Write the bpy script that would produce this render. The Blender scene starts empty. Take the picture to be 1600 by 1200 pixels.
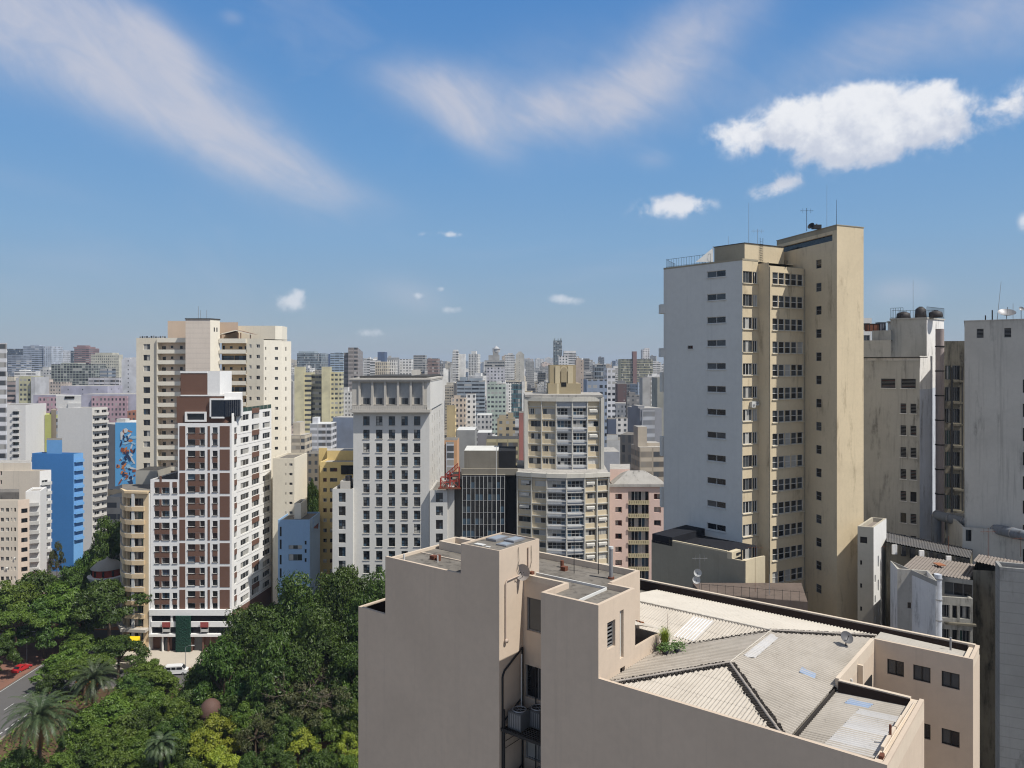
import bpy, bmesh, math, random
from mathutils import Vector, Matrix
R = math.radians
random.seed(7)
scene = bpy.context.scene
COL = scene.collection
# ------------------------------------------------------------------ camera
F = 1186.0; U0 = 800.0; V0 = 570.0; H = 71.0        # focal length in photo pixels, horizon row, eye height
cam_data = bpy.data.cameras.new("camera"); cam = bpy.data.objects.new("camera", cam_data); COL.objects.link(cam)
cam.location = (0, 0, H); cam.rotation_euler = (R(90), 0, 0)
cam_data.sensor_width = 36; cam_data.lens = F/1600*36
cam_data.shift_y = (V0-600)/1600
cam_data.clip_start = 0.5; cam_data.clip_end = 20000
scene.camera = cam
# ------------------------------------------------------------------ light
SUN = Vector((0.479, -0.277, 0.833)).normalized()
sd = bpy.data.lights.new("sun", 'SUN'); sd.energy = 5.0; sd.angle = R(0.53); sd.color = (1.0, 0.96, 0.89)
so = bpy.data.objects.new("sun", sd); COL.objects.link(so)
so.rotation_euler = SUN.to_track_quat('Z', 'Y').to_euler(); so.location = (60, -30, 160)
scene.view_settings.view_transform = 'Standard'; scene.view_settings.look = 'None'
scene.view_settings.exposure = 0.0; scene.view_settings.gamma = 1.0
scene.cycles.use_denoising = True
scene.cycles.pixel_filter_type = 'BLACKMAN_HARRIS'; scene.cycles.filter_width = 1.15
scene.cycles.max_bounces = 6; scene.cycles.volume_bounces = 0
scene.cycles.volume_step_rate = 10

class NT:
    """tiny node helper"""
    def __init__(s, tree): s.t = tree
    def n(s, typ, **k):
        nd = s.t.nodes.new(typ)
        for a, b in k.items(): setattr(nd, a, b)
        return nd
    def l(s, a, b): s.t.links.new(a, b)
    def setin(s, sock, v):
        if hasattr(v, 'is_output'): s.l(v, sock)
        else: sock.default_value = v
    def m(s, op, a, b=None, c=None, clamp=False):
        nd = s.n('ShaderNodeMath', operation=op); nd.use_clamp = clamp
        s.setin(nd.inputs[0], a)
        if b is not None: s.setin(nd.inputs[1], b)
        if c is not None: s.setin(nd.inputs[2], c)
        return nd.outputs[0]
    def mix(s, f, a, b):
        nd = s.n('ShaderNodeMix', data_type='RGBA')
        s.setin(nd.inputs[0], f); s.setin(nd.inputs[6], a); s.setin(nd.inputs[7], b)
        return nd.outputs[2]
    def smooth(s, x, lo, hi, a=0.0, b=1.0):
        nd = s.n('ShaderNodeMapRange', interpolation_type='SMOOTHSTEP')
        s.setin(nd.inputs[0], x); nd.inputs[1].default_value = lo; nd.inputs[2].default_value = hi
        nd.inputs[3].default_value = a; nd.inputs[4].default_value = b
        return nd.outputs[0]
    def noise(s, vec, scale, detail=4, rough=0.55, dist=0.0):
        nd = s.n('ShaderNodeTexNoise'); s.l(vec, nd.inputs['Vector'])
        nd.inputs['Scale'].default_value = scale; nd.inputs['Detail'].default_value = detail
        nd.inputs['Roughness'].default_value = rough; nd.inputs['Distortion'].default_value = dist
        return nd.outputs['Fac']
    def vec(s, x, y, z):
        nd = s.n('ShaderNodeCombineXYZ')
        for i, v in enumerate((x, y, z)): s.setin(nd.inputs[i], v)
        return nd.outputs[0]
def rgba(c): return (c[0], c[1], c[2], 1.0)
# ------------------------------------------------------------------ sky
SKY_STRENGTH = 0.092
def make_world():
    w = bpy.data.worlds.new("World"); scene.world = w; w.use_nodes = True
    t = w.node_tree; t.nodes.clear(); N = NT(t)
    sky = N.n('ShaderNodeTexSky', sky_type='NISHITA')
    sky.sun_disc = False; sky.sun_elevation = math.asin(SUN.z); sky.sun_rotation = math.atan2(SUN.x, SUN.y)
    sky.altitude = 760; sky.air_density = 1.35; sky.dust_density = 0.5; sky.ozone_density = 2.2
    tc = N.n('ShaderNodeTexCoord')
    sep = N.n('ShaderNodeSeparateXYZ'); N.l(tc.outputs['Generated'], sep.inputs[0])
    x, y, z = sep.outputs
    az = N.m('MULTIPLY', N.m('ARCTAN2', x, y), 57.2958)
    el = N.m('MULTIPLY', N.m('ARCSINE', z), 57.2958)
    P = N.vec(az, el, 0.0)
    def ae(u, v):
        a, b, c = (u-U0), F, (V0-v)
        return math.degrees(math.atan2(a, b)), math.degrees(math.atan2(c, math.hypot(a, b)))
    def blob(u, v, ru, rv, rot, wt):
        ca, ce = ae(u, v); k = 57.3/F*(math.cos(R(ca)))**1.5
        ra, re = ru*k, rv*k; c, s_ = math.cos(R(rot)), math.sin(R(rot))
        dx = N.m('SUBTRACT', az, ca); dy = N.m('SUBTRACT', el, ce)
        p = N.m('DIVIDE', N.m('ADD', N.m('MULTIPLY', dx, c), N.m('MULTIPLY', dy, s_)), ra)
        q = N.m('DIVIDE', N.m('SUBTRACT', N.m('MULTIPLY', dy, c), N.m('MULTIPLY', dx, s_)), re)
        d2 = N.m('ADD', N.m('MULTIPLY', p, p), N.m('MULTIPLY', q, q))
        return N.m('MULTIPLY', N.m('EXPONENT', N.m('MULTIPLY', d2, -1.0)), wt)
    def tot(bl):
        o = None
        for b in bl:
            v = blob(*b); o = v if o is None else N.m('ADD', o, v)
        return o
    # soft veils (photo pixel centre, radii, tilt, weight: converted to sky angles)
    veil = tot([(110, 50, 260, 85, -25, .8), (300, 165, 210, 75, -33, .85), (455, 262, 140, 42, -24, .5), (250, 60, 80, 26, -36, .4), (-60, 40, 240, 100, -10, .6), (560, 300, 90, 26, -20, .22),
                (680, 140, 120, 44, -10, .75), (735, 200, 90, 40, -35, .55), (880, 170, 130, 44, 8, .95), (1000, 125, 130, 55, 38, .6), (1120, 40, 170, 70, 40, .5), (860, 80, 160, 60, 10, .25),
                (1440, 40, 220, 65, 10, .42), (1600, 50, 100, 70, 0, .4), (365, 27, 22, 12, 0, .45), (60, 290, 130, 26, -10, .22), (1310, 110, 260, 50, 14, .26), (620, 450, 90, 30, 0, .28), (660, 475, 60, 26, 0, .25),
                (1405, 455, 64, 28, 0, .5), (1050, 340, 70, 20, 0, .2), (1022, 250, 30, 16, 0, .3), (455, 480, 50, 14, 0, .25), (1330, 215, 260, 80, 0, .22)])
    n1 = N.noise(P, 0.10, 4, 0.5, 0.6); n2 = N.noise(P, 0.30, 4, 0.5, 0.4)
    rc, rs_ = math.cos(R(-28)), math.sin(R(-28)); fa = N.m('ADD', N.m('MULTIPLY', az, rc), N.m('MULTIPLY', el, rs_)); fe = N.m('SUBTRACT', N.m('MULTIPLY', el, rc), N.m('MULTIPLY', az, rs_))
    n3 = N.noise(N.vec(N.m('MULTIPLY', fa, .35), N.m('MULTIPLY', fe, 1.1), 0.0), 0.42, 7, 0.62, 0.8); n4 = N.noise(P, 0.9, 6, 0.6, 0.6)
    tex = N.m('ADD', N.m('ADD', N.m('MULTIPLY', n1, 0.6), N.m('MULTIPLY', n2, 0.45)), N.m('ADD', N.m('MULTIPLY', n3, 0.38), N.m('MULTIPLY', n4, 0.2)))
    fib = N.smooth(n3, .30, .66, .78, 1.0)
    veil_a = N.m('MULTIPLY', N.smooth(N.m('MULTIPLY', veil, tex), 0.0, 1.15, 0.0, 0.82), fib)
    # a thin overall veil of fine cirrus
    st = N.noise(N.vec(N.m('MULTIPLY', az, 0.5), N.m('MULTIPLY', el, 1.3), 3.0), 0.09, 5, 0.55, 1.2)
    thin = N.smooth(st, 0.5, 0.8, 0.0, 0.14)
    cum = tot([(1200, 205, 70, 26, 6, .8), (1290, 205, 90, 48, 6, 1.0), (1350, 205, 80, 40, 0, .9), (1232, 168, 22, 20, 0, .55), (1345, 155, 45, 20, 0, .75), (1372, 140, 18, 12, 0, .4), (1285, 172, 26, 16, 0, .4), (1440, 188, 66, 42, -6, .95), (1460, 142, 34, 22, 0, .7), (1370, 150, 26, 18, 0, .3),
               (1500, 205, 38, 24, -10, .6), (1135, 208, 34, 13, 0, .65), (1600, 165, 40, 36, 0, .8), (1330, 245, 60, 18, 0, .4),
               (1050, 324, 58, 16, 3, .85), (1075, 312, 20, 10, 0, .4), (1208, 294, 36, 13, 14, .62), (1228, 284, 14, 9, 0, .35),
               (455, 470, 30, 14, 8, .8), (465, 458, 11, 9, 0, .5), (885, 468, 24, 8, -4, .75), (705, 366, 18, 5, -3, .6), (655, 463, 11, 6, 0, .6), (708, 483, 15, 7, 0, .6), (688, 451, 9, 5, 0, .5),
               (575, 520, 26, 7, 0, .48), (1602, 348, 12, 16, 0, .5), (665, 366, 20, 6, 0, .3)])
    f1 = N.noise(P, 0.45, 8, 0.56, 0.3); f2 = N.noise(P, 1.6, 6, 0.55, 0.15)
    fb = N.m('ADD', N.m('MULTIPLY', N.m('SUBTRACT', f1, 0.5), 2.3), N.m('MULTIPLY', N.m('SUBTRACT', f2, 0.5), 0.5))
    cd = N.m('ADD', cum, N.m('MULTIPLY', fb, N.m('MINIMUM', N.m('MULTIPLY', cum, 3.0), 1.0)))
    cum_a = N.m('MULTIPLY', N.smooth(cd, 0.12, 0.95, 0.0, 0.94), N.smooth(el, 5.0, 13.0, 0.72, 1.0))
    up2 = N.noise(N.vec(az, N.m('SUBTRACT', el, 0.9), 0.0), 0.45, 8, 0.56, 0.3)   # thickness a little lower down: cloud bases are greyer
    shade = N.m('MAXIMUM', N.smooth(N.m('ADD', N.m('ADD', el, N.m('MULTIPLY', N.m('SUBTRACT', up2, 0.5), 9.0)), N.m('MULTIPLY', N.m('SUBTRACT', f2, 0.5), 4.0)), 13.2, 17.8), N.smooth(el, 13.0, 11.5, 0.0, 0.75))
    cumc = N.mix(shade, rgba((0.60, 0.64, 0.74)), rgba((0.88, 0.89, 0.92)))
    up = N.smooth(el, -2.0, 0.2)
    bg1 = N.n('ShaderNodeBackground'); bg1.inputs[1].default_value = SKY_STRENGTH
    rp = N.n('ShaderNodeValToRGB'); N.l(N.m('DIVIDE', el, 90.0, clamp=True), rp.inputs[0]); cr = rp.color_ramp; k_ = 1.12/SKY_STRENGTH
    # tint of the clear sky by height: pale to deep blue, the unseen zenith greyed to neutralise shade light
    for i, (p, c) in enumerate(((0.0, (.29, .35, .43)), (.035, (.245, .35, .475)), (.10, (.185, .345, .560)), (.17, (.125, .300, .575)), (.29, (.070, .225, .530)), (.52, (.125, .13, .14)), (1.0, (.125, .125, .125)))):
        e = cr.elements[0] if i == 0 else (cr.elements.new(p) if i < 6 else cr.elements[-1]); e.position = p; e.color = rgba(c)
    sc = N.n('ShaderNodeVectorMath', operation='SCALE'); N.l(rp.outputs[0], sc.inputs[0]); sc.inputs['Scale'].default_value = k_
    N.l(N.mix(0.85, sky.outputs[0], sc.outputs[0]), bg1.inputs[0])
    bg2 = N.n('ShaderNodeBackground'); bg2.inputs[0].default_value = rgba((0.60, 0.605, 0.68)); bg2.inputs[1].default_value = 1.0
    bg3 = N.n('ShaderNodeBackground'); N.l(cumc, bg3.inputs[0]); bg3.inputs[1].default_value = 1.0
    # unseen white cloud added behind the viewer to brighten and warm shaded walls
    rear = N.m('MULTIPLY', N.smooth(N.m('MULTIPLY', y, -1.0), -0.05, 0.35, 0.0, 0.45), N.smooth(N.noise(tc.outputs['Generated'], 2.2, 5, 0.55), 0.36, 0.6, 0.35, 1.0))
    m1 = N.n('ShaderNodeMixShader'); N.l(N.m('MULTIPLY', N.m('MAXIMUM', N.m('MAXIMUM', veil_a, thin), rear), up), m1.inputs[0]); N.l(bg1.outputs[0], m1.inputs[1]); N.l(bg2.outputs[0], m1.inputs[2])
    m2 = N.n('ShaderNodeMixShader'); N.l(N.m('MULTIPLY', cum_a, up), m2.inputs[0]); N.l(m1.outputs[0], m2.inputs[1]); N.l(bg3.outputs[0], m2.inputs[2])
    out = N.n('ShaderNodeOutputWorld'); N.l(m2.outputs[0], out.inputs[0])
make_world()
# ------------------------------------------------------------------ materials
MATS = {}
def base_mat(name):
    m = bpy.data.materials.new(name); m.use_nodes = True; t = m.node_tree; t.nodes.clear(); N = NT(t)
    b = N.n('ShaderNodeBsdfPrincipled'); o = N.n('ShaderNodeOutputMaterial'); N.l(b.outputs[0], o.inputs[0])
    b.inputs['Specular IOR Level'].default_value = 0.3
    return m, N, b
def plain(name, col, rough=0.7, metal=0.0, spec=0.3, var=0.12, scale=1.5):
    if name in MATS: return MATS[name]
    m, N, b = base_mat(name)
    tc = N.n('ShaderNodeTexCoord'); nz = N.noise(tc.outputs['Object'], scale, 4)
    c2 = tuple(max(0, x*(1-2*var)) for x in col)
    N.l(N.mix(nz, rgba(tuple(min(1, x*(1+var*.6)) for x in col)), rgba(c2)), b.inputs['Base Color'])
    b.inputs['Roughness'].default_value = rough; b.inputs['Metallic'].default_value = metal; b.inputs['Specular IOR Level'].default_value = spec
    MATS[name] = m; return m
def wallmat(name, col, stain=0.25, streak=0.2, grime=(0.06, 0.055, 0.05), patch=0.0, scale=1.0, lines=0.0, bump=0.0):
    """painted plaster or concrete: blotches, rain streaks, mould patches, optional board/brick lines"""
    if name in MATS: return MATS[name]
    m, N, b = base_mat(name)
    tc = N.n('ShaderNodeTexCoord'); P = tc.outputs['Object']
    mp = N.n('ShaderNodeMapping'); N.l(P, mp.inputs[0]); mp.inputs['Scale'].default_value = (1.6*scale, 1.6*scale, 0.07*scale)
    a = N.noise(P, 0.22*scale, 6, 0.6, 0.4); s_ = N.m('ADD', N.m('MULTIPLY', N.noise(mp.outputs[0], 1.0, 6, 0.65), 0.6), N.m('MULTIPLY', N.noise(mp.outputs[0], 3.6, 4, 0.6), 0.4)); f = N.noise(P, 3.0*scale, 5, 0.6)
    c = N.mix(N.smooth(a, 0.35, 0.72, 0.0, stain), rgba(col), rgba(tuple(x*0.55 for x in col)))
    c = N.mix(N.smooth(s_, 0.50, 0.70, 0.0, streak), c, rgba(tuple(x*.5+g*.5 for x, g in zip(col, grime))))
    c = N.mix(N.smooth(f, 0.3, 0.75, 0.0, 0.14), c, rgba(tuple(x*0.6 for x in col)))
    if patch > 0:
        mq = N.n('ShaderNodeMapping'); N.l(P, mq.inputs[0]); mq.inputs['Scale'].default_value = (1.0, 1.0, 0.22); n3 = N.noise(mq.outputs[0], 0.8*scale, 8, 0.66, 0.1)
        k = N.m('MULTIPLY', N.smooth(n3, 0.56-0.10*patch, 0.70), min(1.0, .5+.5*patch))
        k = N.m('MULTIPLY', k, N.smooth(N.m('ADD', s_, N.m('MULTIPLY', f, .5)), 0.45, 0.9, 0.25, 1.0))
        c = N.mix(k, c, rgba(grime))
    if lines > 0:
        sp = N.n('ShaderNodeSeparateXYZ'); N.l(P, sp.inputs[0])
        fr = N.m('FRACT', N.m('DIVIDE', sp.outputs[2], lines))
        k = N.m('MULTIPLY', N.m('LESS_THAN', fr, 0.09), 0.35)
        c = N.mix(k, c, rgba(tuple(x*.45 for x in col)))
    N.l(c, b.inputs['Base Color']); b.inputs['Roughness'].default_value = 0.88; b.inputs['Specular IOR Level'].default_value = 0.15
    if bump:
        bp = N.n('ShaderNodeBump'); bp.inputs['Strength'].default_value = bump; bp.inputs['Distance'].default_value = 0.02
        N.l(f, bp.inputs['Height']); N.l(bp.outputs[0], b.inputs['Normal'])
    MATS[name] = m; return m
def glassmat(name, col, rough=0.12):
    if name in MATS: return MATS[name]
    m, N, b = base_mat(name)
    tc = N.n('ShaderNodeTexCoord'); nz = N.noise(tc.outputs['Object'], 0.8, 3)
    N.l(N.mix(nz, rgba(tuple(x*1.35 for x in col)), rgba(tuple(x*.6 for x in col))), b.inputs['Base Color'])
    b.inputs['Roughness'].default_value = rough; b.inputs['Specular IOR Level'].default_value = 0.55
    MATS[name] = m; return m
G_DARK = glassmat('dark_glass', (0.016, 0.018, 0.022)); G_MID = glassmat('grey_glass', (0.06, 0.068, 0.075)); G_BLUE = glassmat('blue_glass', (0.05, 0.085, 0.12))
G_GREEN = glassmat('green_glass', (0.035, 0.075, 0.06)); CURT = plain('pale_curtain', (0.42, 0.41, 0.38)); SHUT = plain('white_shutter', (0.6, 0.58, 0.53)); REDC = plain('reddish_curtain', (0.09, 0.035, 0.03))
FR_W = plain('white_frame', (0.62, 0.61, 0.58), .5); FR_G = plain('grey_frame', (0.22, 0.22, 0.22), .5); FR_D = plain('dark_frame', (0.025, 0.023, 0.022), .5)
FR_B = plain('brown_frame', (0.08, 0.05, 0.035), .6)
ROOF_C = wallmat('roof_concrete', (0.20, 0.185, 0.165), .5, 0, patch=.5, scale=2); ROOF_D = wallmat('dark_roof', (0.07, 0.068, 0.065), .4, 0, scale=2)
ROOF_L = wallmat('pale_roof', (0.42, 0.40, 0.37), .5, 0, patch=.3, scale=1.5); ROOF_W = wallmat('white_roof', (0.62, 0.62, 0.60), .3, 0)
ROOF_T = wallmat('tile_roof', (0.30, 0.12, 0.07), .5, 0.1, lines=.35)
METAL = plain('galvanised_metal', (0.3, 0.3, 0.31), .5, .3); BLACKM = plain('black_metal', (0.02, 0.02, 0.022), .6); RUST = plain('rusty_metal', (0.16, 0.06, 0.035), .8)
WHITEP = plain('white_plastic', (0.6, 0.6, 0.58), .5); REDM = plain('red_painted_metal', (0.36, 0.05, 0.035), .5)
def faced(name, kind, pu=3.0, fh=3.0):
    """far facades: wall in the object's colour with a pattern of windows, laid out in metres along the wall"""
    if name in MATS: return MATS[name]
    m, N, b = base_mat(name)
    uv = N.n('ShaderNodeUVMap'); uv.uv_map = 'UVMap'; sp = N.n('ShaderNodeSeparateXYZ'); N.l(uv.outputs[0], sp.inputs[0])
    oi = N.n('ShaderNodeObjectInfo'); tc = N.n('ShaderNodeTexCoord')
    x = N.m('DIVIDE', sp.outputs[0], pu); y = N.m('DIVIDE', sp.outputs[1], fh)
    fx, fy = N.m('FRACT', x), N.m('FRACT', y); ix, iy = N.m('FLOOR', x), N.m('FLOOR', y)
    def inr(v, a, c): return N.m('MULTIPLY', N.m('GREATER_THAN', v, a), N.m('LESS_THAN', v, c))
    def odd(v, k=2, r=0): return N.m('COMPARE', N.m('MODULO', v, float(k)), float(r), 0.1)
    wn = N.n('ShaderNodeTexWhiteNoise'); N.l(N.vec(ix, iy, oi.outputs['Random']), wn.inputs['Vector']); rnd = wn.outputs['Value']
    a = N.noise(tc.outputs['Object'], 0.15, 4)
    col = N.mix(N.smooth(a, .3, .75, 0, .35), oi.outputs['Color'], rgba((.10, .095, .09)))
    if kind == 'punch': mask = N.m('MULTIPLY', inr(fx, .3, .75), inr(fy, .32, .80))
    elif kind == 'pair': mask = N.m('MULTIPLY', N.m('ADD', inr(fx, .10, .38), inr(fx, .55, .9)), inr(fy, .30, .75))
    elif kind == 'band': mask = N.m('MULTIPLY', inr(fx, .03, .97), inr(fy, .36, .82))
    elif kind == 'grid': mask = N.m('MULTIPLY', inr(fx, .08, .92), inr(fy, .10, .90))
    elif kind == 'vert': mask = N.m('MULTIPLY', inr(fx, .35, .80), inr(fy, .14, .90))
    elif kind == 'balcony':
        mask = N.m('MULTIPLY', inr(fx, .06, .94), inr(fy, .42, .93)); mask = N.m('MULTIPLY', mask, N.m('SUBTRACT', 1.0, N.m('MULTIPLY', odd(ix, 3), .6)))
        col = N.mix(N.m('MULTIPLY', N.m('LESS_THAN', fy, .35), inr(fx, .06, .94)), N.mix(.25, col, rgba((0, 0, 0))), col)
    elif kind == 'sparse': mask = N.m('MULTIPLY', N.m('MULTIPLY', inr(fx, .4, .62), inr(fy, .4, .72)), odd(ix, 3, 1))
    else: mask = N.m('MULTIPLY', fx, 0.0)
    wc = N.mix(rnd, rgba((.018, .022, .03)), rgba((.15, .16, .17)))
    wc = N.mix(N.m('GREATER_THAN', rnd, .88), wc, rgba((.38, .37, .35)))
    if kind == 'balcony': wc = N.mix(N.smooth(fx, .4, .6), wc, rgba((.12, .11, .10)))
    N.l(N.mix(mask, col, wc), b.inputs['Base Color'])
    N.l(N.m('SUBTRACT', .85, N.m('MULTIPLY', mask, .55)), b.inputs['Roughness'])
    MATS[name] = m; return m
PAT = {}
for nm, kind, pu, fh in [('punch', 'punch', 3.2, 3.0), ('punch2', 'punch', 2.2, 2.9), ('pair', 'pair', 5.0, 3.0), ('band', 'band', 6.0, 3.1), ('band2', 'band', 3.0, 3.4), ('grid', 'grid', 1.6, 3.3),
                         ('grid2', 'grid', 2.6, 2.2), ('vert', 'vert', 2.0, 3.2), ('balcony', 'balcony', 4.0, 3.0), ('balcony2', 'balcony', 7.0, 2.9), ('sparse', 'sparse', 3.0, 3.0), ('blank', 'blank', 3, 3)]:
    PAT[nm] = faced('facade_'+nm, kind, pu, fh)
# ------------------------------------------------------------------ geometry helpers
def pt(u, d): return Vector(((u-U0)/F*d, d))
def Zv(v, d): return H-(v-V0)/F*d
def P3(u, v, d): return Vector(((u-U0)/F*d, d, Zv(v, d)))
def hd(deg): return Vector((math.cos(R(deg)), math.sin(R(deg))))
def at_u(p, h, u):
    r = (u-U0)/F; d = hd(h)
    return (r*p.y-p.x)/(d.x-r*d.y)
def walk(u0, d0, steps):
    pts = [pt(u0, d0)]
    for k, h, v in steps:
        p = pts[-1]; s = at_u(p, h, v) if k == 'u' else v
        pts.append(p+hd(h)*s)
    return pts
def V3(p, z): return Vector((p.x, p.y, z))
class MB:
    def __init__(s): s.v = []; s.f = []; s.mi = []; s.uv = []; s.mats = []; s.smooth = []
    def m(s, mat):
        if mat not in s.mats: s.mats.append(mat)
        return s.mats.index(mat)
    def face(s, pts, mat, uv=None, smooth=False):
        i = len(s.v); s.v.extend([tuple(p) for p in pts]); s.f.append(tuple(range(i, i+len(pts)))); s.mi.append(s.m(mat)); s.uv.append(uv); s.smooth.append(smooth)
    def grid(s, vs, fs, mat, smooth=True):
        i = len(s.v); s.v.extend([tuple(p) for p in vs])
        k = s.m(mat)
        for f in fs: s.f.append(tuple(i+j for j in f)); s.mi.append(k); s.uv.append(None); s.smooth.append(smooth)
    def prism(s, poly, z0, z1, mat, top=None, bottom=False, uvwall=False):
        n = len(poly)
        for i in range(n):
            a, b = poly[i], poly[(i+1) % n]; L = (b-a).length
            s.face([V3(a, z0), V3(b, z0), V3(b, z1), V3(a, z1)], mat if not isinstance(mat, list) else mat[i % len(mat)], [(0, z0), (L, z0), (L, z1), (0, z1)])
        s.face([V3(p, z1) for p in poly], top or (mat if not isinstance(mat, list) else mat[0]), [(-9, -9)]*n)
        if bottom: s.face([V3(p, z0) for p in reversed(poly)], top or (mat if not isinstance(mat, list) else mat[0]), [(-9, -9)]*n)
    def box(s, x0, x1, y0, y1, z0, z1, mat, M=None, bottom=True):
        c = [Vector((x, y, z)) for z in (z0, z1) for x, y in ((x0, y0), (x1, y0), (x1, y1), (x0, y1))]
        if M: c = [M @ p for p in c]
        for f in ((0, 1, 5, 4), (1, 2, 6, 5), (2, 3, 7, 6), (3, 0, 4, 7), (4, 5, 6, 7)) + (((3, 2, 1, 0),) if bottom else ()):
            s.face([c[i] for i in f], mat)
    def cyl(s, a, b, r, mat, n=8, r2=None, cap=True, smooth=True):
        a, b = Vector(a), Vector(b); r2 = r if r2 is None else r2
        ax = (b-a).normalized(); q = ax.orthogonal().normalized(); w = ax.cross(q)
        ra = [a+(q*math.cos(2*math.pi*i/n)+w*math.sin(2*math.pi*i/n))*r for i in range(n)]
        rb = [b+(q*math.cos(2*math.pi*i/n)+w*math.sin(2*math.pi*i/n))*r2 for i in range(n)]
        fs = [(i, (i+1) % n, n+(i+1) % n, n+i) for i in range(n)]
        s.grid(ra+rb, fs, mat, smooth)
        if cap: s.face(rb, mat); s.face(ra[::-1], mat)
    def tube(s, pts, r, mat, n=6):
        for a, b in zip(pts, pts[1:]): s.cyl(a, b, r, mat, n)
    def lathe(s, c, prof, mat, n=16, ax=Vector((0, 0, 1))):
        q = ax.orthogonal().normalized(); w = ax.cross(q); vs = []
        for r, h in prof:
            vs += [Vector(c)+ax*h+(q*math.cos(2*math.pi*i/n)+w*math.sin(2*math.pi*i/n))*r for i in range(n)]
        fs = [(j*n+i, j*n+(i+1) % n, (j+1)*n+(i+1) % n, (j+1)*n+i) for j in range(len(prof)-1) for i in range(n)]
        s.grid(vs, fs, mat)
    def build(s, name, parent=None, org=Vector((0, 0, 0))):
        me = bpy.data.meshes.new(name)
        me.from_pydata([(x-org[0], y-org[1], z-org[2]) for x, y, z in s.v], [], s.f)
        for m in s.mats: me.materials.append(m)
        me.polygons.foreach_set('material_index', s.mi); me.polygons.foreach_set('use_smooth', s.smooth)
        if any(u is not None for u in s.uv):
            ul = me.uv_layers.new(name='UVMap'); k = 0; dat = []
            for f, u in zip(s.f, s.uv):
                dat += [c for q in (u or [(-9, -9)]*len(f)) for c in q]
            ul.data.foreach_set('uv', dat)
        me.update()
        o = bpy.data.objects.new(name, me); COL.objects.link(o)
        if parent: o.parent = parent
        elif org != Vector((0, 0, 0)): o.location = org
        return o
LABELS = set()
def tag(o, label=None, cat=None, group=None, kind=None):
    if label: o['label'] = label
    if cat: o['category'] = cat
    if group: o['group'] = group
    if kind: o['kind'] = kind
    return o
# windows -----------------------------------------------------------------
WSTYLE = {  # nx, ny, frame material, bar width, pane materials (weighted), extra
    'office': (2, 3, FR_D, .07, [G_DARK]*3+[G_MID]*3+[G_BLUE]*2+[CURT]),
    'case2': (2, 1, FR_G, .06, [G_DARK]*4+[G_MID]*2+[CURT]),
    'case3': (3, 1, FR_G, .06, [G_DARK]*4+[G_MID]*2+[CURT]*2),
    'white2': (2, 1, FR_W, .08, [G_DARK]*3+[G_MID]*2+[CURT]),
    'white3': (3, 1, FR_W, .07, [G_DARK]*3+[G_MID]*3+[CURT]*2),
    'strip5': (1, 2, FR_W, .07, [G_DARK]*4+[G_MID]*2+[CURT]),
    'slab': (2, 1, FR_W, .06, [G_DARK]*4+[G_MID]*2),
    'louvre': (1, 7, FR_G, .05, [G_DARK]*5+[REDC]),
    'dark': (1, 1, FR_D, .05, [G_DARK]),
    'dark2': (2, 1, FR_D, .05, [G_DARK]*3+[G_MID]),
    'red': (2, 1, FR_B, .08, [REDC]*3+[G_DARK]*2+[CURT]),
    'shade': (2, 1, SHUT, .10, [SHUT]*3+[G_DARK]+[CURT]),
    'glaze': (4, 2, FR_W, .06, [G_MID]*2+[G_BLUE]*3+[G_DARK]*4+[CURT]),
    'bluepane': (3, 2, FR_D, .05, [G_BLUE]*4+[G_MID]*2+[G_DARK]*2),
    'curtain': (1, 1, FR_G, .05, [G_DARK]*5+[G_BLUE]*4+[G_MID]),
    'plate': (1, 2, FR_G, .05, [G_MID, G_DARK]),
    'slot': (1, 1, FR_W, .1, [SHUT]),
    'balc': (3, 1, FR_G, .06, [G_DARK]*3+[G_MID]+[CURT]+[G_GREEN]),
}
WM = {}
def wmesh(style, w, h, var):
    key = (style, round(w, 1), round(h, 1), var)
    if key in WM: return WM[key]
    rn = random.Random(hash((style, round(w, 1), round(h, 1))) % 99991*11+var if False else (sum(map(ord, style))*31+int(w*10)*7+int(h*10)*3+var*101))
    nx, ny, fm, bw, panes = WSTYLE[style]; mb = MB()
    for i in range(nx):
        pm = rn.choice(panes)
        for j in range(ny):
            if style in ('office', 'strip5', 'glaze', 'curtain', 'louvre') and rn.random() < .45: pm = rn.choice(panes)
            x0, x1 = w*i/nx, w*(i+1)/nx; z0, z1 = h*j/ny, h*(j+1)/ny
            if style == 'louvre': mb.face([(x0, .10, z0), (x1, .10, z0), (x1, -.02, z1), (x0, -.02, z1)], pm if j % 2 else FR_D)
            else: mb.face([(x0, 0, z0), (x1, 0, z0), (x1, 0, z1), (x0, 0, z1)], pm)
    for i in range(nx+1):
        c = min(max(w*i/nx, bw/2), w-bw/2); mb.box(c-bw/2, c+bw/2, -.05, .01, 0, h, fm)
    for j in range(ny+1):
        c = min(max(h*j/ny, bw/2), h-bw/2)
        mb.box(bw, w-bw, -.044, .01, c-bw/2, c+bw/2, fm)
    if style == 'shade' and var % 2:
        mb.box(w*.1, w*.9, -.5, -.46, h*.35, h*.75, SHUT)
        mb.face([(w*.1, -.46, h*.75), (w*.9, -.46, h*.75), (w*.9, 0, h), (w*.1, 0, h)], SHUT)
    me_o = mb.build('window'); me = me_o.data; bpy.data.objects.remove(me_o)
    WM[key] = me; return me
CAMP = Vector((0, 0, H))
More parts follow.
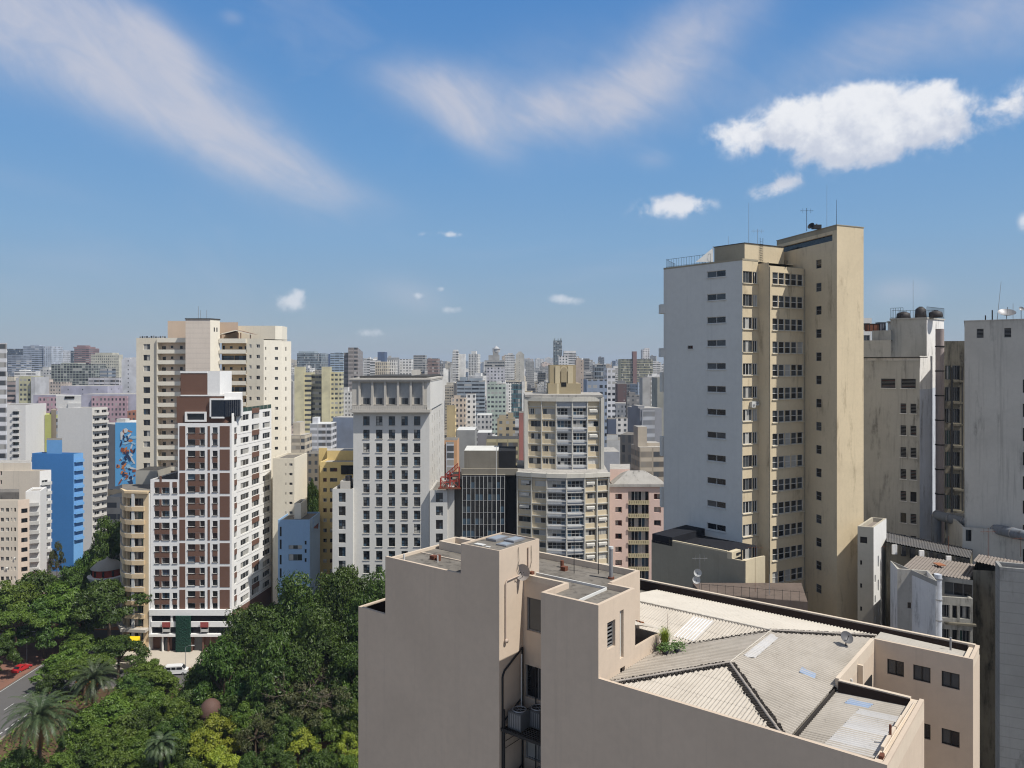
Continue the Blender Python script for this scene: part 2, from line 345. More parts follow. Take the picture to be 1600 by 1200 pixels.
class Thing:
    def __init__(s, name, loc, label, cat, group=None, kind=None):
        s.o = bpy.data.objects.new(name, None); COL.objects.link(s.o); s.o.empty_display_size = 1
        s.org = Vector(loc); s.o.location = s.org
        tag(s.o, label, cat, group, kind); s.parts = []; s.win = []
    def part(s, name, label=None, under=None):
        mb = MB(); s.parts.append((name, mb, label, under)); return mb
    def done(s, winname='window'):
        out = []
        made = []
        for name, mb, label, under in s.parts:
            if mb.f:
                o = mb.build(name, s.o, s.org); out.append(o); made.append((name, mb, o))
                if label: o['label'] = label
                if under is not None:
                    up = [x for n, m, x in made[:-1] if (m is under if isinstance(under, MB) else n == under)]
                    if up: o.parent = up[-1]
        s.win.sort(key=lambda w: (Vector(w[1])-CAMP).length/math.sqrt(w[4]*w[5]))
        for me, loc, rz, nm, w, h in s.win[:100]:
            o = bpy.data.objects.new(nm, me); COL.objects.link(o); o.parent = s.o; o.location = Vector(loc)-s.org; o.rotation_euler = (0, 0, rz)
        rest = s.win[100:]
        if rest:
            mb = MB()
            for me, loc, rz, nm, w, h in rest:
                M = Matrix.Translation(loc) @ Matrix.Rotation(rz, 4, 'Z'); b = len(mb.v)
                mb.v.extend([tuple(M @ v.co) for v in me.vertices])
                for p in me.polygons:
                    mb.f.append(tuple(b+i for i in p.vertices)); mb.mi.append(mb.m(me.materials[p.material_index])); mb.uv.append(None); mb.smooth.append(False)
            o = mb.build(rest[0][3], s.o, s.org); o['kind'] = 'stuff'
        return out
def facade(T, mb, p0, p1, z0, z1, mat, ops=(), recess=.22, sill=None, rmat=None):
    """a wall from p0 to p1 (outside on the right) with real openings; ops: (x0, x1, za, zb, style)"""
    L = (p1-p0).length; d = (p1-p0)/L; n = Vector((d.y, -d.x)); ang = math.atan2(d.y, d.x); rmat = rmat or mat
    def W(x, z, y=0.0):
        q = p0+d*x-n*y; return Vector((q.x, q.y, z))
    ops = [o for o in ops if o[0] > .01 and o[1] < L-.01 and o[2] > z0 and o[3] < z1 and o[1] > o[0]]
    zs = sorted({z0, z1}|{round(o[2], 3) for o in ops}|{round(o[3], 3) for o in ops})
    for za, zb in zip(zs, zs[1:]):
        zm = (za+zb)/2; x = 0.0
        for o in sorted([o for o in ops if o[2] < zm < o[3]], key=lambda o: o[0])+[(L, L)]:
            if o[0]-x > 1e-4: mb.face([W(x, za), W(o[0], za), W(o[0], zb), W(x, zb)], mat, [(x, za), (o[0], za), (o[0], zb), (x, zb)])
            x = o[1]
    for x0, x1, za, zb, st in ops:
        za, zb = round(za, 3), round(zb, 3); r = recess
        mb.face([W(x0, za), W(x0, zb), W(x0, zb, r), W(x0, za, r)][::-1], rmat); mb.face([W(x1, za), W(x1, za, r), W(x1, zb, r), W(x1, zb)][::-1], rmat)
        mb.face([W(x0, za), W(x0, za, r), W(x1, za, r), W(x1, za)][::-1], rmat); mb.face([W(x0, zb), W(x1, zb), W(x1, zb, r), W(x0, zb, r)][::-1], rmat)
        if sill:
            M = Matrix.Translation(W(x0, za)) @ Matrix.Rotation(ang, 4, 'Z'); mb.box(-.1, x1-x0+.1, -.14, 0.003, -.1, -.002, sill, M)
        if st is None: mb.face([W(x0, za, r), W(x1, za, r), W(x1, zb, r), W(x0, zb, r)], G_DARK); continue
        w, h = x1-x0, zb-za
        T.win.append((wmesh(st, w, h, random.randrange(8)), W(x0, za, r-.01), ang, 'window', w, h))
def inset(poly, t):
    n = len(poly); out = []
    for i in range(n):
        a, b, c = poly[i-1], poly[i], poly[(i+1) % n]
        d1 = (b-a).normalized(); d2 = (c-b).normalized(); n1 = Vector((-d1.y, d1.x)); n2 = Vector((-d2.y, d2.x))
        bi = n1+n2; k = bi.dot(n1)
        out.append(b+bi*(t/max(.35, k)) if k else b+n1*t)
    return out
def cap(mb, rb, poly, z, mat, roof, par=.8, t=.25, rim=None):
    ins = inset(poly, t); n = len(poly)
    for i in range(n):
        j = (i+1) % n
        mb.face([V3(poly[i], z), V3(poly[j], z), V3(ins[j], z), V3(ins[i], z)], rim or mat)
        mb.face([V3(ins[j], z), V3(ins[i], z), V3(ins[i], z-par), V3(ins[j], z-par)][::-1], mat)
    rb.face([V3(p, z-par) for p in ins], roof)
def rows(v0, sp, n, hpx, d):
    """n rows; v0 = top pixel of the first window at depth d, sp spacing, hpx height"""
    return [(Zv(v0+sp*i+hpx, d), Zv(v0+sp*i, d)) for i in range(n)]
def cols(p, h, us):
    return [tuple(sorted((at_u(p, h, a), at_u(p, h, b)))) for a, b in us]
def cross(cs, rs, st, skip=0.0):
    return [(a, b, za, zb, random.choice(st) if isinstance(st, (list, tuple)) else st) for a, b in cs for za, zb in rs if random.random() >= skip]
def back(poly, h, L, L2=None):
    """close a visible front chain with two rear corners"""
    return poly+[poly[-1]+hd(h)*L, poly[0]+hd(h)*(L2 or L)]
def cen(poly):
    c = Vector((0, 0))
    for p in poly: c += p
    return c/len(poly)
# ================================================================== FOREGROUND BUILDING
# local axes: a recedes to the right, b comes nearer to the right (metres from the corner of the stair block)
AX = Vector((0.621, 0.784)).normalized(); BX = Vector((AX.y, -AX.x)); OG = Vector((3.95, 34.7))
def L2(a, b): return OG+AX*a+BX*b
def L3(a, b, z): return V3(L2(a, b), z)
ML = Matrix(((AX.x, BX.x, 0, OG.x), (AX.y, BX.y, 0, OG.y), (0, 0, 1, 0), (0, 0, 0, 1)))
def lbox(mb, a0, a1, b0, b1, z0, z1, mat, bottom=False):
    mb.box(a0, a1, b0, b1, z0, z1, mat, ML, bottom)
BASE = wallmat('cream_render', (0.58, 0.475, 0.375), .18, .42, grime=(.30, .25, .21), scale=.8, bump=.05)
BASE_R = wallmat('cream_parapet', (0.64, 0.54, 0.43), .2, .2, grime=(.2, .16, .13), scale=2)
SLABR = wallmat('stained_slab', (0.215, 0.195, 0.17), .7, 0.0, grime=(.05, .045, .04), patch=.8, scale=2.2)
CORR = None
def corrmat(name, col, g=.30):
    m, N, b = base_mat(name); tc = N.n('ShaderNodeTexCoord'); P = tc.outputs['Object']
    a = N.noise(P, .6, 6, .65, .5); f = N.noise(P, 4.0, 5, .65); f2 = N.noise(P, 14.0, 3, .6)
    c = N.mix(N.smooth(a, .35, .75, 0, g), rgba(col), rgba((.20, .17, .13)))
    c = N.mix(N.smooth(f, .55, .78, 0, .4), c, rgba((.16, .14, .12))); c = N.mix(N.smooth(f2, .6, .75, 0, .3), c, rgba((.6, .58, .54)))
    N.l(c, b.inputs['Base Color']); b.inputs['Roughness'].default_value = .85; b.inputs['Specular IOR Level'].default_value = .2
    MATS[name] = m; return m
CORR = corrmat('fibre_cement_sheet', (0.50, 0.455, 0.395)); CORR_N = corrmat('clean_fibre_sheet', (0.53, 0.49, 0.43), .15); CORR_P = corrmat('paler_sheet', (0.60, 0.585, 0.57), .15); VAL = plain('gutter_dirt', (0.15, 0.13, 0.11), .9, var=.35, scale=3); CORR_W = plain('white_sheet', (0.72, 0.74, 0.78), .5, var=.08); CORR_B = plain('blue_painted_patch', (0.36, 0.45, 0.60), .7)
CORR_R = plain('rust_stain', (0.22, 0.08, 0.03), .9, var=.3)
def corr(mb, poly, down, mat, pitch=.177, amp=.034, seg=1.55, lift=0.0, step=6, valley=None):
    """corrugated sheets over a flat 3D polygon; `down` = direction the corrugations run, sheets lap every `seg` metres"""
    P = [Vector(p) for p in poly]; n = (P[1]-P[0]).cross(P[2]-P[0]).normalized()
    if n.z < 0: n = -n
    d = Vector(down); d = (d-n*d.dot(n)).normalized(); t = n.cross(d); o = P[0]
    T = [((p-o).dot(t), (p-o).dot(d)) for p in P]; t0, t1 = min(x[0] for x in T), max(x[0] for x in T)
    smin = min(x[1] for x in T); N_ = int((t1-t0)/(pitch/step)); prev = None
    for i in range(N_+1):
        tt = t0+1e-5+(t1-t0-2e-5)*i/N_; hits = []
        for (xa, ya), (xb, yb) in zip(T, T[1:]+T[:1]):
            if (xa-tt)*(xb-tt) <= 0 and abs(xa-xb) > 1e-9: hits.append(ya+(yb-ya)*(tt-xa)/(xb-xa))
        cur = None
        if len(hits) >= 2:
            lo, hi = min(hits), max(hits); h = amp*math.cos(2*math.pi*tt/pitch); cur = []
            k0 = int(math.floor((lo-smin)/seg)); k1 = int(math.floor((hi-smin-1e-6)/seg)); cur = {}
            for k in range(k0, k1+1):
                sa, sb = max(lo, smin+k*seg), min(hi, smin+(k+1)*seg)
                fa, fb = (sa-smin)/seg-k, (sb-smin)/seg-k
                cur[k] = (o+t*tt+d*sa+n*(h+lift), o+t*tt+d*sb+n*(h+lift+.007*fb))
        if prev and cur:
            for k in cur:
                if k in prev: mb.grid([prev[k][0], cur[k][0], cur[k][1], prev[k][1]], [(0, 1, 2, 3)], valley if (valley and math.cos(2*math.pi*(tt-(t1-t0)/N_*.5)/pitch) < -.8) else mat)
        prev = cur
    return mb
T = Thing('cream_building', L3(3, -3, 0), 'cream rendered building in the foreground with stepped parapets, lift house and corrugated roofs', 'building')
wall = T.part('wall'); par = T.part('parapet'); slab = T.part('roof_slab')
ZR = 56.66; ZU = 60.0
def body(a0, a1, b0, b1, z, top=SLABR, faces='fblr'):
    """closed volume; only the sides asked for are built with the render finish"""
    c = [L2(a0, b0), L2(a0, b1), L2(a1, b1), L2(a1, b0)]
    for k, (i, j) in zip('frbl', ((0, 1), (1, 2), (2, 3), (3, 0))):
        if k in faces: wall.face([V3(c[i], 0), V3(c[j], 0), V3(c[j], z), V3(c[i], z)], BASE)
    slab.face([V3(p, z) for p in c], top)
def pr(a0, a1, b0, b1, z1, z0=None, mat=None): lbox(par, a0, a1, b0, b1, (z0 if z0 is not None else 56.0), z1, mat or BASE_R, True)
# left terrace wing
body(0, 9, -16.67, -14.32, 55.3, faces='fbl'); pr(0, .18, -16.67, -14.32, ZR, 55.3, BASE); pr(.18, 9, -16.67, -16.49, ZR, 55.3, BASE); pr(8.8, 9, -16.49, -14.32, ZR, 55.3)
# left upper wing
body(0, 6.25, -14.32, -8.48, 59.72, faces='fbl'); pr(0, .16, -14.32, -8.48, ZU, 59.72, BASE); pr(.16, 6.25, -14.32, -14.16, ZU-.12, 59.72)
for q in ((4.0, 4.16, -13.9, -8.9), (5.3, 5.46, -13.9, -8.9), (4.16, 5.3, -13.9, -13.74), (4.16, 5.3, -9.06, -8.9)): pr(*q, 60.22, 59.72)
pr(2.6, 2.68, -14.1, -8.5, 59.78, 59.72)
# lift house
body(0, 3.4, -8.48, -5.86, 61.52); pr(0, .07, -8.48, -5.86, 61.6, 61.52, BASE); pr(.07, 3.4, -8.48, -8.41, 61.6, 61.52, BASE); pr(.07, 3.4, -5.93, -5.86, 61.6, 61.52, BASE); pr(3.33, 3.4, -8.41, -5.93, 61.6, 61.52, BASE)
body(3.4, 6.25, -8.48, -5.86, 59.72, faces='b')
# light well: back wall at a=2 with a window and a deep dark opening below
slab.face([L3(2, -5.86, 59.72), L3(2, -3.26, 59.72), L3(6.25, -3.26, 59.72), L3(6.25, -5.86, 59.72)], SLABR)
p0, p1 = L2(2, -5.86), L2(2, -3.26)
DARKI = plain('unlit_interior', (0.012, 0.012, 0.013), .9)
facade(T, wall, p0, p1, 0, 59.72, BASE, [(.22, 2.35, 57.1, 58.85, 'case2'), (.12, 2.5, 53.6, 55.3, 'case3'), (.12, 2.5, 50.4, 52.6, 'case3'), (.12, 2.5, 47.4, 49.6, 'case3')], .15)
wall.face([L3(6.25, -5.86, 0), L3(6.25, -3.26, 0), L3(6.25, -3.26, 59.72), L3(6.25, -5.86, 59.72)], BASE)
pr(2, 2.16, -5.86, -3.26, ZU, 59.72)
# stair block
fr = [L2(0, -3.26), L2(0, 0)]
body(0, 6.25, -3.26, -1.3, 59.72, faces='flb'); body(0, 3.4, -1.3, 0, 59.72, faces='fb')
facade(T, wall, L2(0, 0), L2(3.4, 0), 0, 59.72, BASE, [(.78, 1.5, 57.72, 58.98, 'louvre'), (1.92, 2.28, 56.95, 59.25, 'slot'), (1.95, 2.4, 56.15, 56.5, 'dark')], .2)
facade(T, wall, L2(3.4, -1.3), L2(6.25, -1.3), 0, 59.72, BASE, [(.6, 1.5, 56.1, 58.0, 'dark')], .2)
pr(0, .18, -3.26, 0, ZU, 59.72, BASE); pr(.18, 2.16, -3.26, -3.08, ZU, 59.72, BASE); pr(.18, 3.4, -.18, 0, ZU, 59.72, BASE); pr(3.22, 3.4, -1.48, -.18, ZU, 59.72, BASE)
pr(3.4, 6.25, -1.48, -1.3, ZU+.05, 59.72, BASE); pr(6.07, 6.25, -14.1, -1.48, ZU+.05, 59.72)
pr(3.1, 3.18, -5.9, -1.5, 59.84, 59.72, ROOF_W); pr(.2, 3.1, -1.5, -1.42, 59.84, 59.72, ROOF_W)
# terrace beside the stair block and main roof volume
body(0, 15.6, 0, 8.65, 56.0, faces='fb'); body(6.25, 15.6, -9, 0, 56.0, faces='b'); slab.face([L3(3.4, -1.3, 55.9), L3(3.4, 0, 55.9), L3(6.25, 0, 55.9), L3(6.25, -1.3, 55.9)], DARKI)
pr(3.4, 5.95, -.15, 0, 57.08, 56.0, BASE); pr(5.8, 5.95, -1.3, -.15, 57.08, 55.9, BASE)
body(0, 6.8, 8.65, 12.1, 55.85, faces='frb')
wall.face([L3(6.8, 8.65, 0), L3(13.25, 8.65, 0), L3(13.25, 8.65, 56.0), L3(6.8, 8.65, 56.0)], BASE)
facade(T, wall, L2(13.25, 8.65), L2(13.25, 13.1), 0, 56.2, BASE, [(x, x+.78, z, z+.78, 'dark2') for x in (.62, 1.83, 3.1) for z in (55.1-.1, 52.15, 49.2, 46.2, 43.2)], .12)
wall.face([L3(13.25, 13.1, 0), L3(15.6, 13.1, 0), L3(15.6, 13.1, 56.2), L3(13.25, 13.1, 56.2)], BASE)
wall.face([L3(15.6, 13.1, 0), L3(15.6, 8.65, 0), L3(15.6, 8.65, 56.2), L3(15.6, 13.1, 56.2)], BASE)
slab.face([L3(13.25, 8.65, 56.2), L3(13.25, 13.1, 56.2), L3(15.6, 13.1, 56.2), L3(15.6, 8.65, 56.2)], SLABR)
pr(0, .17, 0, 8.65, ZR, 56.0, BASE); pr(0, .17, 8.65, 12.1, ZR, 55.85, BASE); pr(.17, 6.8, 11.6, 12.1, ZR-.1, 55.85); pr(.17, 6.8, 11.93, 12.1, ZR, ZR-.1, BASE); pr(6.6, 6.8, 8.65, 11.6, ZR, 55.85)
pr(6.8, 13.25, 8.47, 8.65, ZR, 56.0); pr(13.25, 13.4, 8.65, 13.1, ZR, 56.2, BASE); pr(13.4, 15.4, 12.65, 13.1, ZR-.12, 56.2); pr(13.4, 15.6, 12.93, 13.1, ZR, ZR-.12, BASE)
pr(15.4, 15.6, -9, 12.93, ZR+.04, 56.0)
DSTR = wallmat('parapet_dark_strip', (.035, .024, .021), .3, 0, scale=2); bt = T.part('parapet_dark_strip', 'dark strips on the inner faces of the parapets')
lbox(bt, 15.34, 15.397, -9, 12.6, 56.03, ZR-.04, DSTR, True); lbox(bt, 6.55, 6.597, 8.66, 11.6, 56.1, ZR-.05, DSTR, True); lbox(bt, .19, 8.7, -16.48, -16.45, 55.35, ZR-.1, DSTR, True); lbox(bt, 8.76, 8.79, -16.4, -14.4, 55.35, ZR-.1, DSTR, True)  # thin dark strips laid over the inner parapet faces
# ventilation louvres frame, pipes of the courtyard
roof = T.part('corrugated_roof')
zr = 56.95; ze = 56.28
dA = Vector((AX.x, AX.y, 0)); dB = Vector((BX.x, BX.y, 0))
def sl(vec, z): return Vector((vec.x, vec.y, z))
H1 = (4.7, 4.3, zr); H2 = (10.24, 4.3, zr)
def q(l): return [L3(*p) for p in l]
corr(roof, q([H1, H2, (5.9, .02, ze), (.22, .02, ze)]), sl(-dB, 0), CORR, pitch=.215, amp=.048, valley=VAL)
corr(roof, q([H1, (.22, .02, ze), (.22, 8.42, ze)]), sl(-dA, 0), CORR)
corr(roof, q([H1, (.22, 8.42, ze), (14.9, 8.45, ze), H2]), sl(dB, 0), CORR, pitch=.215, amp=.048, valley=VAL)
corr(roof, q([(10.24, -5, zr), H2, (14.9, 8.45, ze), (15.38, 8.45, ze-.05), (15.38, -5, ze-.05)]), sl(dA, 0), CORR_N, valley=VAL)
corr(roof, q([(10.24, -5, zr), H2, (5.9, .02, ze), (6.26, -5, ze+.03)]), sl(-dA, 0), CORR)
corr(roof, q([(13.42, 8.5, 56.42), (15.38, 8.5, 56.42), (15.38, 12.6, 56.3), (13.42, 12.6, 56.3)]), sl(dB, 0), CORR_N, pitch=.2, valley=VAL)
corr(roof, q([(.2, 8.58, 56.12), (6.58, 8.58, 56.12), (6.58, 11.58, 56.3), (.2, 11.58, 56.3)]), sl(dB, 0), CORR, pitch=.2, valley=VAL)
corr(roof, q([(3.42, -1.28, 58.35), (3.42, .12, 58.2), (6.2, .12, 57.25), (6.2, -1.28, 57.4)]), sl(dA, 0), CORR, valley=VAL)
def onW(a, b): return (a, b, ze+(zr-ze)*b/4.3)
def onE(a, b): return (a, b, .03+ze+(zr-ze)*(8.42-b)/4.12)
def onS(a, b): return (a, b, ze+(zr-ze)*(a-6.0)/4.2)
corr(T.part('roof_patch'), q([onS(7.4, .1), onS(7.4, 1.3), onS(9.9, 1.3), onS(9.9, .1)]), sl(-dA, 0), CORR_W, lift=.02, step=6)
corr(T.part('roof_patch'), q([onE(6.0, 4.45), onE(9.8, 4.45), onE(9.6, 4.9), onE(6.2, 4.95)]), sl(dB, 0), CORR_P, lift=.02)
corr(T.part('roof_patch'), q([onE(6.6, 6.9), onE(7.3, 6.8), onE(7.2, 7.5), onE(6.7, 7.6)]), sl(dB, 0), CORR_B, lift=.012)
corr(T.part('roof_patch'), q([(.9, 9.6, 56.181), (5.2, 9.9, 56.2), (5.2, 11.5, 56.295), (.9, 11.5, 56.295)]), sl(dB, 0), CORR_P, lift=.012)
corr(T.part('roof_patch'), q([(5.4, 9.2, 56.157), (6.1, 9.3, 56.163), (6.0, 10.3, 56.223), (5.5, 10.2, 56.217)]), sl(dB, 0), CORR_B, lift=.014)
corr(T.part('roof_patch'), q([(4.9, -.95, 57.83), (5.3, -.85, 57.68), (5.35, -.5, 57.63), (4.95, -.45, 57.76)]), sl(dA, 0), CORR_R, lift=.03)
capm = T.part('ridge_cap')
RC = plain('ridge_tile', (0.40, 0.36, 0.32), .85, var=.25); RD = plain('cap_shade_and_gutter', (0.04, 0.034, 0.03), .9, var=.3)  # RD colours the zigzag shade under ridge caps, and the gutters
def ridge(p, r, w=.075, mat=RC, dk=True):
    p, r = Vector(p), Vector(r); n = max(1, int((r-p).length/.42)); rn = random.Random(int(p.x*100))
    for i in range(n):
        a, b = p+(r-p)*(i/n), p+(r-p)*((i+1.05)/n); up = Vector((0, 0, .045+rn.random()*.012))
        capm.cyl(a+up, b+up*1.25, w*.72, mat, 7, w*.80)
    if dk:  # dark blocks stand for the shade cast under the caps
        t = (r-p).normalized().cross(Vector((0, 0, 1)))
        for i in range(int((r-p).length/.177)):
            c = p+(r-p).normalized()*(i*.177+.06); s_ = .19+.09*rn.random()
            capm.box(-.055, .055, -s_, s_, -.02, .06, RD, Matrix.Translation(c) @ Matrix.Rotation(math.atan2((r-p).y, (r-p).x), 4, 'Z'))
ridge(L3(.3, .1, ze+.02), L3(*H1)); ridge(L3(*H1), L3(.3, 8.35, ze+.02), .09); ridge(L3(*H1), L3(*H2), .045, CORR, False)
ridge(L3(*H2), L3(14.8, 8.35, ze+.02)); ridge(L3(10.24, -4.8, zr), L3(*H2), .06, CORR_N, False); ridge(L3(5.95, .1, ze-.03), L3(10.2, 4.28, zr-.03), .05, RD)
gut = T.part('gutter')
gut.box(.2, 15.3, 8.40, 8.58, 56.08, 56.14, RD, ML); gut.cyl(L3(.3, 8.49, 56.2), L3(13.2, 8.49, 56.2), .05, RD, 6)
gut.box(15.22, 15.38, -5, 12.6, 56.12, 56.19, RD, ML)
# courtyard duct and opening
duct = T.part('duct'); duct.box(9.9, 10.05, 8.66, 8.9, 30, 56.35, BASE_R, ML); duct.cyl(L3(8.3, 8.78, 40), L3(8.3, 8.78, 56.2), .06, WHITEP, 8)
lbox(duct, 11.2, 12.6, 8.655, 8.70, 52.6, 55.0, DARKI, True)
# downpipes on the lift house
pipe = T.part('pipe'); PM = plain('painted_pipe', (0.50, 0.40, 0.33), .6)
y = -5.80
pipe.tube([L3(.45, y, 57.0), L3(.45, y, 59.85), L3(.55, y, 59.98), L3(1.95, y, 60.05)], .035, PM); pipe.lathe(L3(.45, y, 56.95), [(0, 0), (.11, 0), (.11, .1), (0, .1)], PM, 10, Vector((BX.x, BX.y, 0)))
pipe.tube([L3(2.35, y, 60.1), L3(2.35, y, 61.35)], .04, PM); pipe.tube([L3(1.5, y+.0, 61.5), L3(1.55, y, 60.8), L3(1.42, y, 60.4), L3(1.6, y, 60.1)], .012, BLACKM); pipe.tube([L3(2.6, y, 61.4), L3(2.66, y, 60.6), L3(2.5, y, 60.2)], .012, BLACKM)
pipe.tube([L3(.2, y, 40), L3(.2, y, 55.2), L3(.35, y, 55.45), L3(1.85, y, 56.2), L3(1.85, y, 40)], .05, BLACKM, 8)
pipe.tube([L3(1.5, -5.6, 52.6), L3(1.5, -5.6, 56.0)], .04, WHITEP); pipe.tube([L3(1.8, -4.9, 50), L3(1.8, -4.9, 55.4)], .035, BLACKM)
for z in (52.4, 48.9):
    pipe.tube([L3(.2, y, z), L3(.3, y+.0, z+.5), L3(1.8, y, z+1.2)], .04, BLACKM)
    for k in range(3): pipe.tube([L3(.2, y, z-.9+k*.35), L3(1.9, y, z-.9+k*.35)], .015, BLACKM)
for (a0, a1, b0, b1, h) in ((1.6, 2.7, -8.1, -7.4, .12), (2.0, 3.0, -7.2, -6.5, .1), (1.1, 1.8, -7.0, -6.3, .06)):
    hatch = T.part('roof_hatch'); lbox(hatch, a0, a1, b0, b1, 61.53, 61.53+h, METAL, True); lbox(hatch, a0+.1, a1-.1, b0+.1, b1-.1, 61.53+h, 61.545+h, plain('skylight_pane', (.3, .33, .36), .3), True)
lbox(T.part('loose_slab'), .5, .8, -8.0, -7.4, 61.53, 61.56, ROOF_W, True); lbox(T.part('loose_slab'), .45, .6, -7.2, -6.9, 61.53, 61.55, ROOF_W, True)
T.part('vent_pipe').cyl(L3(2.0, -12, 59.7), L3(2.0, -12, 60.05), .12, RUST, 8); T.part('vent_box').box(1.85, 2.2, -12.6, -12.25, 59.72, 59.95, RUST, ML); T.part('vent_pipe').cyl(L3(1.7, -11.8, 59.7), L3(1.7, -11.8, 60.1), .04, WHITEP); T.part('vent_pipe').cyl(L3(.6, -13.4, 59.7), L3(.6, -13.4, 60.15), .05, WHITEP)
T.part('vent_pipe').cyl(L3(5.2, -5.6, 59.7), L3(5.2, -5.6, 60.1), .1, RUST, 8); T.part('vent_box').box(4.6, 4.9, -5.3, -5.0, 59.72, 59.95, RUST, ML); T.part('vent_pipe').cyl(L3(2.3, -4.9, 59.72), L3(2.3, -4.9, 59.85), .09, RUST); T.part('vent_box').box(2.25, 2.5, -5.7, -5.5, 59.95, 60.1, RUST, ML)
conv = T.part('conduit'); conv.tube([L3(1.0, 11.75, 56.6), L3(1.9, 11.78, 56.66), L3(3.0, 11.76, 56.6), L3(6.3, 11.8, 56.62)], .03, BASE_R); T.part('vent_pipe').cyl(L3(2.4, 11.7, 56.55), L3(2.4, 11.7, 57.1), .05, RUST); T.part('roof_edge_piece').box(1.2, 3.2, 11.62, 11.74, 56.56, 56.72, BASE_R, ML); T.part('roof_edge_piece').box(3.4, 4.6, 11.62, 11.72, 56.56, 56.66, BASE_R, ML); T.part('roof_edge_piece').box(.5, .8, 11.7, 11.85, 56.56, 56.68, RUST, ML)
T.part('vent_pipe').cyl(L3(14.9, 9.9+2.0, 56.3), L3(14.9, 11.9, 57.0), .05, METAL)
T.done()

# ---- things standing on the cream building
def dish(base, r, az, el, label, post=.5, mat=None, grp=None):
    """satellite dish: bowl, post, feed arm"""
    mat = mat or METAL; t = Thing('satellite_dish', base, label, 'satellite dish', grp)
    ax = Vector((math.sin(R(az))*math.cos(R(el)), math.cos(R(az))*math.cos(R(el)), math.sin(R(el)))); c = Vector(base)+Vector((0, 0, post))
    b = t.part('bowl'); prof = [(r*i/7, .35*r*(i/7)**2) for i in range(8)]; b.lathe(c, prof, mat, 20, ax); b.lathe(c-ax*.01, prof, mat, 20, ax)
    p = t.part('post'); p.cyl(base, c-ax*.02, .03, BLACKM, 6)
    f = t.part('feed_arm', under='bowl'); f.cyl(c-Vector((0, 0, r*.6))+ax*.2*r, c+ax*r*.9, .015, BLACKM, 5); f.cyl(c+ax*r*.85, c+ax*r*1.0, .04, BLACKM, 6)
    t.done(); return t
def mast(base, h, label, r=.03, elems=0, mat=None, rod=False, name='antenna_mast', lean=0.0, grp=None):
    """thin mast; elems = yagi cross bars near its top"""
    mat = mat or METAL; t = Thing(name, base, label, 'antenna', grp); m = t.part('mast'); b = Vector(base); tp = b+Vector((lean, 0, h))
    m.cyl(b, tp, r, mat, 6, r*.5 if rod else r*.8)
    if elems:
        e = t.part('aerial'); z = b.z+h*.88; e.cyl((b.x-.8, b.y, z), (b.x+.8, b.y, z), r*.5, mat, 5)
        for i in range(elems): x = b.x-.75+1.5*i/max(1, elems-1); e.cyl((x, b.y-.25, z), (x, b.y+.25, z), r*.35, mat, 5)
        for i in range(max(2, elems//2)): x = b.x-.5+1.0*i/max(1, elems//2-1); e.cyl((x, b.y, z-.3), (x, b.y, z+.3), r*.35, mat, 5)
    t.done(); return t
dish(L3(1.7, -5.62, 60.05), .42, 205, 12, 'weathered grey satellite dish mounted on the side of the cream lift house', .15, plain('weathered_dish', (.38, .34, .31), .7))
dish(L3(11.9, 7.6, 56.4), .33, 170, 40, 'small dark grey dish on the cream building’s corrugated roof near the courtyard', .45, plain('dark_dish', (.12, .12, .125), .5))
t = mast(L3(4.6, -4.4, 59.72), 1.9, 'thin dark aerial rod on the grey roof slab, left one beside the lift house', .022, 0, BLACKM)
t = mast(L3(5.3, -3.3, 59.72), 2.6, 'taller thin dark aerial rod on the grey roof slab, right of the shorter rod', .022, 0, BLACKM)
t = Thing('flue_pipe', L3(4.95, -2.3, 59.7), 'thick pale flue pipe with dark cap rising from the cream building roof slab', 'pipe'); m = t.part('pipe'); m.cyl(L3(4.95, -2.3, 59.7), L3(4.95, -2.3, 61.3), .1, METAL, 12); m.cyl(L3(4.95, -2.3, 61.3), L3(4.95, -2.3, 61.42), .13, WHITEP, 12); m = t.part('collar'); m.cyl(L3(4.95, -2.3, 59.72), L3(4.95, -2.3, 59.82), .17, RUST, 12); t.done()
t = mast(L3(6.5, .2, 56.9), 1.1, 'thin leaning wire rod above the terrace parapet beside the potted grass', .012, 0, RUST)
# air conditioners in the light well
def ac_unit(a, b, z, label, big=True):
    t = Thing('air_conditioner', L3(a, b, z), label, 'air conditioner', 'air conditioners in the light well of the cream building'); w = .42 if big else .3
    c = t.part('casing'); DG = plain('grey_casing', (.10, .105, .11), .5); lbox(c, a-w, a+w, b-w, b+w, z, z+.85, DG, True)
    for i in range(7): lbox(c, a-w-.012, a-w, b-w+.06+i*.115*w/.42, b-w+.10+i*.115*w/.42, z+.08, z+.78, METAL, True)
    f = t.part('fan', under='casing'); f.lathe(L3(a, b, z+.86), [(w*.86, 0), (w*.86, .05), (w*.78, .05), (w*.78, .01)], METAL, 20)
    for i in range(6):
        an = math.pi*i/3; f.cyl(L3(a, b, z+.88), L3(a+w*.8*math.cos(an), b+w*.8*math.sin(an), z+.88), .012, METAL, 4)
    f.cyl(L3(a, b, z+.855), L3(a, b, z+.87), w*.76, DARKI, 20); t.done()
ac_unit(.75, -5.15, 52.65, 'nearer fan-top air conditioner on the upper platform of the light well')
ac_unit(1.5, -4.55, 52.65, 'farther fan-top air conditioner on the upper platform of the light well')
ac_unit(.75, -5.1, 49.3, 'left air conditioner on the lower platform of the light well')
ac_unit(1.4, -4.3, 49.5, 'right air conditioner on the lower platform of the light well')
t = Thing('service_platform', L3(1, -4.6, 0), 'dark steel grating platforms with posts carrying the air conditioners in the light well', 'platform')
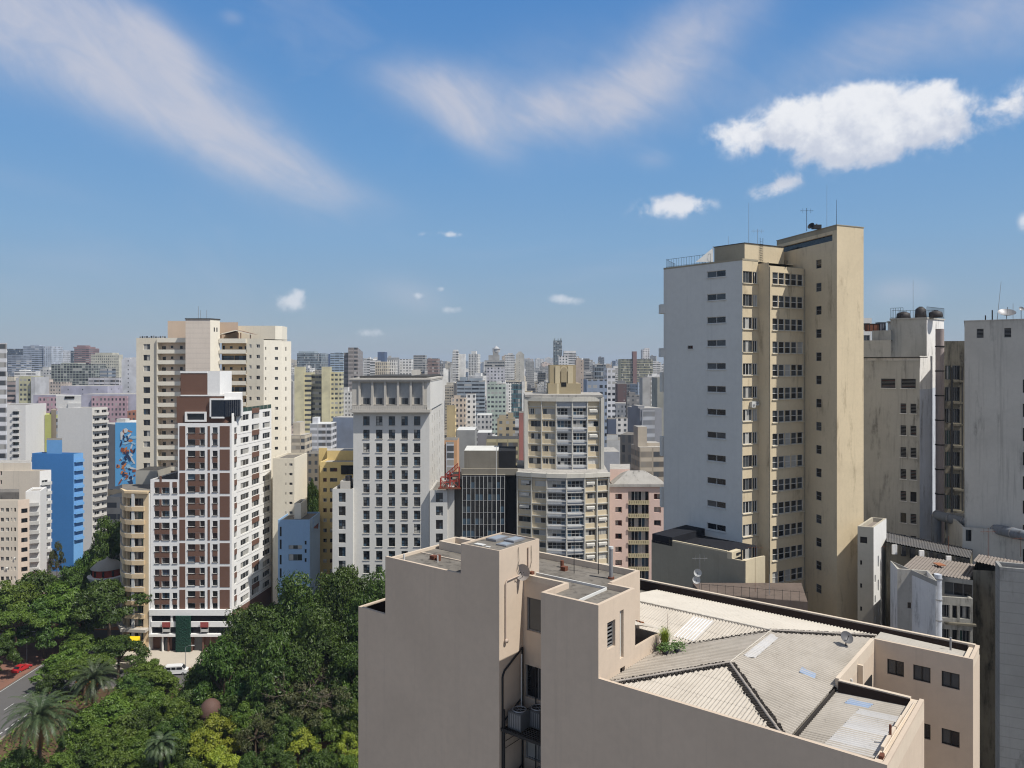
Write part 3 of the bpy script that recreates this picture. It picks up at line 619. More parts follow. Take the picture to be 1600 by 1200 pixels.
for z in (52.55, 49.2):
    g = t.part('grating')
    for i in range(12): lbox(g, .1+i*.155, .19+i*.155, -5.8, -3.3, z, z+.05, BLACKM, True)
    lbox(g, .05, .1, -5.8, -3.3, z-.05, z+.1, BLACKM, True)
pp = t.part('post')
for b in (-5.7, -3.35): lbox(pp, .1, .18, b, b+.08, 40, 53.6, BLACKM, True)
t.done()
# plants in the corner of the terrace
POT = plain('dark_pot', (.02, .02, .03), .4); GRASSG = plain('grass_blade', (.30, .38, .05), .6, var=.3, scale=8); LEAFG = plain('pot_leaf', (.09, .16, .04), .6, var=.3, scale=8)
t = Thing('potted_grass', L3(5.6, .5, 56.35), 'pot of bright upright grass standing on the corrugated roof by the terrace wall', 'plant'); p = t.part('pot'); c = L3(5.6, .5, 56.33); p.lathe(c, [(0, 0), (.16, 0), (.22, .35), (.2, .35), (.18, .3), (0, .3)], POT, 14)
g = t.part('blade'); rn = random.Random(3)
for i in range(240):
    an = rn.random()*6.28; r0 = rn.random()*.15; l = .6+rn.random()*.5; sp = .08+rn.random()*.42; b = c+Vector((math.cos(an)*r0, math.sin(an)*r0, .3)); w = Vector((-math.sin(an), math.cos(an), 0))*.014
    m1 = b+Vector((math.cos(an)*sp*.3, math.sin(an)*sp*.3, l*.6)); e = b+Vector((math.cos(an)*sp, math.sin(an)*sp, l*(1-.4*sp)))
    g.face([b-w, b+w, m1+w*.8, m1-w*.8], GRASSG); g.face([m1-w*.8, m1+w*.8, e], GRASSG)
for o in t.done(): pass
t = Thing('potted_shrub', L3(5.45, 1.0, 56.35), 'low leafy dark green shrub in pots beside the bright roof grass', 'plant'); p = t.part('pot'); c = L3(5.15, .75, 56.36); p.lathe(c, [(0, 0), (.14, 0), (.18, .28), (0, .28)], POT, 12); c2 = L3(5.6, 1.15, 56.44); p.lathe(c2, [(0, 0), (.12, 0), (.15, .2), (0, .2)], POT, 12)
g = t.part('foliage')
for i in range(420):
    cc = (c if i % 2 else c2)+Vector((rn.gauss(0, .2), rn.gauss(0, .2), .28+abs(rn.gauss(0, .14)))); u = Vector((rn.gauss(0, 1), rn.gauss(0, 1), rn.gauss(0, .6))).normalized()*.07; w = u.orthogonal().normalized()*.03
    g.face([cc-u, cc+w, cc+u, cc-w], LEAFG)
t.done()
t = Thing('potted_vine', L3(5.85, .1, 56.35), 'straggly plant with bare brown stems at the corner post of the terrace', 'plant'); g = t.part('stem'); c = L3(6.0, .15, 56.35)
for i in range(26):
    e = c+Vector((rn.gauss(0, .16), rn.gauss(0, .16), .3+rn.random()*.8)); g.cyl(c+Vector((rn.gauss(0, .08), rn.gauss(0, .08), 0)), e, .008, RUST, 4); g.face([e, e+Vector((.05, 0, .03)), e+Vector((.02, 0, .09))], LEAFG)
p = t.part('pot'); p.lathe(L3(5.75, .25, 56.34), [(0, 0), (.15, 0), (.2, .22), (0, .22)], plain('clay_pot', (.25, .09, .04), .8), 12); t.done()
t = Thing('stored_junk', L3(4.6, -.7, 55.9), 'pile of dark boxes and white bags stored on the sunken terrace under the lean-to roof', 'boxes'); g = t.part('box')
for i, (a, b, s_, mm) in enumerate(((3.8, -.4, .45, BLACKM), (4.3, -.7, .5, METAL), (4.8, -.35, .35, plain('dim_plastic', (.25, .27, .3), .6)), (5.2, -.8, .4, BLACKM), (4.5, -.25, .3, CORR_W))): lbox(g, a-s_/2, a+s_/2, b-s_/3, b+s_/3, 55.92, 55.92+s_*1.5, mm, True)
t.done()
# ================================================================== TALL WHITE AND YELLOW BUILDING
YW = wallmat('yellow_render', (0.64, 0.535, 0.37), .22, .30, grime=(.22, .17, .11), patch=.2, scale=.9); WH = wallmat('white_gable_paint', (0.60, 0.605, 0.58), .14, .3, grime=(.3, .31, .32), scale=.5)
YG = wallmat('grey_shade_and_trim', (0.36, 0.32, 0.24), .4, .5, scale=1); CREAMS = wallmat('cream_sill', (0.62, 0.55, 0.42), .2, .2)
C0, C1 = walk(1037, 104.5, [('u', -49.9, 1160)]); ZT = 84.3
Pa, Pb, Pc = walk(1160, 95, [('u', 29, 1184.5), ('u', -61, 1201.5), ('u', 29, 1257)])[1:]
C1 = pt(1160, 95); C0 = C1-hd(-49.9)*12.37
T = Thing('apartment_tower', V3((C1+Pc)/2, 0), 'tall apartment block with blank bluish white gable, yellow window bays and a yellow stair tower', 'building')
w = T.part('wall'); rf = T.part('roof')
dS = 97.95
r12 = [(71-(428+36.0*i+5-570)/F*dS, 71-(428+36.0*i-5-570)/F*dS) for i in range(12)]
hS = -49.9; cs = [(at_u(C0, hS, 1104.6), at_u(C0, hS, 1133.8))]
ops = [(a, b, za, zb, 'slab') for a, b in cs for za, zb in r12]+[(at_u(C0, hS, 1074.5), at_u(C0, hS, 1082.5), Zv(545, 101), Zv(540, 101), 'red')]
facade(T, w, C0, C1, 0, ZT, WH, ops, .18, WH)
rr = [(Zv(442.5+35.9*i, 95.6), Zv(424+35.9*i, 95.6)) for i in range(13)]
facade(T, w, C1, Pa, 0, ZT, YW, [(.10, 1.72, a, b, random.choice(['white3', 'white3', 'case3'])) for a, b in rr]+[(1.80, 2.62, a, b, 'white2') for a, b in rr], .15, CREAMS)
facade(T, w, Pa, Pb, 0, ZT-.5, YW); facade(T, w, Pb, Pc, 0, ZT-.9, YW, [o for i in range(14) for a, b in [(Zv(445.5+35.6*i, 96.4), Zv(427+35.6*i, 96.4))] for o in [(.62+k*1.13, 1.66+k*1.13, a, b, 'strip5') for k in range(5)]], .15, CREAMS)
hb = 119; back2 = [Pc+hd(hb)*16, C0+hd(60)*9]
poly = [C0, C1, Pa, Pc+(Pa-Pb), back2[0], back2[1]]
for a, b in ((poly[3], back2[0]), (back2[0], back2[1]), (back2[1], C0)): facade(T, w, a, b, 0, ZT, YW)
rf.face([V3(p, ZT-.25) for p in (C0, C1, Pa, Pc+(Pa-Pb), back2[0], back2[1])], ROOF_C); rf.face([V3(p, ZT-.9) for p in (Pa, Pb, Pc, Pc+(Pa-Pb))], ROOF_C)
ed = T.part('parapet')
for a, b, z in ((C0, C1, ZT), (C1, Pa, ZT)):
    d = (b-a).normalized(); n = Vector((-d.y, d.x))
    ed.prism([a-n*.03, b-n*.03, b+n*.2, a+n*.2], z-.2, z+.03, YG)
# stair tower
TT = T.part('stair_tower'); t0 = Pc-hd(-75)*6.0; t1 = Pc+hd(-75)*6.23; t2 = t1+hd(24)*4.45; t3 = t2+hd(105)*12.2
zt = 87.9; TT2 = T.part('wall')
def sq(i): return (at_u(t0, -75, 1275), at_u(t0, -75, 1283.5), Zv(419+36.3*i, 95), Zv(405.5+36.3*i, 95), 'plate')
facade(T, TT, t0, t1, 0, zt-1.9, YW, [sq(i) for i in range(15)], .12)
facade(T, TT, t0, t1, zt-1.9, zt-.55, YW, [(.25, 11.4, zt-1.75, zt-.95, None)], .35)
facade(T, TT, t0, t1, zt-.55, zt, YG); TT.prism([t1-hd(-75)*11.7+hd(15)*-.3*0, t1, t1, t1], zt, zt, YG) if False else None
facade(T, TT, t1, t2, 0, zt, YW); facade(T, TT, t2, t3, 0, zt, YW); facade(T, TT, t3, t0, 0, zt, YW)
rf.face([V3(p, zt-.1) for p in (t0, t1, t2, t3)], ROOF_D)
lipp = inset([t0, t1, t2, t3], -.06); ed.prism(lipp, zt, zt+.10, YG)
# roof house
e0 = pt(1116, 101); e1 = pt(1163.5, 94.8+1.9); e1 = e0+hd(-49.9)*((at_u(e0, -49.9, 1163.5))); e2 = e1+hd(29)*at_u(e1, 29, 1225); e3 = e2+hd(119)*6; e4 = e0+hd(60)*2
rh = T.part('roof_house'); zh = Zv(380, e1.y); facade(T, rh, e0, e1, ZT-.25, zh, YG); facade(T, rh, e1, e2, ZT-.25, zh, YW); facade(T, rh, e2, e3, ZT-.25, zh, YW); rh.face([V3(p, zh) for p in (e0, e1, e2, e3, e4)], ROOF_D)  # left face coloured grey as shaded, other faces yellow as lit
rh.prism(inset([e0, e1, e2, e3, e4], -.08), zh, zh+.09, ROOF_D)
# side balconies at the far edge
for v in (484, 552): T.part('balcony').box(-.45, .3, -.2, 1.2, Zv(v+6, 105), Zv(v-8, 105), WH, Matrix.Translation((C0.x, C0.y, 0)))
for v in (590, 690, 770): T.part('balcony').box(-.3, .3, .2, 1.2, Zv(v+22, 105), Zv(v-8, 105), WH, Matrix.Translation((C0.x, C0.y, 0)))
fin = T.part('downpipe'); n_ = hd(-61); q0 = Pb+hd(29)*.08+n_*.06; fin.cyl(V3(q0, 20), V3(q0, ZT-1), .05, YG, 6); q1 = Pc+hd(-61)*.1-hd(29)*.1; fin.cyl(V3(q1, 20), V3(q1, ZT-1), .06, YG, 6)
# railing
rl = T.part('railing'); rn = random.Random(5)
def rail(mb, a, b, z, h=1.15, step=.42, r=.02, mat=BLACKM):
    L = (b-a).length; d = (b-a)/L; n = int(L/step)
    for i in range(n+1): p = a+d*(L*i/n); mb.cyl(V3(p, z), V3(p, z+h), r, mat, 4)
    mb.cyl(V3(a, z+h), V3(b, z+h), r*1.2, mat, 4); mb.cyl(V3(a, z+h*.12), V3(b, z+h*.12), r, mat, 4)
rail(rl, C0+hd(-49.9)*.3+hd(40)*.2, C0+hd(-49.9)*7.5+hd(40)*.2, ZT); rail(rl, C0+hd(-49.9)*.3+hd(40)*.2, C0+hd(60)*5, ZT); rail(rl, e2+hd(29)*.1, e2+hd(29)*3.0, ZT-.6)
ld = T.part('ladder'); lp = e1+hd(29)*2.9-hd(119)*.12
for s_ in (-.25, .25): ld.cyl(V3(lp+hd(29)*s_, ZT-.2), V3(lp+hd(29)*s_, zh+.9), .025, BLACKM, 5)
for i in range(10): z = ZT+i*.3; ld.cyl(V3(lp-hd(29)*.25, z), V3(lp+hd(29)*.25, z), .018, BLACKM, 5)
T.done()
acg = 'air conditioners on the yellow window bay'
for i, (x, v) in enumerate(((1.55, 634), (2.2, 631))):
    p = C1+hd(29)*x+hd(-61)*.25; z = Zv(v+3, 95); t = Thing('air_conditioner', V3(p, z), ['white air conditioner box under a yellow bay window, left of the pair', 'white air conditioner box under a yellow bay window, right of the pair'][i], 'air conditioner', acg); c = t.part('casing'); M = Matrix.Translation((p.x, p.y, z)) @ Matrix.Rotation(R(29), 4, 'Z'); c.box(-.3, .3, -.18, .2, 0, .75 if i == 0 else .5, WHITEP, M); c = t.part('fan_grille', under='casing'); c.lathe(M @ Vector((0, -.19, .3)), [(.2, 0), (.17, .02), (0, .02)], METAL, 12, Vector((hd(-61).x, hd(-61).y, 0))); t.done()
# antennas and dish of the tall block
def on(u, d, z): p = pt(u, d); return V3(p, z)
mast(on(1170, 99, zh), Zv(317, 99)-zh, 'tallest thin aerial on the roof house of the yellow apartment tower', .03, 0, METAL, True)
mast(on(1184, 99, zh), Zv(358, 99)-zh, 'short aerial with crossed bars on the roof house of the yellow apartment tower', .03, 6, METAL)
mast(on(1138, 101, zh), Zv(369, 101)-zh, 'short bare rod at the left end of the yellow tower’s roof house', .02, 0, METAL)
mast(on(1260.5, 96, zt), Zv(325, 96)-zt, 'dark lightning rod with small crossbar on the stair tower, leftmost of three', .035, 3, BLACKM)
mast(on(1292, 95, zt), Zv(288, 95)-zt, 'tall thin grey aerial in the middle of the stair tower top', .02, 0, METAL, True)
mast(on(1307, 93.5, zt), Zv(312, 93.5)-zt, 'dark rod at the front corner of the stair tower top', .03, 0, BLACKM, True)
dish(on(1268, 94.9, zt+.05), .45, 235, 30, 'dark satellite dish on the top of the yellow stair tower', .35, BLACKM); 
t = Thing('roof_unit', on(1276, 95, zt), 'small dark equipment box beside the dish on the stair tower', 'equipment box'); c = t.part('box'); p = pt(1276, 95); c.box(p.x-.5, p.x+.5, p.y-.3, p.y+.3, zt+.1, zt+.6, BLACKM); c.cyl((p.x, p.y, zt+.6), (p.x, p.y, zt+.75), .1, METAL); t.done()
t = Thing('roof_antenna_dish', on(1108, 98.5, ZT), 'white triangular dish antenna behind the railing on the white gable roof', 'antenna'); c = t.part('reflector'); p = on(1106, 99, ZT); c.face([p+Vector((-1.6, 0, .1)), p+Vector((.7, 0, .1)), p+Vector((.75, .2, 2.0))], WHITEP); c.face([p+Vector((-1.6, .1, .1)), p+Vector((.7, .1, .1)), p+Vector((.75, .3, 2.0))][::-1], WHITEP)
c2 = t.part('strut'); c2.cyl(p+Vector((.7, .1, 0)), p+Vector((.75, .2, 2.2)), .04, METAL); c2.cyl(p+Vector((-.3, .3, 0)), p+Vector((.3, .2, 1.2)), .03, METAL); t.done()
# ================================================================== LOW ANNEX IN FRONT
AN = wallmat('annex_render_shaded', (0.34, 0.31, 0.24), .3, .5, grime=(.12, .11, .09), scale=.8); ANL = wallmat('annex_render_lit', (0.60, 0.52, 0.37), .2, .35, grime=(.25, .2, .13), scale=.8)  # one render in two tones: darker for the shaded wall, lighter for sunlit faces
a1 = pt(1165, 87); hA = -46; a0 = a1+hd(hA)*at_u(a1, hA, 1018); za = Zv(877, 87)
T = Thing('annex_building', V3(a0, 0), 'low olive grey annex with black roof in front of the tall white gable', 'building')
w = T.part('wall'); rf = T.part('roof'); d = (a1-a0).normalized(); LL = (a1-a0).length
s1 = (a0+d*LL*.2); s2 = a0+d*(LL*.82)
facade(T, w, a0, s1, 0, za+.3, AN); facade(T, w, s1, s2, 0, za+.55, AN); facade(T, w, s2, a1, 0, za-.1, AN)
bk = hd(44)
w.prism([s1, s2, s2+bk*.25, s1+bk*.25], za+.55, za+.75, ANL); w.prism([s2, s2+d*.6, s2+d*.6+bk*2, s2+bk*2], za-.1, za+.7, ANL); w.prism([s2+d*.6, a1, a1+bk*.2, s2+d*.6+bk*.2], za-.1, za, ANL)
BLK = wallmat('black_membrane', (.02, .021, .026), .3, 0, scale=2)
rf.prism([a0+d*.1, s1+d*.5, s1+d*.5+bk*8, a0+d*.1+bk*8], za, za+1.1, BLK); rf.face([V3(p, za+.25) for p in (s1+bk*.25+d*.5, s2+bk*.25, s2+bk*7, s1+bk*7+d*.5)], BLK)
for i in range(7): p = s1+d*(1.5+i*1.1)+bk*(1+.3*(i % 3)); rf.prism([p, p+d*.7, p+d*.7+bk*.8, p+bk*.8], za+.25, za+.45, BLK)
# curved balcony at its end, in the lighter sunlit tone
pts = [a1]; hh = 44
for i in range(6): pts.append(pts[-1]+hd(hh-i*3)*.62)
zb = za-3.4
for i in range(6):
    facade(T, w, pts[i], pts[i+1], zb, za-.1, ANL); n1 = hd(hh-i*3+90)
    w.prism([pts[i], pts[i+1], pts[i+1]+n1*.25, pts[i]+n1*.25], za-.1, za+.05, ANL)
for i in range(3): facade(T, w, pts[i]+hd(134)*1.2, pts[i+1]+hd(134)*1.2, 0, zb, AN)
w.face([V3(p, zb) for p in pts]+[V3(pts[-1]+hd(134)*3, zb), V3(a1+hd(134)*3, zb)], AN)
facade(T, w, a1, a1+hd(134)*1.2, 0, zb, AN)
# low brownish terrace in front
tr = T.part('terrace', 'low brownish terrace roof with thin posts at the foot of the annex'); q0, q1 = pt(1096, 83), pt(1262, 80)
tr.prism([q0, q1, q1+Vector((2, 7)), q0+Vector((0, 4))], 0, Zv(936, 81), wallmat('brown_terrace', (.16, .125, .105), .5, .3, patch=.5, scale=2))
for i in range(14): p = q0+(q1-q0)*(i/13.); tr.cyl(V3(p, Zv(936, 81)), V3(p, Zv(936, 81)+1.1), .02, BLACKM, 4)
tr.cyl(V3(q0, Zv(936, 81)+1.0), V3(q1, Zv(936, 81)+1.0), .02, BLACKM, 4)
T.done()
mm = on(1093.5, 82, Zv(922, 82)); mast(mm, 3.9, 'thin pole with crossbar carrying two small white dishes in front of the olive annex', .03, 3)
dish(on(1088.5, 81.6, Zv(910, 81.6)), .42, 200, 5, 'lower white satellite dish on the pole before the olive annex', .3, WHITEP); dish(on(1090.5, 81.6, Zv(896, 81.6)), .42, 200, 5, 'upper white satellite dish on the pole before the olive annex', .1, WHITEP)
mast(on(1180, 81, Zv(925, 81)), 5.4, 'rusty thin aerial in front of the curved annex balcony', .02, 3, RUST, True)
mast(on(1202, 80, Zv(930, 80)), 2.2, 'short aerial with small white head, right of the rusty aerial on the annex terrace', .03, 0, METAL)
# ================================================================== RIGHT SIDE: STAINED BLOCKS
CS = wallmat('stained_concrete', (0.53, 0.51, 0.465), .3, .85, grime=(.09, .087, .08), patch=.35, scale=.8)
CS2 = wallmat('stained_grey_plaster', (0.50, 0.485, 0.44), .3, .9, grime=(.08, .075, .07), patch=.40, scale=.9)
GRIMY = wallmat('grimy_wall', (0.40, 0.385, 0.345), .5, .9, grime=(.03, .03, .028), patch=.95, scale=1.3)
CW = wallmat('weathered_white', (0.80, 0.78, 0.75), .25, .45, grime=(.10, .09, .085), patch=.45, scale=1.2)
MOULD = wallmat('mouldy_wall', (0.20, 0.18, 0.14), .6, .8, grime=(.018, .017, .015), patch=1.2, scale=1.1)
BLUEG = wallmat('blue_shade_and_duct', (0.55, 0.58, 0.64), .3, .4, grime=(.1, .1, .1), patch=.4, scale=1)  # bluish cast shade painted on the block's lower flanks; also the duct's colour
HR = -37
def tr(name, uv, label, cat='building', grp=None):
    return Thing(name, V3(uv, 0), label, cat, grp)
# block A, lower and upper volume
p1 = pt(1437, 103); p0 = p1+hd(HR)*at_u(p1, HR, 1335)
T = tr('stained_apartment_block', p0, 'weathered grey block with paired louvre windows, just right of the yellow stair tower')
w = T.part('wall'); rf = T.part('roof'); zl = Zv(563, 103)
cl = cols(p0, HR, [(1407, 1416), (1422.5, 1432)]); rws = [(Zv(646.5+34.6*i, 103), Zv(631+34.6*i, 103)) for i in range(12)]
facade(T, w, p0, p1, 0, zl, CS2, cross(cl, rws, ['louvre', 'louvre', 'dark'])+[(a, b, Zv(607, 103), Zv(592, 103), 'louvre') for a, b in cols(p0, HR, [(1376.5, 1399), (1408, 1431)])], .15, CW)
p2 = p1+hd(40)*at_u(p1, 40, 1457)
facade(T, w, p1, p2, 0, Zv(608, 104), BLUEG); facade(T, w, p1, p2, Zv(608, 104), zl+.6, CW)  # below the break the flank is coloured as lying in shadow
p3 = p2+hd(130)*6; p4 = p0+hd(59)*12; w.face([V3(p2, 0), V3(p3, 0), V3(p3, zl), V3(p2, zl)], CW); rf.face([V3(p, zl-.02) for p in (p0, p1, p2, p3, p4)], ROOF_L)
led = T.part('cornice'); led.prism([p0, p1, p1+hd(59)*.3, p0+hd(59)*.3], zl, zl+.35, CW)
u1 = pt(1448, 106.5); u0 = u1+hd(HR)*at_u(u1, HR, 1391.5); zu = Zv(498, 106.5); u2 = u1+hd(40)*at_u(u1, 40, 1475); u3 = u2+hd(130)*8
facade(T, w, u0, u1, zl-.1, zu, CS2); facade(T, w, u1, u2, 0, Zv(606, 107), BLUEG); facade(T, w, u1, u2, Zv(606, 107), zu, CW, cols(u1, 59, []) or ()); facade(T, w, u2, u3, 0, zu, CW)  # lower flank again in the painted shade colour
rf.prism(inset([u0, u1, u2, u3, u0+hd(59)*5], -.12), zu, zu+.2, CS2)
v0 = pt(1353, 108); v1 = v0+hd(HR)*at_u(v0, HR, 1392); facade(T, w, v0-hd(HR)*3, v1, zl-.1, Zv(532, 108), CS2); rf.face([V3(p, Zv(532, 108)) for p in (v0-hd(HR)*3, v1, v1+hd(59)*5, v0+hd(59)*5)], ROOF_D)
v2 = v0+hd(59)*2+hd(HR)*.6; v3 = v2+hd(HR)*at_u(v2, HR, 1392); facade(T, w, v2, v3, Zv(532, 108), Zv(516, 108), CS2); rf.face([V3(p, Zv(516, 108)) for p in (v2, v3, v3+hd(59)*4, v2+hd(59)*4)], ROOF_D)
col = T.part('drain_column', 'tall pinkish round drain stack at the corner'); c = p2+hd(HR)*.9; col.cyl(V3(c, 40), V3(c, zu-1.5), .55, wallmat('stack_pipe', (.36, .31, .30), .3, .4), 12)
for i in range(9): z = zu-4-i*3.4; col.cyl(V3(c, z), V3(c, z+.15), .62, BLACKM, 12)
aw = T.part('window_canopy', 'thin dark canopy line across the top window band'); aw.box(0, 9, -.5, .2, 0, .12, BLACKM, Matrix.Translation(V3(p0+hd(HR)*.2, zl+.35)) @ Matrix.Rotation(R(HR), 4, 'Z'))
rl = T.part('railing'); rail(rl, u0+hd(59)*.3, u0+hd(HR)*1.6+hd(59)*.3, zu+.2, 1.5, .3, .025); rail(rl, u1+hd(59)*.4, u2-hd(59)*.2, zu+.2, 1.5, .3, .025); rail(rl, u0+hd(59)*2.4, u2+hd(149)*1.0, zu+.2, 1.3, .5, .025)
T.done()
for i, (s_, r_, h_, lb) in enumerate(((1.6, .95, .9, 'dark flat water tank, leftmost on the weathered grey block roof'), (3.8, .75, 1.5, 'taller dark water tank in the middle of the weathered grey block roof'), (5.7, .9, .9, 'dark water tank, rightmost on the weathered grey block roof'))):
    c = u0+hd(HR)*s_+hd(59)*1.2; t = Thing('water_tank', V3(c, zu+.2), lb, 'water tank', 'water tanks on the weathered grey block'); b = t.part('tank'); b.lathe(V3(c, zu+.2), [(r_*.9, 0), (r_, .1), (r_*.92, h_*.8), (r_*.5, h_), (0, h_)], plain('tank_plastic', (.05, .045, .045), .6), 16); b = t.part('lid'); b.cyl(V3(c, zu+.2+h_), V3(c, zu+.3+h_), r_*.35, BLACKM, 12); t.done()
c = u0+hd(HR)*2.8+hd(59)*2; mast(V3(c, zu+.2), Zv(438, 108)-zu, 'tall single rod above the water tanks of the weathered grey block', .03, 0, METAL, True)
for a, bcol, lb, h_ in ((1363, RUST, 'dark red box tank on the low left roof of the weathered block', 1.0), (1376, plain('bluish_tank', (.14, .15, .19), .6), 'small bluish upright tank on the low left roof of the weathered block', 1.2)):
    c = pt(a, 111); z = Zv(516, 108); t = Thing('roof_tank', V3(c, z), lb, 'roof tank'); b = t.part('tank'); w_ = .7 if h_ == 1.0 else .4; b.box(c.x-w_*1.3, c.x+w_*1.3, c.y-.5, c.y+.5, z, z+h_, bcol); b.box(c.x-w_*1.35, c.x+w_*1.35, c.y-.55, c.y+.55, z+h_, z+h_+.08, BLACKM)
    for k in range(3): b.box(c.x-w_+k*w_*.9, c.x-w_+k*w_*.9+.06, c.y-.54, c.y-.501, z+.05, z+h_-.05, BLACKM)
    t.done()
# recessed dark block
q0 = pt(1462, 116); q1 = q0+hd(-14)*at_u(q0, -14, 1512); zq = Zv(533, 116)
T = tr('recessed_block', q0, 'dark stained block with steel windows wedged between two weathered grey towers')
w = T.part('wall'); rf = T.part('roof')
facade(T, w, q0, q1, 0, zq, MOULD, [(a, b, Zv(571+33.6*i+22, 116), Zv(571+33.6*i, 116), 'balc') for i in range(11) for a, b in cols(q0, -14, [(1477, 1485.5), (1488, 1500)])], .3)
rf.face([V3(p, zq-.3) for p in (q0, q1, q1+hd(80)*8, q0+hd(80)*8)], ROOF_D)
sh = T.part('concrete_shelf', 'thin concrete shelves under the dark windows')
for i in range(10): sh.box(at_u(q0, -14, 1487), at_u(q0, -14, 1503), -.9, 0, Zv(597+33.6*i, 116), Zv(594+33.6*i, 116), MOULD, Matrix.Translation(V3(q0, 0)) @ Matrix.Rotation(R(-14), 4, 'Z'))
dp = T.part('downpipe')
for s_ in (1486.5, 1488, 1503.5): c = pt(s_, 114.5); dp.cyl(V3(c, 20), V3(c, zq-4), .09, BLACKM, 6)
T.done()
# right tower
r0 = pt(1507, 93); zr2 = Zv(503, 93)+.05
T = tr('windowless_tower', r0+hd(HR)*6, 'big windowless grey stained tower at the right edge of the picture'); w = T.part('wall'); rf = T.part('roof')
r1 = r0+hd(HR)*16
facade(T, w, r0, r1, 0, zr2, CS, [(a, b, Zv(527.5, 91), Zv(513, 91), 'louvre') for a, b in cols(r0, HR, [(1526, 1537), (1569, 1580)])]+[(a, b, Zv(614+38*i, 89), Zv(593+38*i, 89), 'dark') for i in range(10) for a, b in cols(r0, HR, [(1598, 1608)])], .2)
for a, b in ((r1, r1+hd(59)*14), (r1+hd(59)*14, r0+hd(59)*14), (r0+hd(59)*14, r0)): facade(T, w, a, b, 0, zr2, CW)
rf.face([V3(p, zr2-.3) for p in (r0, r1, r1+hd(59)*14, r0+hd(59)*14)], ROOF_D); lp = T.part('roof_edge'); lp.prism(inset([r0, r1, r1+hd(59)*14, r0+hd(59)*14], -.06), zr2, zr2+.12, CS)
for s_ in (2.2, 2.9): lp.cyl(V3(r0+hd(HR)*s_+hd(59)*.5, zr2), V3(r0+hd(HR)*s_+hd(59)*.5, zr2+.7+.6*(s_ > 2.5)), .07, BLACKM)
T.done()
c = r0+hd(HR)*3.4+hd(59)*1; mast(V3(c, zr2), Zv(440, 92)-zr2, 'tall leaning rod on the windowless tower at the right edge', .035, 0, METAL, True, lean=.5)
c = r0+hd(HR)*4.35+hd(59)*.5; dish(V3(c, zr2), .95, 200, 62, 'large flat satellite dish on the windowless right edge tower', .7, METAL)
c = r0+hd(HR)*5.0+hd(59)*.5; mast(V3(c, zr2), 2.0, 'short mast beside the large dish on the windowless tower', .03, 0, METAL)
c = r0+hd(HR)*5.8+hd(59)*.5; dish(V3(c, zr2), .28, 190, 30, 'small round dish on a thin mast at the far right of the windowless tower', 1.3, METAL)
# horizontal duct and pale wing at the tower foot
t = tr('ventilation_duct', pt(1466, 99), 'thick grey duct running along the foot of the windowless tower', 'duct'); d_ = t.part('pipe'); a_, b_ = P3(1463, 805, 101), P3(1640, 846, 84); DU = wallmat('duct_sheet', (.20, .22, .25), .3, .3, patch=.4, scale=2); d_.cyl(a_, b_, .62, DU, 12); d_.cyl(a_, a_-Vector((0, 0, 8)), .62, DU, 12)
d_ = t.part('collar')
for i in range(7): c = a_+(b_-a_)*(i/7.); d_.cyl(c, c+(b_-a_).normalized()*.15, .68, METAL, 12)
t.done()
def simple(name, u0, d0, h, u1, vtop, mat, label, roof=ROOF_C, deep=10, side=None, sidemat=None, ops=None, sops=None, vref=None, par=.5, z=None, cat='building', grp=None, rec=.2, rim=None, sill=None, lside=None, winn='window'):
    """one block: front from photo column u0 to u1 at depth d0, heading h; right side out to column `side`"""
    a = pt(u0, d0); b = a+hd(h)*at_u(a, h, u1); zz = z if z is not None else Zv(vtop, vref or d0)
    if side: hs = h+90 if not isinstance(side, tuple) else side[1]; c = b+hd(hs)*at_u(b, hs, side if not isinstance(side, tuple) else side[0]); e = a+hd(hs)*(c-b).length
    else: hs = h+90; c = b+hd(hs)*deep; e = a+hd(hs)*deep
    T = Thing(name, V3(a, 0), label, cat, grp); w = T.part('wall'); rf = T.part('roof'); sm = sidemat or mat
    facade(T, w, a, b, 0, zz, mat, ops(a, h) if ops else (), rec, sill); facade(T, w, b, c, 0, zz, sm, sops(b, hs) if sops else (), rec, sill)
    facade(T, w, c, e, 0, zz, sm); facade(T, w, e, a, 0, zz, lside or sm); cap(w, rf, [a, b, c, e], zz, mat, roof, par, .25, rim)
    T.P = (a, b, c, e); T.zz = zz
    return T
T = simple('pale_wing', 1504, 92, -20, 1640, 824, CS2, 'plain pale wing under the duct at the foot of the windowless tower', ops=lambda a, h: [(*cols(a, h, [(1509, 1518)])[0], Zv(848, 91), Zv(830, 91), 'dark2')]); T.done()
# dark shed roofs
def slope(name, pts4, label, mat, cm=True, pitch=.3, wallm=None, down=None):
    T = Thing(name, Vector((pts4[0].x, pts4[0].y, 0)), label, 'building'); r = T.part('roof'); w = T.part('wall')
    dn = down or (pts4[3]-pts4[0])
    corr(r, pts4, dn, mat, pitch, .04, 2.0); n = len(pts4)
    for i in range(n):
        a, b = pts4[i], pts4[(i+1) % n]; w.face([Vector((a.x, a.y, 0)), Vector((b.x, b.y, 0)), b-Vector((0, 0, .15)), a-Vector((0, 0, .15))], wallm or MOULD)
    return T
DKR = corrmat('dark_fibre_sheet', (.10, .10, .105)); RSR = corrmat('rusty_fibre_sheet', (.23, .20, .18)); 
T = slope('shed_roof_building', [P3(1386, 831, 97), P3(1520, 858, 92), P3(1516, 872, 86), P3(1385, 846, 90)], 'long dark corrugated shed roof with dark slots, behind the rusty brown roof', DKR)
st = T.part('clerestory', 'row of dark slots and pale posts under the dark shed roof')
for i in range(9):
    a_ = P3(1392+i*14, 849+i*2.9, 89.6-i*.45); st.box(a_.x, a_.x+.55, a_.y-.4, a_.y-.2, a_.z-1.2, a_.z-.1, CW if i % 3 == 0 else G_DARK)
T.done()
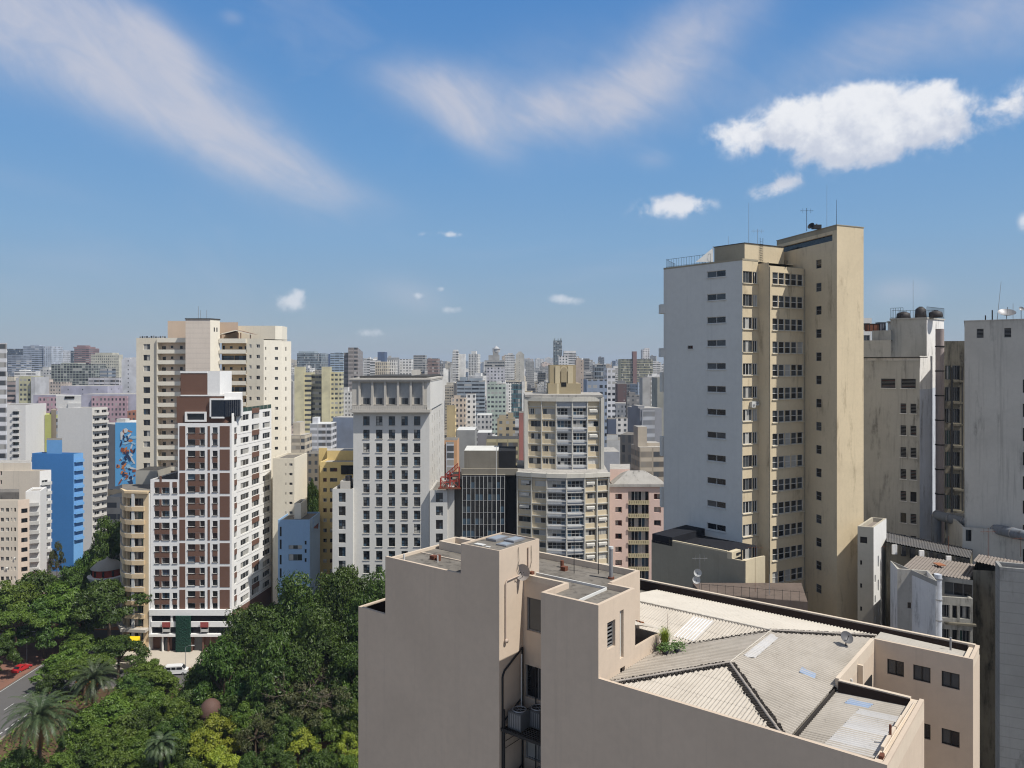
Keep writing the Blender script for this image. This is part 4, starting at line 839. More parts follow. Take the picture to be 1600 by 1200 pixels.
T = slope('rusty_roof_building', [P3(1432, 868, 88), P3(1533, 883, 85), P3(1514, 906, 78), P3(1408, 886, 81)], 'building with a brownish corrugated roof and broken patches, lower right', RSR)
f0, f1 = pt(1463, 79), pt(1518, 77.4); w = T.parts[1][1]
facade(T, w, f0+Vector((0, -.25)), f1+Vector((0, -.25)), 0, Zv(902, 78.2), GRIMY, [(.6, 3.1, Zv(926, 79), Zv(906, 79), 'balc'), ], .2)
pp = T.part('roof_patch', 'orange bare patch in the brownish roof'); c = P3(1468, 884, 83); pp.box(c.x-.4, c.x+.4, c.y-.6, c.y+.6, c.z+.12, c.z+.2, wallmat('orange_patch', (.36, .16, .09), .5))
T.done()
T = simple('stained_panel_block', 1402, 79, -16, 1448, 889, wallmat('panel_plaster', (.44, .42, .38), .4, .7, grime=(.08, .07, .06), patch=.35, scale=1.4), 'stained pale panel wall with a white side strip, below the brownish roof', side=1462, sidemat=CW, roof=RSR, ops=lambda a, h: [(*cols(a, h, [(1418, 1429)])[0], Zv(931, 83), Zv(922, 83), 'red')], sops=lambda a, h: [(.6, 1.4, Zv(935, 83)+i*-3, Zv(920, 83)+i*-3, 'dark2') for i in range(3)]); T.done()
T = simple('greenish_block', 1376, 92, -12, 1402, 851, wallmat('pale_green_plaster', (.36, .37, .28), .3, .4, scale=1), 'narrow pale green block with small dark windows behind the white gable house', side=1410, ops=lambda a, h: [(*cols(a, h, [(1378, 1383)])[0], Zv(895+36*i, 92), Zv(883+36*i, 92), 'dark2') for i in range(4)]+[(*cols(a, h, [(1390, 1400)])[0], Zv(935+36*i, 92), Zv(915+36*i, 92), 'balc') for i in range(3)]); T.done()
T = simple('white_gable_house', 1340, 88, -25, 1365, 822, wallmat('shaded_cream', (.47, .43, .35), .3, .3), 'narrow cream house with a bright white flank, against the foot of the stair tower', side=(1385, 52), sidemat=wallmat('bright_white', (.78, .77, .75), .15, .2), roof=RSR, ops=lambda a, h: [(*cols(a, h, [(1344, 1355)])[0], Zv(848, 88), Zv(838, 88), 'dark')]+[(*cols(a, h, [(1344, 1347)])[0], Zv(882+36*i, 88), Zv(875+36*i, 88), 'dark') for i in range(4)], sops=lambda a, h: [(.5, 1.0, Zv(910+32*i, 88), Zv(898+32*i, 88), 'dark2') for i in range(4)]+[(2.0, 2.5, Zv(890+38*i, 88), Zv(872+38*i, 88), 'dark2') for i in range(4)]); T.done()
T = simple('mouldy_block', 1516, 90, -14, 1562, 905, MOULD, 'narrow mould-blackened block with dark steel windows between the cream building and the concrete wall', ops=lambda a, h: [(*cols(a, h, [(1541, 1556)])[0], Zv(921+36.4*i, 89), Zv(901+36.4*i, 89), 'balc') for i in range(-1, 12)]+[(*cols(a, h, [(1522, 1530)])[0], Zv(925+36.4*i, 89), Zv(910+36.4*i, 89), 'dark') for i in range(0, 6)], rec=.35)
sh = T.part('concrete_shelf', 'stained concrete shelves between floors')
for i in range(9): sh.box(at_u(pt(1516, 90), -14, 1530), at_u(pt(1516, 90), -14, 1557), -.5, 0, Zv(926+36.4*i, 89), Zv(923+36.4*i, 89), MOULD, Matrix.Translation(V3(pt(1516, 90), 0)) @ Matrix.Rotation(R(-14), 4, 'Z'))
T.done()
T = slope('tiled_lean_to', [P3(1530, 866, 84), P3(1600, 878, 82), P3(1592, 892, 76), P3(1520, 888, 79)], 'small ribbed lean-to roof above the mould-blackened block', RSR); T.done()
T = simple('raw_concrete_block', 1562, 66, -24, 1700, 886, wallmat('raw_concrete', (0.31, 0.31, 0.30), .35, .45, grime=(.08, .08, .078), patch=.35, scale=.9, lines=.9), 'raw grey concrete wall filling the lower right corner', deep=2.2); T.done()
T = simple('backyard_block', 1469, 77.3, -14, 1520, 932, GRIMY, 'mouldy pale rear wall with broken steel windows, left of the mould-blackened block', ops=lambda a, h: [(*cols(a, h, [x])[0], Zv(v+20, 77), Zv(v, 77), st) for v in (946, 984, 1022, 1060) for x, st in (((1472, 1484), 'case3'), ((1488, 1496), 'dark2'), ((1500, 1516), 'balc'))], rec=.3)
sh = T.part('concrete_shelf')
for v in (975, 1013): sh.box(.4, 3.2, -.35, -.003, Zv(v, 77), Zv(v-3, 77), MOULD, Matrix.Translation(V3(T.P[0], 0)) @ Matrix.Rotation(R(-14), 4, 'Z'))
T.done() if False else None; T.done()
T = simple('balconied_white_block', 1338, 190, -8, 1362, 497, wallmat('white_plaster', (.70, .69, .66), .15, .2), 'white block with balcony bands peeking out right of the stair tower', roof=ROOF_D, ops=lambda a, h: [(1.2, 3.2, 71+3*i-3.3, 71+3*i-1.6, 'balc') for i in range(-3, 5)]); T.done()
for u, v, d_, h_, lb in ((1544, 874, 82, 3.4, 'thin aerial rod over the small ribbed lean-to roof'), (1595, 870, 81, 2.2, 'short aerial rod at the right edge over the ribbed lean-to roof'), (1389, 884, 90, 2.6, 'thin aerial rod over the pale green block'), (1482, 862, 88, 1.8, 'short rod on the long dark shed roof')): mast(P3(u, v, d_), h_, lb, .03, 3 if h_ > 2 else 0, RUST)
t = tr('vertical_duct', pt(1466, 77), 'thick grey vertical duct between the stained panel wall and the mouldy rear wall', 'duct'); d_ = t.part('pipe'); c_ = pt(1465.5, 77.2); d_.cyl(V3(c_, 20), V3(c_, Zv(898, 77)), .38, BLUEG, 12); d_ = t.part('collar')
for i in range(9): d_.cyl(V3(c_, Zv(898, 77)-.5-i*2.1), V3(c_, Zv(898, 77)-.38-i*2.1), .43, METAL, 12)
t.done()
# ================================================================== GREY OFFICE TOWER
GO = wallmat('grey_stone_render', (0.66, 0.645, 0.61), .15, .3, grime=(.25, .24, .22), scale=.4); GOD = wallmat('grey_stone_trim', (0.52, 0.49, 0.44), .3, .4, grime=(.13, .12, .11), scale=.5)
dG = 181.0; g0 = pt(552, dG); g1 = pt(671, dG); gr = pt(695, 221); gr.x = g1.x; zc = Zv(640, dG); zt_ = Zv(592, dG)
T = Thing('office_tower', V3(g0, 0), 'grey stone office tower with five window columns and a pilastered attic', 'building'); w = T.part('wall'); rf = T.part('roof')
gc = [(u, u+10) for u in (567.5, 587.5, 607.3, 627.2, 646.8)]
ops = [(a, b, Zv(840.5-21.05*i+13.6, dG), Zv(840.5-21.05*i-.6, dG), 'office') for i in range(-2, 10) for a, b in cols(g0, 0, gc)]
facade(T, w, g0, g1, 0, zc, GO, ops, .3, GOD)
sideops = [(a, a+1.0, Zv(840.5-21.05*i+13, dG), Zv(840.5-21.05*i, dG), 'case2') for i in range(-2, 12) for a in (6, 12, 18, 25, 32)]
facade(T, w, g1, gr, 0, zt_, wallmat('pale_grey_side', (.62, .60, .56), .15, .2), sideops, .25)
facade(T, w, gr, Vector((g0.x, gr.y)), 0, zt_, GO); facade(T, w, Vector((g0.x, gr.y)), g0, 0, zt_, GO)
at = T.part('attic', 'pilastered attic storey with cornice'); y1 = dG-1.0
a0_, a1_ = Vector((g0.x-.1, y1)), Vector((g1.x-.5, y1)); LW = a1_.x-a0_.x
bays = cols(a0_, 0, [(563.5, 580.5), (583.5, 600.5), (603.5, 620.5), (623.5, 640.5), (643.5, 659)])
facade(T, at, a0_, a1_, Zv(634, y1), Zv(596, y1), GOD, [(a, b, Zv(632.5, y1), Zv(598, y1), None) for a, b in bays], 0.75, GOD)
bl = plain('attic_panel', (.42, .43, .43), .7)
for a, b in bays:
    at.box(a0_.x+a, a0_.x+b, y1+.66, y1+.72, Zv(622, y1), Zv(598, y1), bl); at.box(a0_.x+a, a0_.x+a+.45, y1+.3, y1+.7, Zv(632, y1), Zv(621, y1), GOD); at.box(a0_.x+b-.45, a0_.x+b, y1+.3, y1+.7, Zv(632, y1), Zv(621, y1), GOD)
    T.win.append((wmesh('case2', b-a-1.0, 1.5, 1), Vector((a0_.x+a+.5, y1+.64, Zv(632, y1))), 0, 'window', b-a-1.0, 1.5))
    for k in (a-.35, b+.35): at.box(a0_.x+k-.12, a0_.x+k+.14, y1-.3, y1-.004, Zv(634, y1), Zv(596, y1), GOD)
at.box(a0_.x, a1_.x, y1-.25, y1-.003, Zv(633.4, y1), Zv(632.6, y1), GOD)
bal = T.part('balustrade'); bal.box(a0_.x+.1, a1_.x-.1, y1-.45, y1-.35, Zv(640, y1), Zv(634, y1), GOD); 
for i in range(40): x = a0_.x+.4+i*(LW-.8)/39; bal.box(x-.05, x+.05, y1-.5, y1-.452, Zv(639, y1), Zv(634.5, y1), GOD)
cn = T.part('cornice'); cn.box(a0_.x-.6, a1_.x+.8, y1-.7, y1+3, Zv(640.2, y1)-.6, Zv(640.2, y1), GOD); cn.box(a0_.x-.5, a1_.x+.9, y1-.6, dG+30, Zv(596, y1), Zv(593.6, y1), GOD); cn.box(a0_.x-.6, a1_.x+1.0, y1-.75, dG+30, Zv(593.5, y1), Zv(591, y1), GOD)
for x in (a0_.x, a1_.x-2.2): cn.box(x, x+2.2, y1-.5, y1-.02, Zv(645, y1), Zv(640.2, y1)-.61, GOD)
at.box(a1_.x+.01, g1.x+.3, y1+.02, y1+32, Zv(640, y1), Zv(596, y1), GO)
rf.box(a0_.x+1, g1.x-1, dG+3, gr.y-2, Zv(591, dG)-.2, Zv(588, dG), ROOF_D)
rf.box(g0.x+12, g1.x-6, dG+14, gr.y-8, Zv(591, dG), Zv(578, dG+14), GOD)
T.done()
T = simple('office_wing', 519.5, 179.7, 0, 551.5, 764, GO, 'grey left wing of the office tower with one column of wide windows', side=None, deep=12, ops=lambda a, h: [(*cols(a, h, [(529, 540)])[0], Zv(789+21.7*i, 176), Zv(774+21.7*i, 176), 'office') for i in range(9)], rec=.3, rim=GOD)
k = T.part('roof_house', under='roof'); a, b = T.P[0], T.P[1]; k.box(a.x+1.5, b.x-1, a.y+1.5, a.y+7, T.zz-.5, T.zz+1.6, GOD); k.cyl((a.x+3.3, a.y+2.5, T.zz), (a.x+3.3, a.y+2.5, T.zz+2.8), .8, plain('tank_plastic', (.05, .045, .045), .6), 12)
T.done()
T = simple('office_wing', 671.5, 179.7, 0, 699, 766, GO, 'grey right wing of the office tower below the red steel frame', side=None, deep=16, ops=lambda a, h: [(*cols(a, h, [(681, 692)])[0], Zv(789+21.7*i, 176), Zv(774+21.7*i, 176), 'office') for i in range(9)], rec=.3, rim=GOD)
T.P and None; k = T.part('pier', 'bright narrow pier at the right end of the wing'); b = T.P[1]; k.box(b.x+.01, b.x+1.6, b.y+.6, b.y+9, 0, T.zz+.8, wallmat('pale_grey_side', (.62, .6, .56), .15, .2)); T.done()
# red steel frame
t = Thing('steel_frame', P3(703, 762, 179), 'red lattice steel frame standing on the right wing of the office tower', 'steel frame'); f = t.part('lattice'); o_ = P3(688, 764, 179); S = lambda x, y, z: o_+Vector((x, y, z))
for (x, y) in ((.0, 0), (2.2, 0), (.0, 2), (2.2, 2), (4.4, 0), (4.4, 2)): f.cyl(S(x, y, 0), S(x, y, 2.6+x*.55), .11, REDM, 5)
for z in (1.3, 2.6):
    for y in (0, 2): f.cyl(S(0, y, z), S(4.4, y, z+.6), .09, REDM, 5)
for x in (0, 2.2, 4.4): f.cyl(S(x, 0, 2.3), S(x, 2, 2.5), .08, REDM, 5)
for x in (0, 2.2): f.cyl(S(x, 0, 0), S(x+2.2, 0, 3), .08, REDM, 5); f.cyl(S(x+2.2, 0, .2), S(x, 0, 2.4), .08, REDM, 5)
for i in range(8):
    a, b = i*.55, i*.55+.55; f.cyl(S(1.2+a*.7, 1, 2.4+a*.62), S(1.2+b*.7, 1, 2.4+b*.62), .1, REDM, 5); f.cyl(S(1.0+a*.7, 1, 3.2+a*.62), S(1.0+b*.7, 1, 3.2+b*.62), .1, REDM, 5); f.cyl(S(1.2+a*.7, 1, 2.4+a*.62), S(1.0+b*.7, 1, 3.2+b*.62), .07, REDM, 5)
pl = t.part('platform'); pl.box(o_.x-.5, o_.x+4.8, o_.y-.4, o_.y+2.4, o_.z+.0, o_.z+.2, RUST); t.done()
# ================================================================== DARK GLASS BUILDING
DC = wallmat('dark_concrete', (0.22, 0.20, 0.165), .4, .6, grime=(.06, .055, .045), scale=.8); DB = wallmat('near_black_wall', (0.022, 0.022, 0.024), .3, .2)
T = Thing('glass_office_block', V3(pt(710, 180), 0), 'dark glass office block with a thin white grid and a stained concrete crown', 'building'); w = T.part('wall'); rf = T.part('roof')
dD = 179.5; a = pt(721.5, dD); b = pt(789.5, dD); c = pt(808, dD+6)
zg = Zv(742, dD); w.prism([a, b, b+Vector((0, 20)), a+Vector((0, 20))], 0, zg, DB, DC)
gl = T.part('curtain_wall'); nx, nz = 10, 26
for i in range(nx):
    for j in range(nz):
        x0, x1 = a.x+.15+(b.x-a.x-.3)*i/nx, a.x+.15+(b.x-a.x-.3)*(i+1)/nx; z1_ = zg-.3-j*1.43; z0_ = z1_-1.43
        rn_ = random.random(); deep_ = .0
        gl.face([(x0, a.y-.12, z0_), (x1, a.y-.12+random.uniform(-.02, .02), z0_), (x1, a.y-.12+random.uniform(-.02, .02), z1_), (x0, a.y-.12, z1_)], G_DARK if j % 2 == 0 or rn_ < .35 else (G_BLUE if rn_ < .72 else (G_MID if rn_ < .80 else G_DARK)))
mu = T.part('mullion', 'thin white vertical and horizontal mullions')
for i in range(nx+1): x = a.x+.15+(b.x-a.x-.3)*i/nx; mu.box(x-.045, x+.045, a.y-.26, a.y-.13, zg-37.6, zg-.2, WHITEP)
for j in range(0, nz+1, 2): z = zg-.3-j*1.43; mu.box(a.x+.1, b.x-.1, a.y-.2, a.y-.125, z-.04, z+.04, METAL)
cr = T.part('crown'); zc0, zc1 = Zv(735, dD), Zv(705, dD+4)
cr.prism([Vector((a.x+.4, dD+3)), Vector((a.x+8.6, dD+3)), Vector((a.x+8.6, dD+14)), Vector((a.x+.4, dD+14))], zg-.5, Zv(704, dD+3), DC, ROOF_W); cr.prism([Vector((a.x+8.6, dD+3.4)), pt(806, dD+3.4), pt(806, dD+14), Vector((a.x+8.6, dD+14))], zg-.5, Zv(705, dD+3), DB)
cr.prism([Vector((a.x-.2, dD+1.5)), pt(809, dD+1.5), pt(809, dD+2.9), Vector((a.x-.2, dD+2.9))], zg-.3, Zv(733, dD+1), DC)
w.prism([b+Vector((.02, 3)), pt(812, dD+3), pt(812, dD+18), b+Vector((.02, 18))], 0, Zv(740, dD+3), DB); w.prism([pt(707, dD+2), a+Vector((-.02, 2)), a+Vector((-.02, 14)), pt(707, dD+14)], 0, Zv(750, dD), DC)  # bay right of the glass front coloured near black
T.done()
mast(P3(775.5, 842, 172)-Vector((0, 0, 0))+Vector((0, 0, -14)), Zv(697, 172)-Zv(842, 172)+14, 'very tall thin white pole rising in front of the dark glass office block', .09, 0, WHITEP)
# ================================================================== CURVED APARTMENT BLOCK
BE = wallmat('beige_panel', (0.64, 0.54, 0.38), .25, .3, grime=(.2, .17, .12), scale=.8); GRB = plain('grey_panel', (0.46, 0.48, 0.51), .7); TRIM = wallmat('pale_fin', (0.60, 0.575, 0.51), .3, .4, scale=.8); LT = plain('light_slab_edge', (.68, .66, .62), .7)
def curved(name, label, us, kinds, d0, bulge, vtop, nfl, fh, depth, topslab, back_to=0.0):
    T = Thing(name, V3(pt(us[0], d0), 0), label, 'building'); w = T.part('wall'); rf = T.part('roof'); fin = T.part('fin', 'pale vertical fins and floor edges'); n = len(us)-1
    P = []
    for i, u in enumerate(us):
        k = (u-us[0])/(us[-1]-us[0]); dd = d0-bulge*math.sin(math.pi*min(1, max(0, k)))-k*1.0; P.append(pt(u, dd))
    zt = Zv(vtop, d0)
    for i in range(n):
        a, b = P[i], P[i+1]; L = (b-a).length; g = kinds[i] == 'g'; ops = []
        for j in range(nfl):
            zf = zt-topslab-fh*(j+1)
            if zf < 1: break
            st = 'glaze' if g else random.choice(['shade', 'white3', 'case3', 'shade', 'white2'])
            if g: ops.append((.25, L-.25, zf+1.0, zf+fh-.35, st))
            elif L > 3.4 and random.random() < .3: ops += [(.25, L*.45, zf+1.15, zf+fh-.45, st), (L*.5, L-.25, zf+1.15, zf+fh-.45, random.choice(['white2', 'shade']))]
            else: ops.append((.25+random.choice([0, .0, .5]), L-.25, zf+1.15, zf+fh-.45, st))
        facade(T, w, a, b, 0, zt, GRB if g else BE, ops, .18, None)
        dr = (b-a).normalized(); nn = Vector((dr.y, -dr.x)); M = Matrix.Translation(V3(a, 0)) @ Matrix.Rotation(math.atan2(dr.y, dr.x), 4, 'Z')
        for j in range(nfl+1):
            z = zt-topslab-fh*j
            if z > 1: fin.box(.13, L-.13, -.22, -.003, z-.16, z+.06, TRIM if not g else LT, M)
            if g and z > 1 and j: fin.box(.13, L-.13, -.5, -.22, z+.7, z+.85, LT, M)
        fin.box(-.12, .12, -.42, -.002, 0, zt, TRIM, M)
        fin.box(-.12, L+.12, -.6, 0, zt-.9, zt+.1, TRIM, M)
    fin.box(-.12, .12, -.42, -.002, 0, zt, TRIM, Matrix.Translation(V3(P[-1], 0)))
    e1, e0 = P[-1]+Vector((1, depth)), P[0]+Vector((0, depth)); facade(T, w, P[-1], e1, 0, zt, TRIM); facade(T, w, e1, e0, 0, zt, BE); facade(T, w, e0, P[0], 0, zt, TRIM)
    rf.face([V3(p, zt+.02) for p in P+[e1, e0]], ROOF_L)
    return T, P, zt
FHc = 19*180/F
T, P, zz = curved('curved_apartment_block', 'broad curved lower apartment block with beige and glazed bays around a convex front', [809, 831, 854.5, 885, 913, 932, 951], 'bbggbb', 181, 3.0, 737.5, 17, FHc, 22, 1.3); T.done()
T, P, zz = curved('set_back_apartment_block', 'narrower upper apartment block with beige and grey glazed bays standing above the curved block', [825, 846.5, 869, 894, 917.5, 937], 'bbggb', 187, 1.2, 621, 6, 19.3*187/F, 16, 2.2)
rs = T.part('roof_slab'); rs.prism(inset([P[0], P[-1], P[-1]+Vector((1, 16)), P[0]+Vector((0, 16))], -.8), zz+.1, zz+.7, ROOF_L); fr_ = T.part('side_frame'); fr_.box(P[-1].x+.2, P[-1].x+1.0, P[-1].y-.8, P[-1].y+14, Zv(742, 184), zz, TRIM); fr_.box(P[0].x-.9, P[0].x-.13, P[0].y-.6, P[0].y+14, Zv(742, 184), zz, TRIM)
T.done()
TB = wallmat('tan_render', (0.40, 0.33, 0.21), .2, .3, scale=.8); TBL = wallmat('tan_light', (0.60, 0.51, 0.34), .2, .3, scale=.8)
a = pt(859, 192); b = pt(900, 192); T = Thing('lift_tower', V3(a, zz), 'tan windowless lift house with arched niche on top of the upper apartment block', 'roof house'); w = T.part('wall'); z1_, z2_, z3_ = zz+.7, Zv(599, 192), Zv(570, 192)
w.prism([a+Vector((-.4, 0)), b+Vector((1.2, 0)), b+Vector((1.2, 9)), a+Vector((-.4, 9))], z1_, z2_, TB); w.prism([a+Vector((0, .3)), b+Vector((0, .3)), b+Vector((0, 8)), a+Vector((0, 8))], z2_, z3_, TB)
nb = T.part('niche'); nb.box(a.x+1.4, a.x+2.6, a.y+.1, a.y+.29, z2_, z3_-.3, TBL); nb.box(a.x+4.6, a.x+5.9, a.y+.1, a.y+.29, z2_, z3_-.3, TBL); nb.cyl((a.x+3.6, a.y+.1, z3_-1.3), (a.x+3.6, a.y+.29, z3_-1.3), .95, TBL, 20); nb.cyl((a.x+3.6, a.y+.05, z3_-1.3), (a.x+3.6, a.y+.2, z3_-1.3), .7, TB, 20); nb.box(a.x+2.9, a.x+4.3, a.y+.06, a.y+.2, z2_, z3_-1.3, TB)
dk = T.part('opening'); dk.box(a.x+2.9, a.x+4.2, a.y-.06, a.y-.01, z1_+1.8, z1_+2.9, DARKI); dk.box(a.x+1.7, a.x+2.4, a.y-.06, a.y-.01, z1_+.0, z1_+2.6, TBL); T.done()
mast(V3(a+Vector((6.5, 3)), z3_), 3.0, 'short aerial on the tan lift house of the apartment block', .04, 3)
# ================================================================== PINK BUILDING
PK = wallmat('pink_render', (0.70, 0.52, 0.45), .15, .25, grime=(.3, .2, .17), scale=.6); YB_ = plain('balcony_yellow', (.50, .43, .27), .8)
dP = 184.0
def pkops(a, h):
    r = [(Zv(780.5+20.7*i, dP), Zv(771.5+20.7*i, dP)) for i in range(13)]
    return cross(cols(a, h, [(961.5, 972), (1022, 1033)]), r, ['red', 'red', 'shade', 'case2'])+[(*cols(a, h, [(981.5, 1014)])[0], Zv(786.5+20.7*i, dP), Zv(768+20.7*i, dP), None) for i in range(13)]
T = simple('pink_apartment_block', 952.5, dP, 0, 1042, 757, PK, 'pink apartment block with a central stack of glazed balconies, beside the white gable', deep=14, ops=pkops, rec=1.0, rim=ROOF_L, roof=ROOF_L)
bw = T.part('balcony_glazing'); bp = T.part('balcony_parapet'); x0 = pt(981.5, dP).x; x1 = pt(1014, dP).x
for i in range(13):
    zb = Zv(786.5+20.7*i, dP); zt2 = Zv(768+20.7*i, dP)
    for k in range(6):
        xa, xb = x0+(x1-x0)*k/6, x0+(x1-x0)*(k+1)/6; bw.face([(xa, dP+.8, zb), (xb, dP+.8, zb), (xb, dP+.8, zt2), (xa, dP+.8, zt2)], random.choice([G_DARK, G_BLUE, G_MID, CURT, G_DARK, G_BLUE]))
        bw.box(xb-.05, xb+.05, dP+.7, dP+.79, zb, zt2, FR_W)
    bp.box(x0, x1, dP-.35, dP-.25, zb-.25, zb+.75, YB_)
    for k in range(9): xk = x0+.3+k*(x1-x0-.6)/8; bp.box(xk-.05, xk+.05, dP-.38, dP-.351, zb+.05, zb+.6, FR_B)
pz = T.part('edge_cornice'); pz.box(T.P[0].x-.4, T.P[1].x+.4, dP-.5, dP-.003, T.zz-.5, T.zz+.15, ROOF_L)
hr = T.part('hipped_roof', 'low grey hipped roof'); c_ = T.zz; A_, B_ = T.P[0], T.P[1]; m_ = [Vector((B_.x-9, dP+3, c_+3.0)), Vector((B_.x-5, dP+3, c_+3.0))]
bs = [Vector((B_.x-13, dP+.8, c_-.2)), Vector((B_.x, dP+.8, c_-.2)), Vector((B_.x, dP+12, c_-.2)), Vector((B_.x-13, dP+12, c_-.2))]
hr.face([bs[0], bs[1], m_[1], m_[0]], ROOF_L); hr.face([bs[1], bs[2], m_[1]], ROOF_L); hr.face([bs[2], bs[3], m_[0], m_[1]], ROOF_L); hr.face([bs[3], bs[0], m_[0]], ROOF_L)
rt = T.part('rear_house', 'pink rear roof house with a slanted stained roof'); rt.prism([pt(953, dP+6), pt(984, dP+6), pt(984, dP+16), pt(953, dP+16)], T.zz-1, Zv(733, dP+6), PK, ROOF_L)
T.done()
# ================================================================== YELLOW, BLUE, CREAM NEIGHBOURS
YL = wallmat('yellow_paint', (0.72, 0.55, 0.25), .15, .2, grime=(.3, .2, .1), scale=.6)
dY = 215.0
T = simple('yellow_apartment_block', 500, dY, 0, 553, 722, YL, 'yellow apartment block with small windows tucked left of the grey office tower', deep=14, roof=ROOF_L, ops=lambda a, h: cross(cols(a, h, [(505, 510.5), (515.5, 527)]), rows(731, 15.8, 11, 6, dY), ['case2', 'case3', 'red', 'shade']), rec=.2)
k = T.part('loggia'); k.box(T.P[0].x+6, T.P[0].x+9.4, dY-.3, dY-.01, Zv(741, dY), Zv(727, dY), DARKI); k = T.part('upper_floor', under='roof'); k.prism([pt(511, dY+8), pt(560, dY+8), pt(560, dY+14), pt(511, dY+14)], T.zz-1, Zv(704, dY+8), YL, ROOF_L); k.prism([pt(498, dY+10), pt(511, dY+10), pt(511, dY+14), pt(498, dY+14)], 0, Zv(701, dY+8), YL, ROOF_L); T.done()
BLS = wallmat('soft_blue_paint', (0.27, 0.42, 0.62), .15, .2, scale=.6); BLL = wallmat('light_blue_paint', (0.42, 0.55, 0.70), .15, .2, scale=.6)
T = simple('blue_house', 434.5, 196, 0, 484, 812, BLS, 'small light blue building with a brown metal roof beside the yellow block', side=500, sidemat=BLL, par=.4, ops=lambda a, h: [(*cols(a, h, [(437, 440)])[0], Zv(v+15, 196), Zv(v, 196), 'dark') for v in (823, 843, 867, 888)]+[(*cols(a, h, [(451, 472)])[0], Zv(v+6 if v < 860 else v+10, 196), Zv(v, 196), 'case3') for v in (852, 866)]+[(*cols(a, h, [(476, 479)])[0], Zv(v+6, 196), Zv(v, 196), 'dark') for v in (845, 858, 872)])
k = T.part('metal_roof', under='roof', label='rust brown metal roof with a rounded grey hood'); q0 = pt(457, 199); k.face([V3(q0, Zv(822, 199)), V3(pt(497, 199), Zv(826, 199)), V3(pt(499, 215), Zv(803, 215)), V3(pt(468, 215), Zv(809, 215))], wallmat('rust_roof', (.20, .07, .05), .5, .2, scale=1.5)); k.prism([q0, pt(490, 199), pt(490, 203), pt(457, 203)], T.zz-.4, Zv(826, 199), BLL, ROOF_L); k.cyl(P3(460, 826, 201), P3(470, 800, 203), 1.9, wallmat('grey_hood', (.35, .32, .28), .4, .3), 14, 1.2); T.done()
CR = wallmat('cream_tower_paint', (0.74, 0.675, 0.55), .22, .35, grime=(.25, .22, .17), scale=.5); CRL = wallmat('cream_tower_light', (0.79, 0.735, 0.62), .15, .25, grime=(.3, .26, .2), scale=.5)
T = simple('cream_side_wing', 426, 204, 0, 460, 716, CR, 'cream lower wing with a bright flank between brown banded tower and blue house', side=480, sidemat=CRL, roof=ROOF_C, ops=lambda a, h: cross(cols(a, h, [(452, 457)]), rows(724, 15, 7, 4, 204), 'case2')+cross(cols(a, h, [(446, 447.3)]), rows(724, 15, 7, 4, 204), 'dark'), rec=.2); T.done()
T = simple('cream_side_annex', 460, 199, 0, 470, 786, CRL, 'narrow cream annex behind the rounded hood of the blue house', deep=6, roof=ROOF_C); T.done()
# ================================================================== BIG CREAM TOWER (left, behind)
dT = 215.0; Wd = wallmat('cream_balcony_back', (0.66, 0.55, 0.45), .15, .2)
b0 = pt(213, dT); T = Thing('cream_apartment_tower', V3(b0, 0), 'large cream apartment tower with long balconies and a windowless core, behind the brown one', 'building'); w = T.part('wall'); rf = T.part('roof'); bal = T.part('balcony')
zL = Zv(528, dT); fh = 16.55*dT/F; s1 = pt(247.5, dT); s2 = pt(297, dT); s3 = pt(328.5, dT-3); s4 = s3+hd(62)*at_u(s3, 62, 343.5); 
facade(T, w, b0, s1, 0, zL, CR, [(a, b, Zv(546.5+16.9*i, dT), Zv(537.5+16.9*i, dT), random.choice(['case2', 'case2', 'bluepane', 'white2'])) for i in range(17) for a, b in cols(b0, 0, [(224, 234.5)])], .2)
facade(T, w, s1+Vector((0, 1.4)), s2+Vector((0, 1.4)), 0, zL, Wd, [o for i in range(16) for z in [Zv(534+16.6*i+9, dT+1.4)] for o in [(.4+.2*(i % 2), 1.5, z-1.0, z+.4, 'dark2'), (2.9, 3.6, z-.2, z+.5, 'dark'), (5.5, 6.3, z-.4, z+.5, 'dark'), (7.9, 8.7, z-.2, z+.5, 'dark')]], .1)
ML_ = s1; 
for i in range(17):
    z = Zv(546+16.6*i, dT); bal.box(s1.x, s2.x, dT-.6, dT-.45, z-1.15, z-.05, CRL); bal.box(s1.x, s2.x, dT-.45, dT+1.39, z-1.25, z-1.05, CRL)
bal.box(s1.x, s2.x, dT-.6, dT+1.39, zL-1.3, zL, CRL)
w.box(s1.x-.25, s1.x, dT-.6, dT+1.39, 0, zL, CR)
m0 = Vector((s2.x, dT-3)); zM = Zv(499, dT-3); facade(T, w, m0, s3, 0, zM, wallmat('core_render', (.72, .63, .54), .12, .2, lines=1.4)); facade(T, w, s3, s4, 0, zM, CRL, [(1.2, 1.6, zM-3.4, zM-2.2, 'dark'), (2.1, 2.5, zM-3.4, zM-2.2, 'dark')], .1); facade(T, w, m0+Vector((0, 12)), m0, 0, zM, CR); facade(T, w, s4, s4+hd(120)*8, 0, zM, CR)
rf.prism(inset([m0, s3, s4, s4+hd(120)*6, m0+Vector((0, 10))], -.15), zM, zM+.3, ROOF_D)
t0_ = pt(343.5, dT); t1_ = t0_+Vector((at_u(t0_, 0, 385), 0)); t2_ = t1_+Vector((at_u(t1_, 0, 412), 0)); t3_ = t2_+hd(38)*at_u(t2_, 38, 440); t4_ = t3_+hd(62)*at_u(t3_, 62, 455)
zR = Zv(529, dT); bal2 = T.part('balcony')
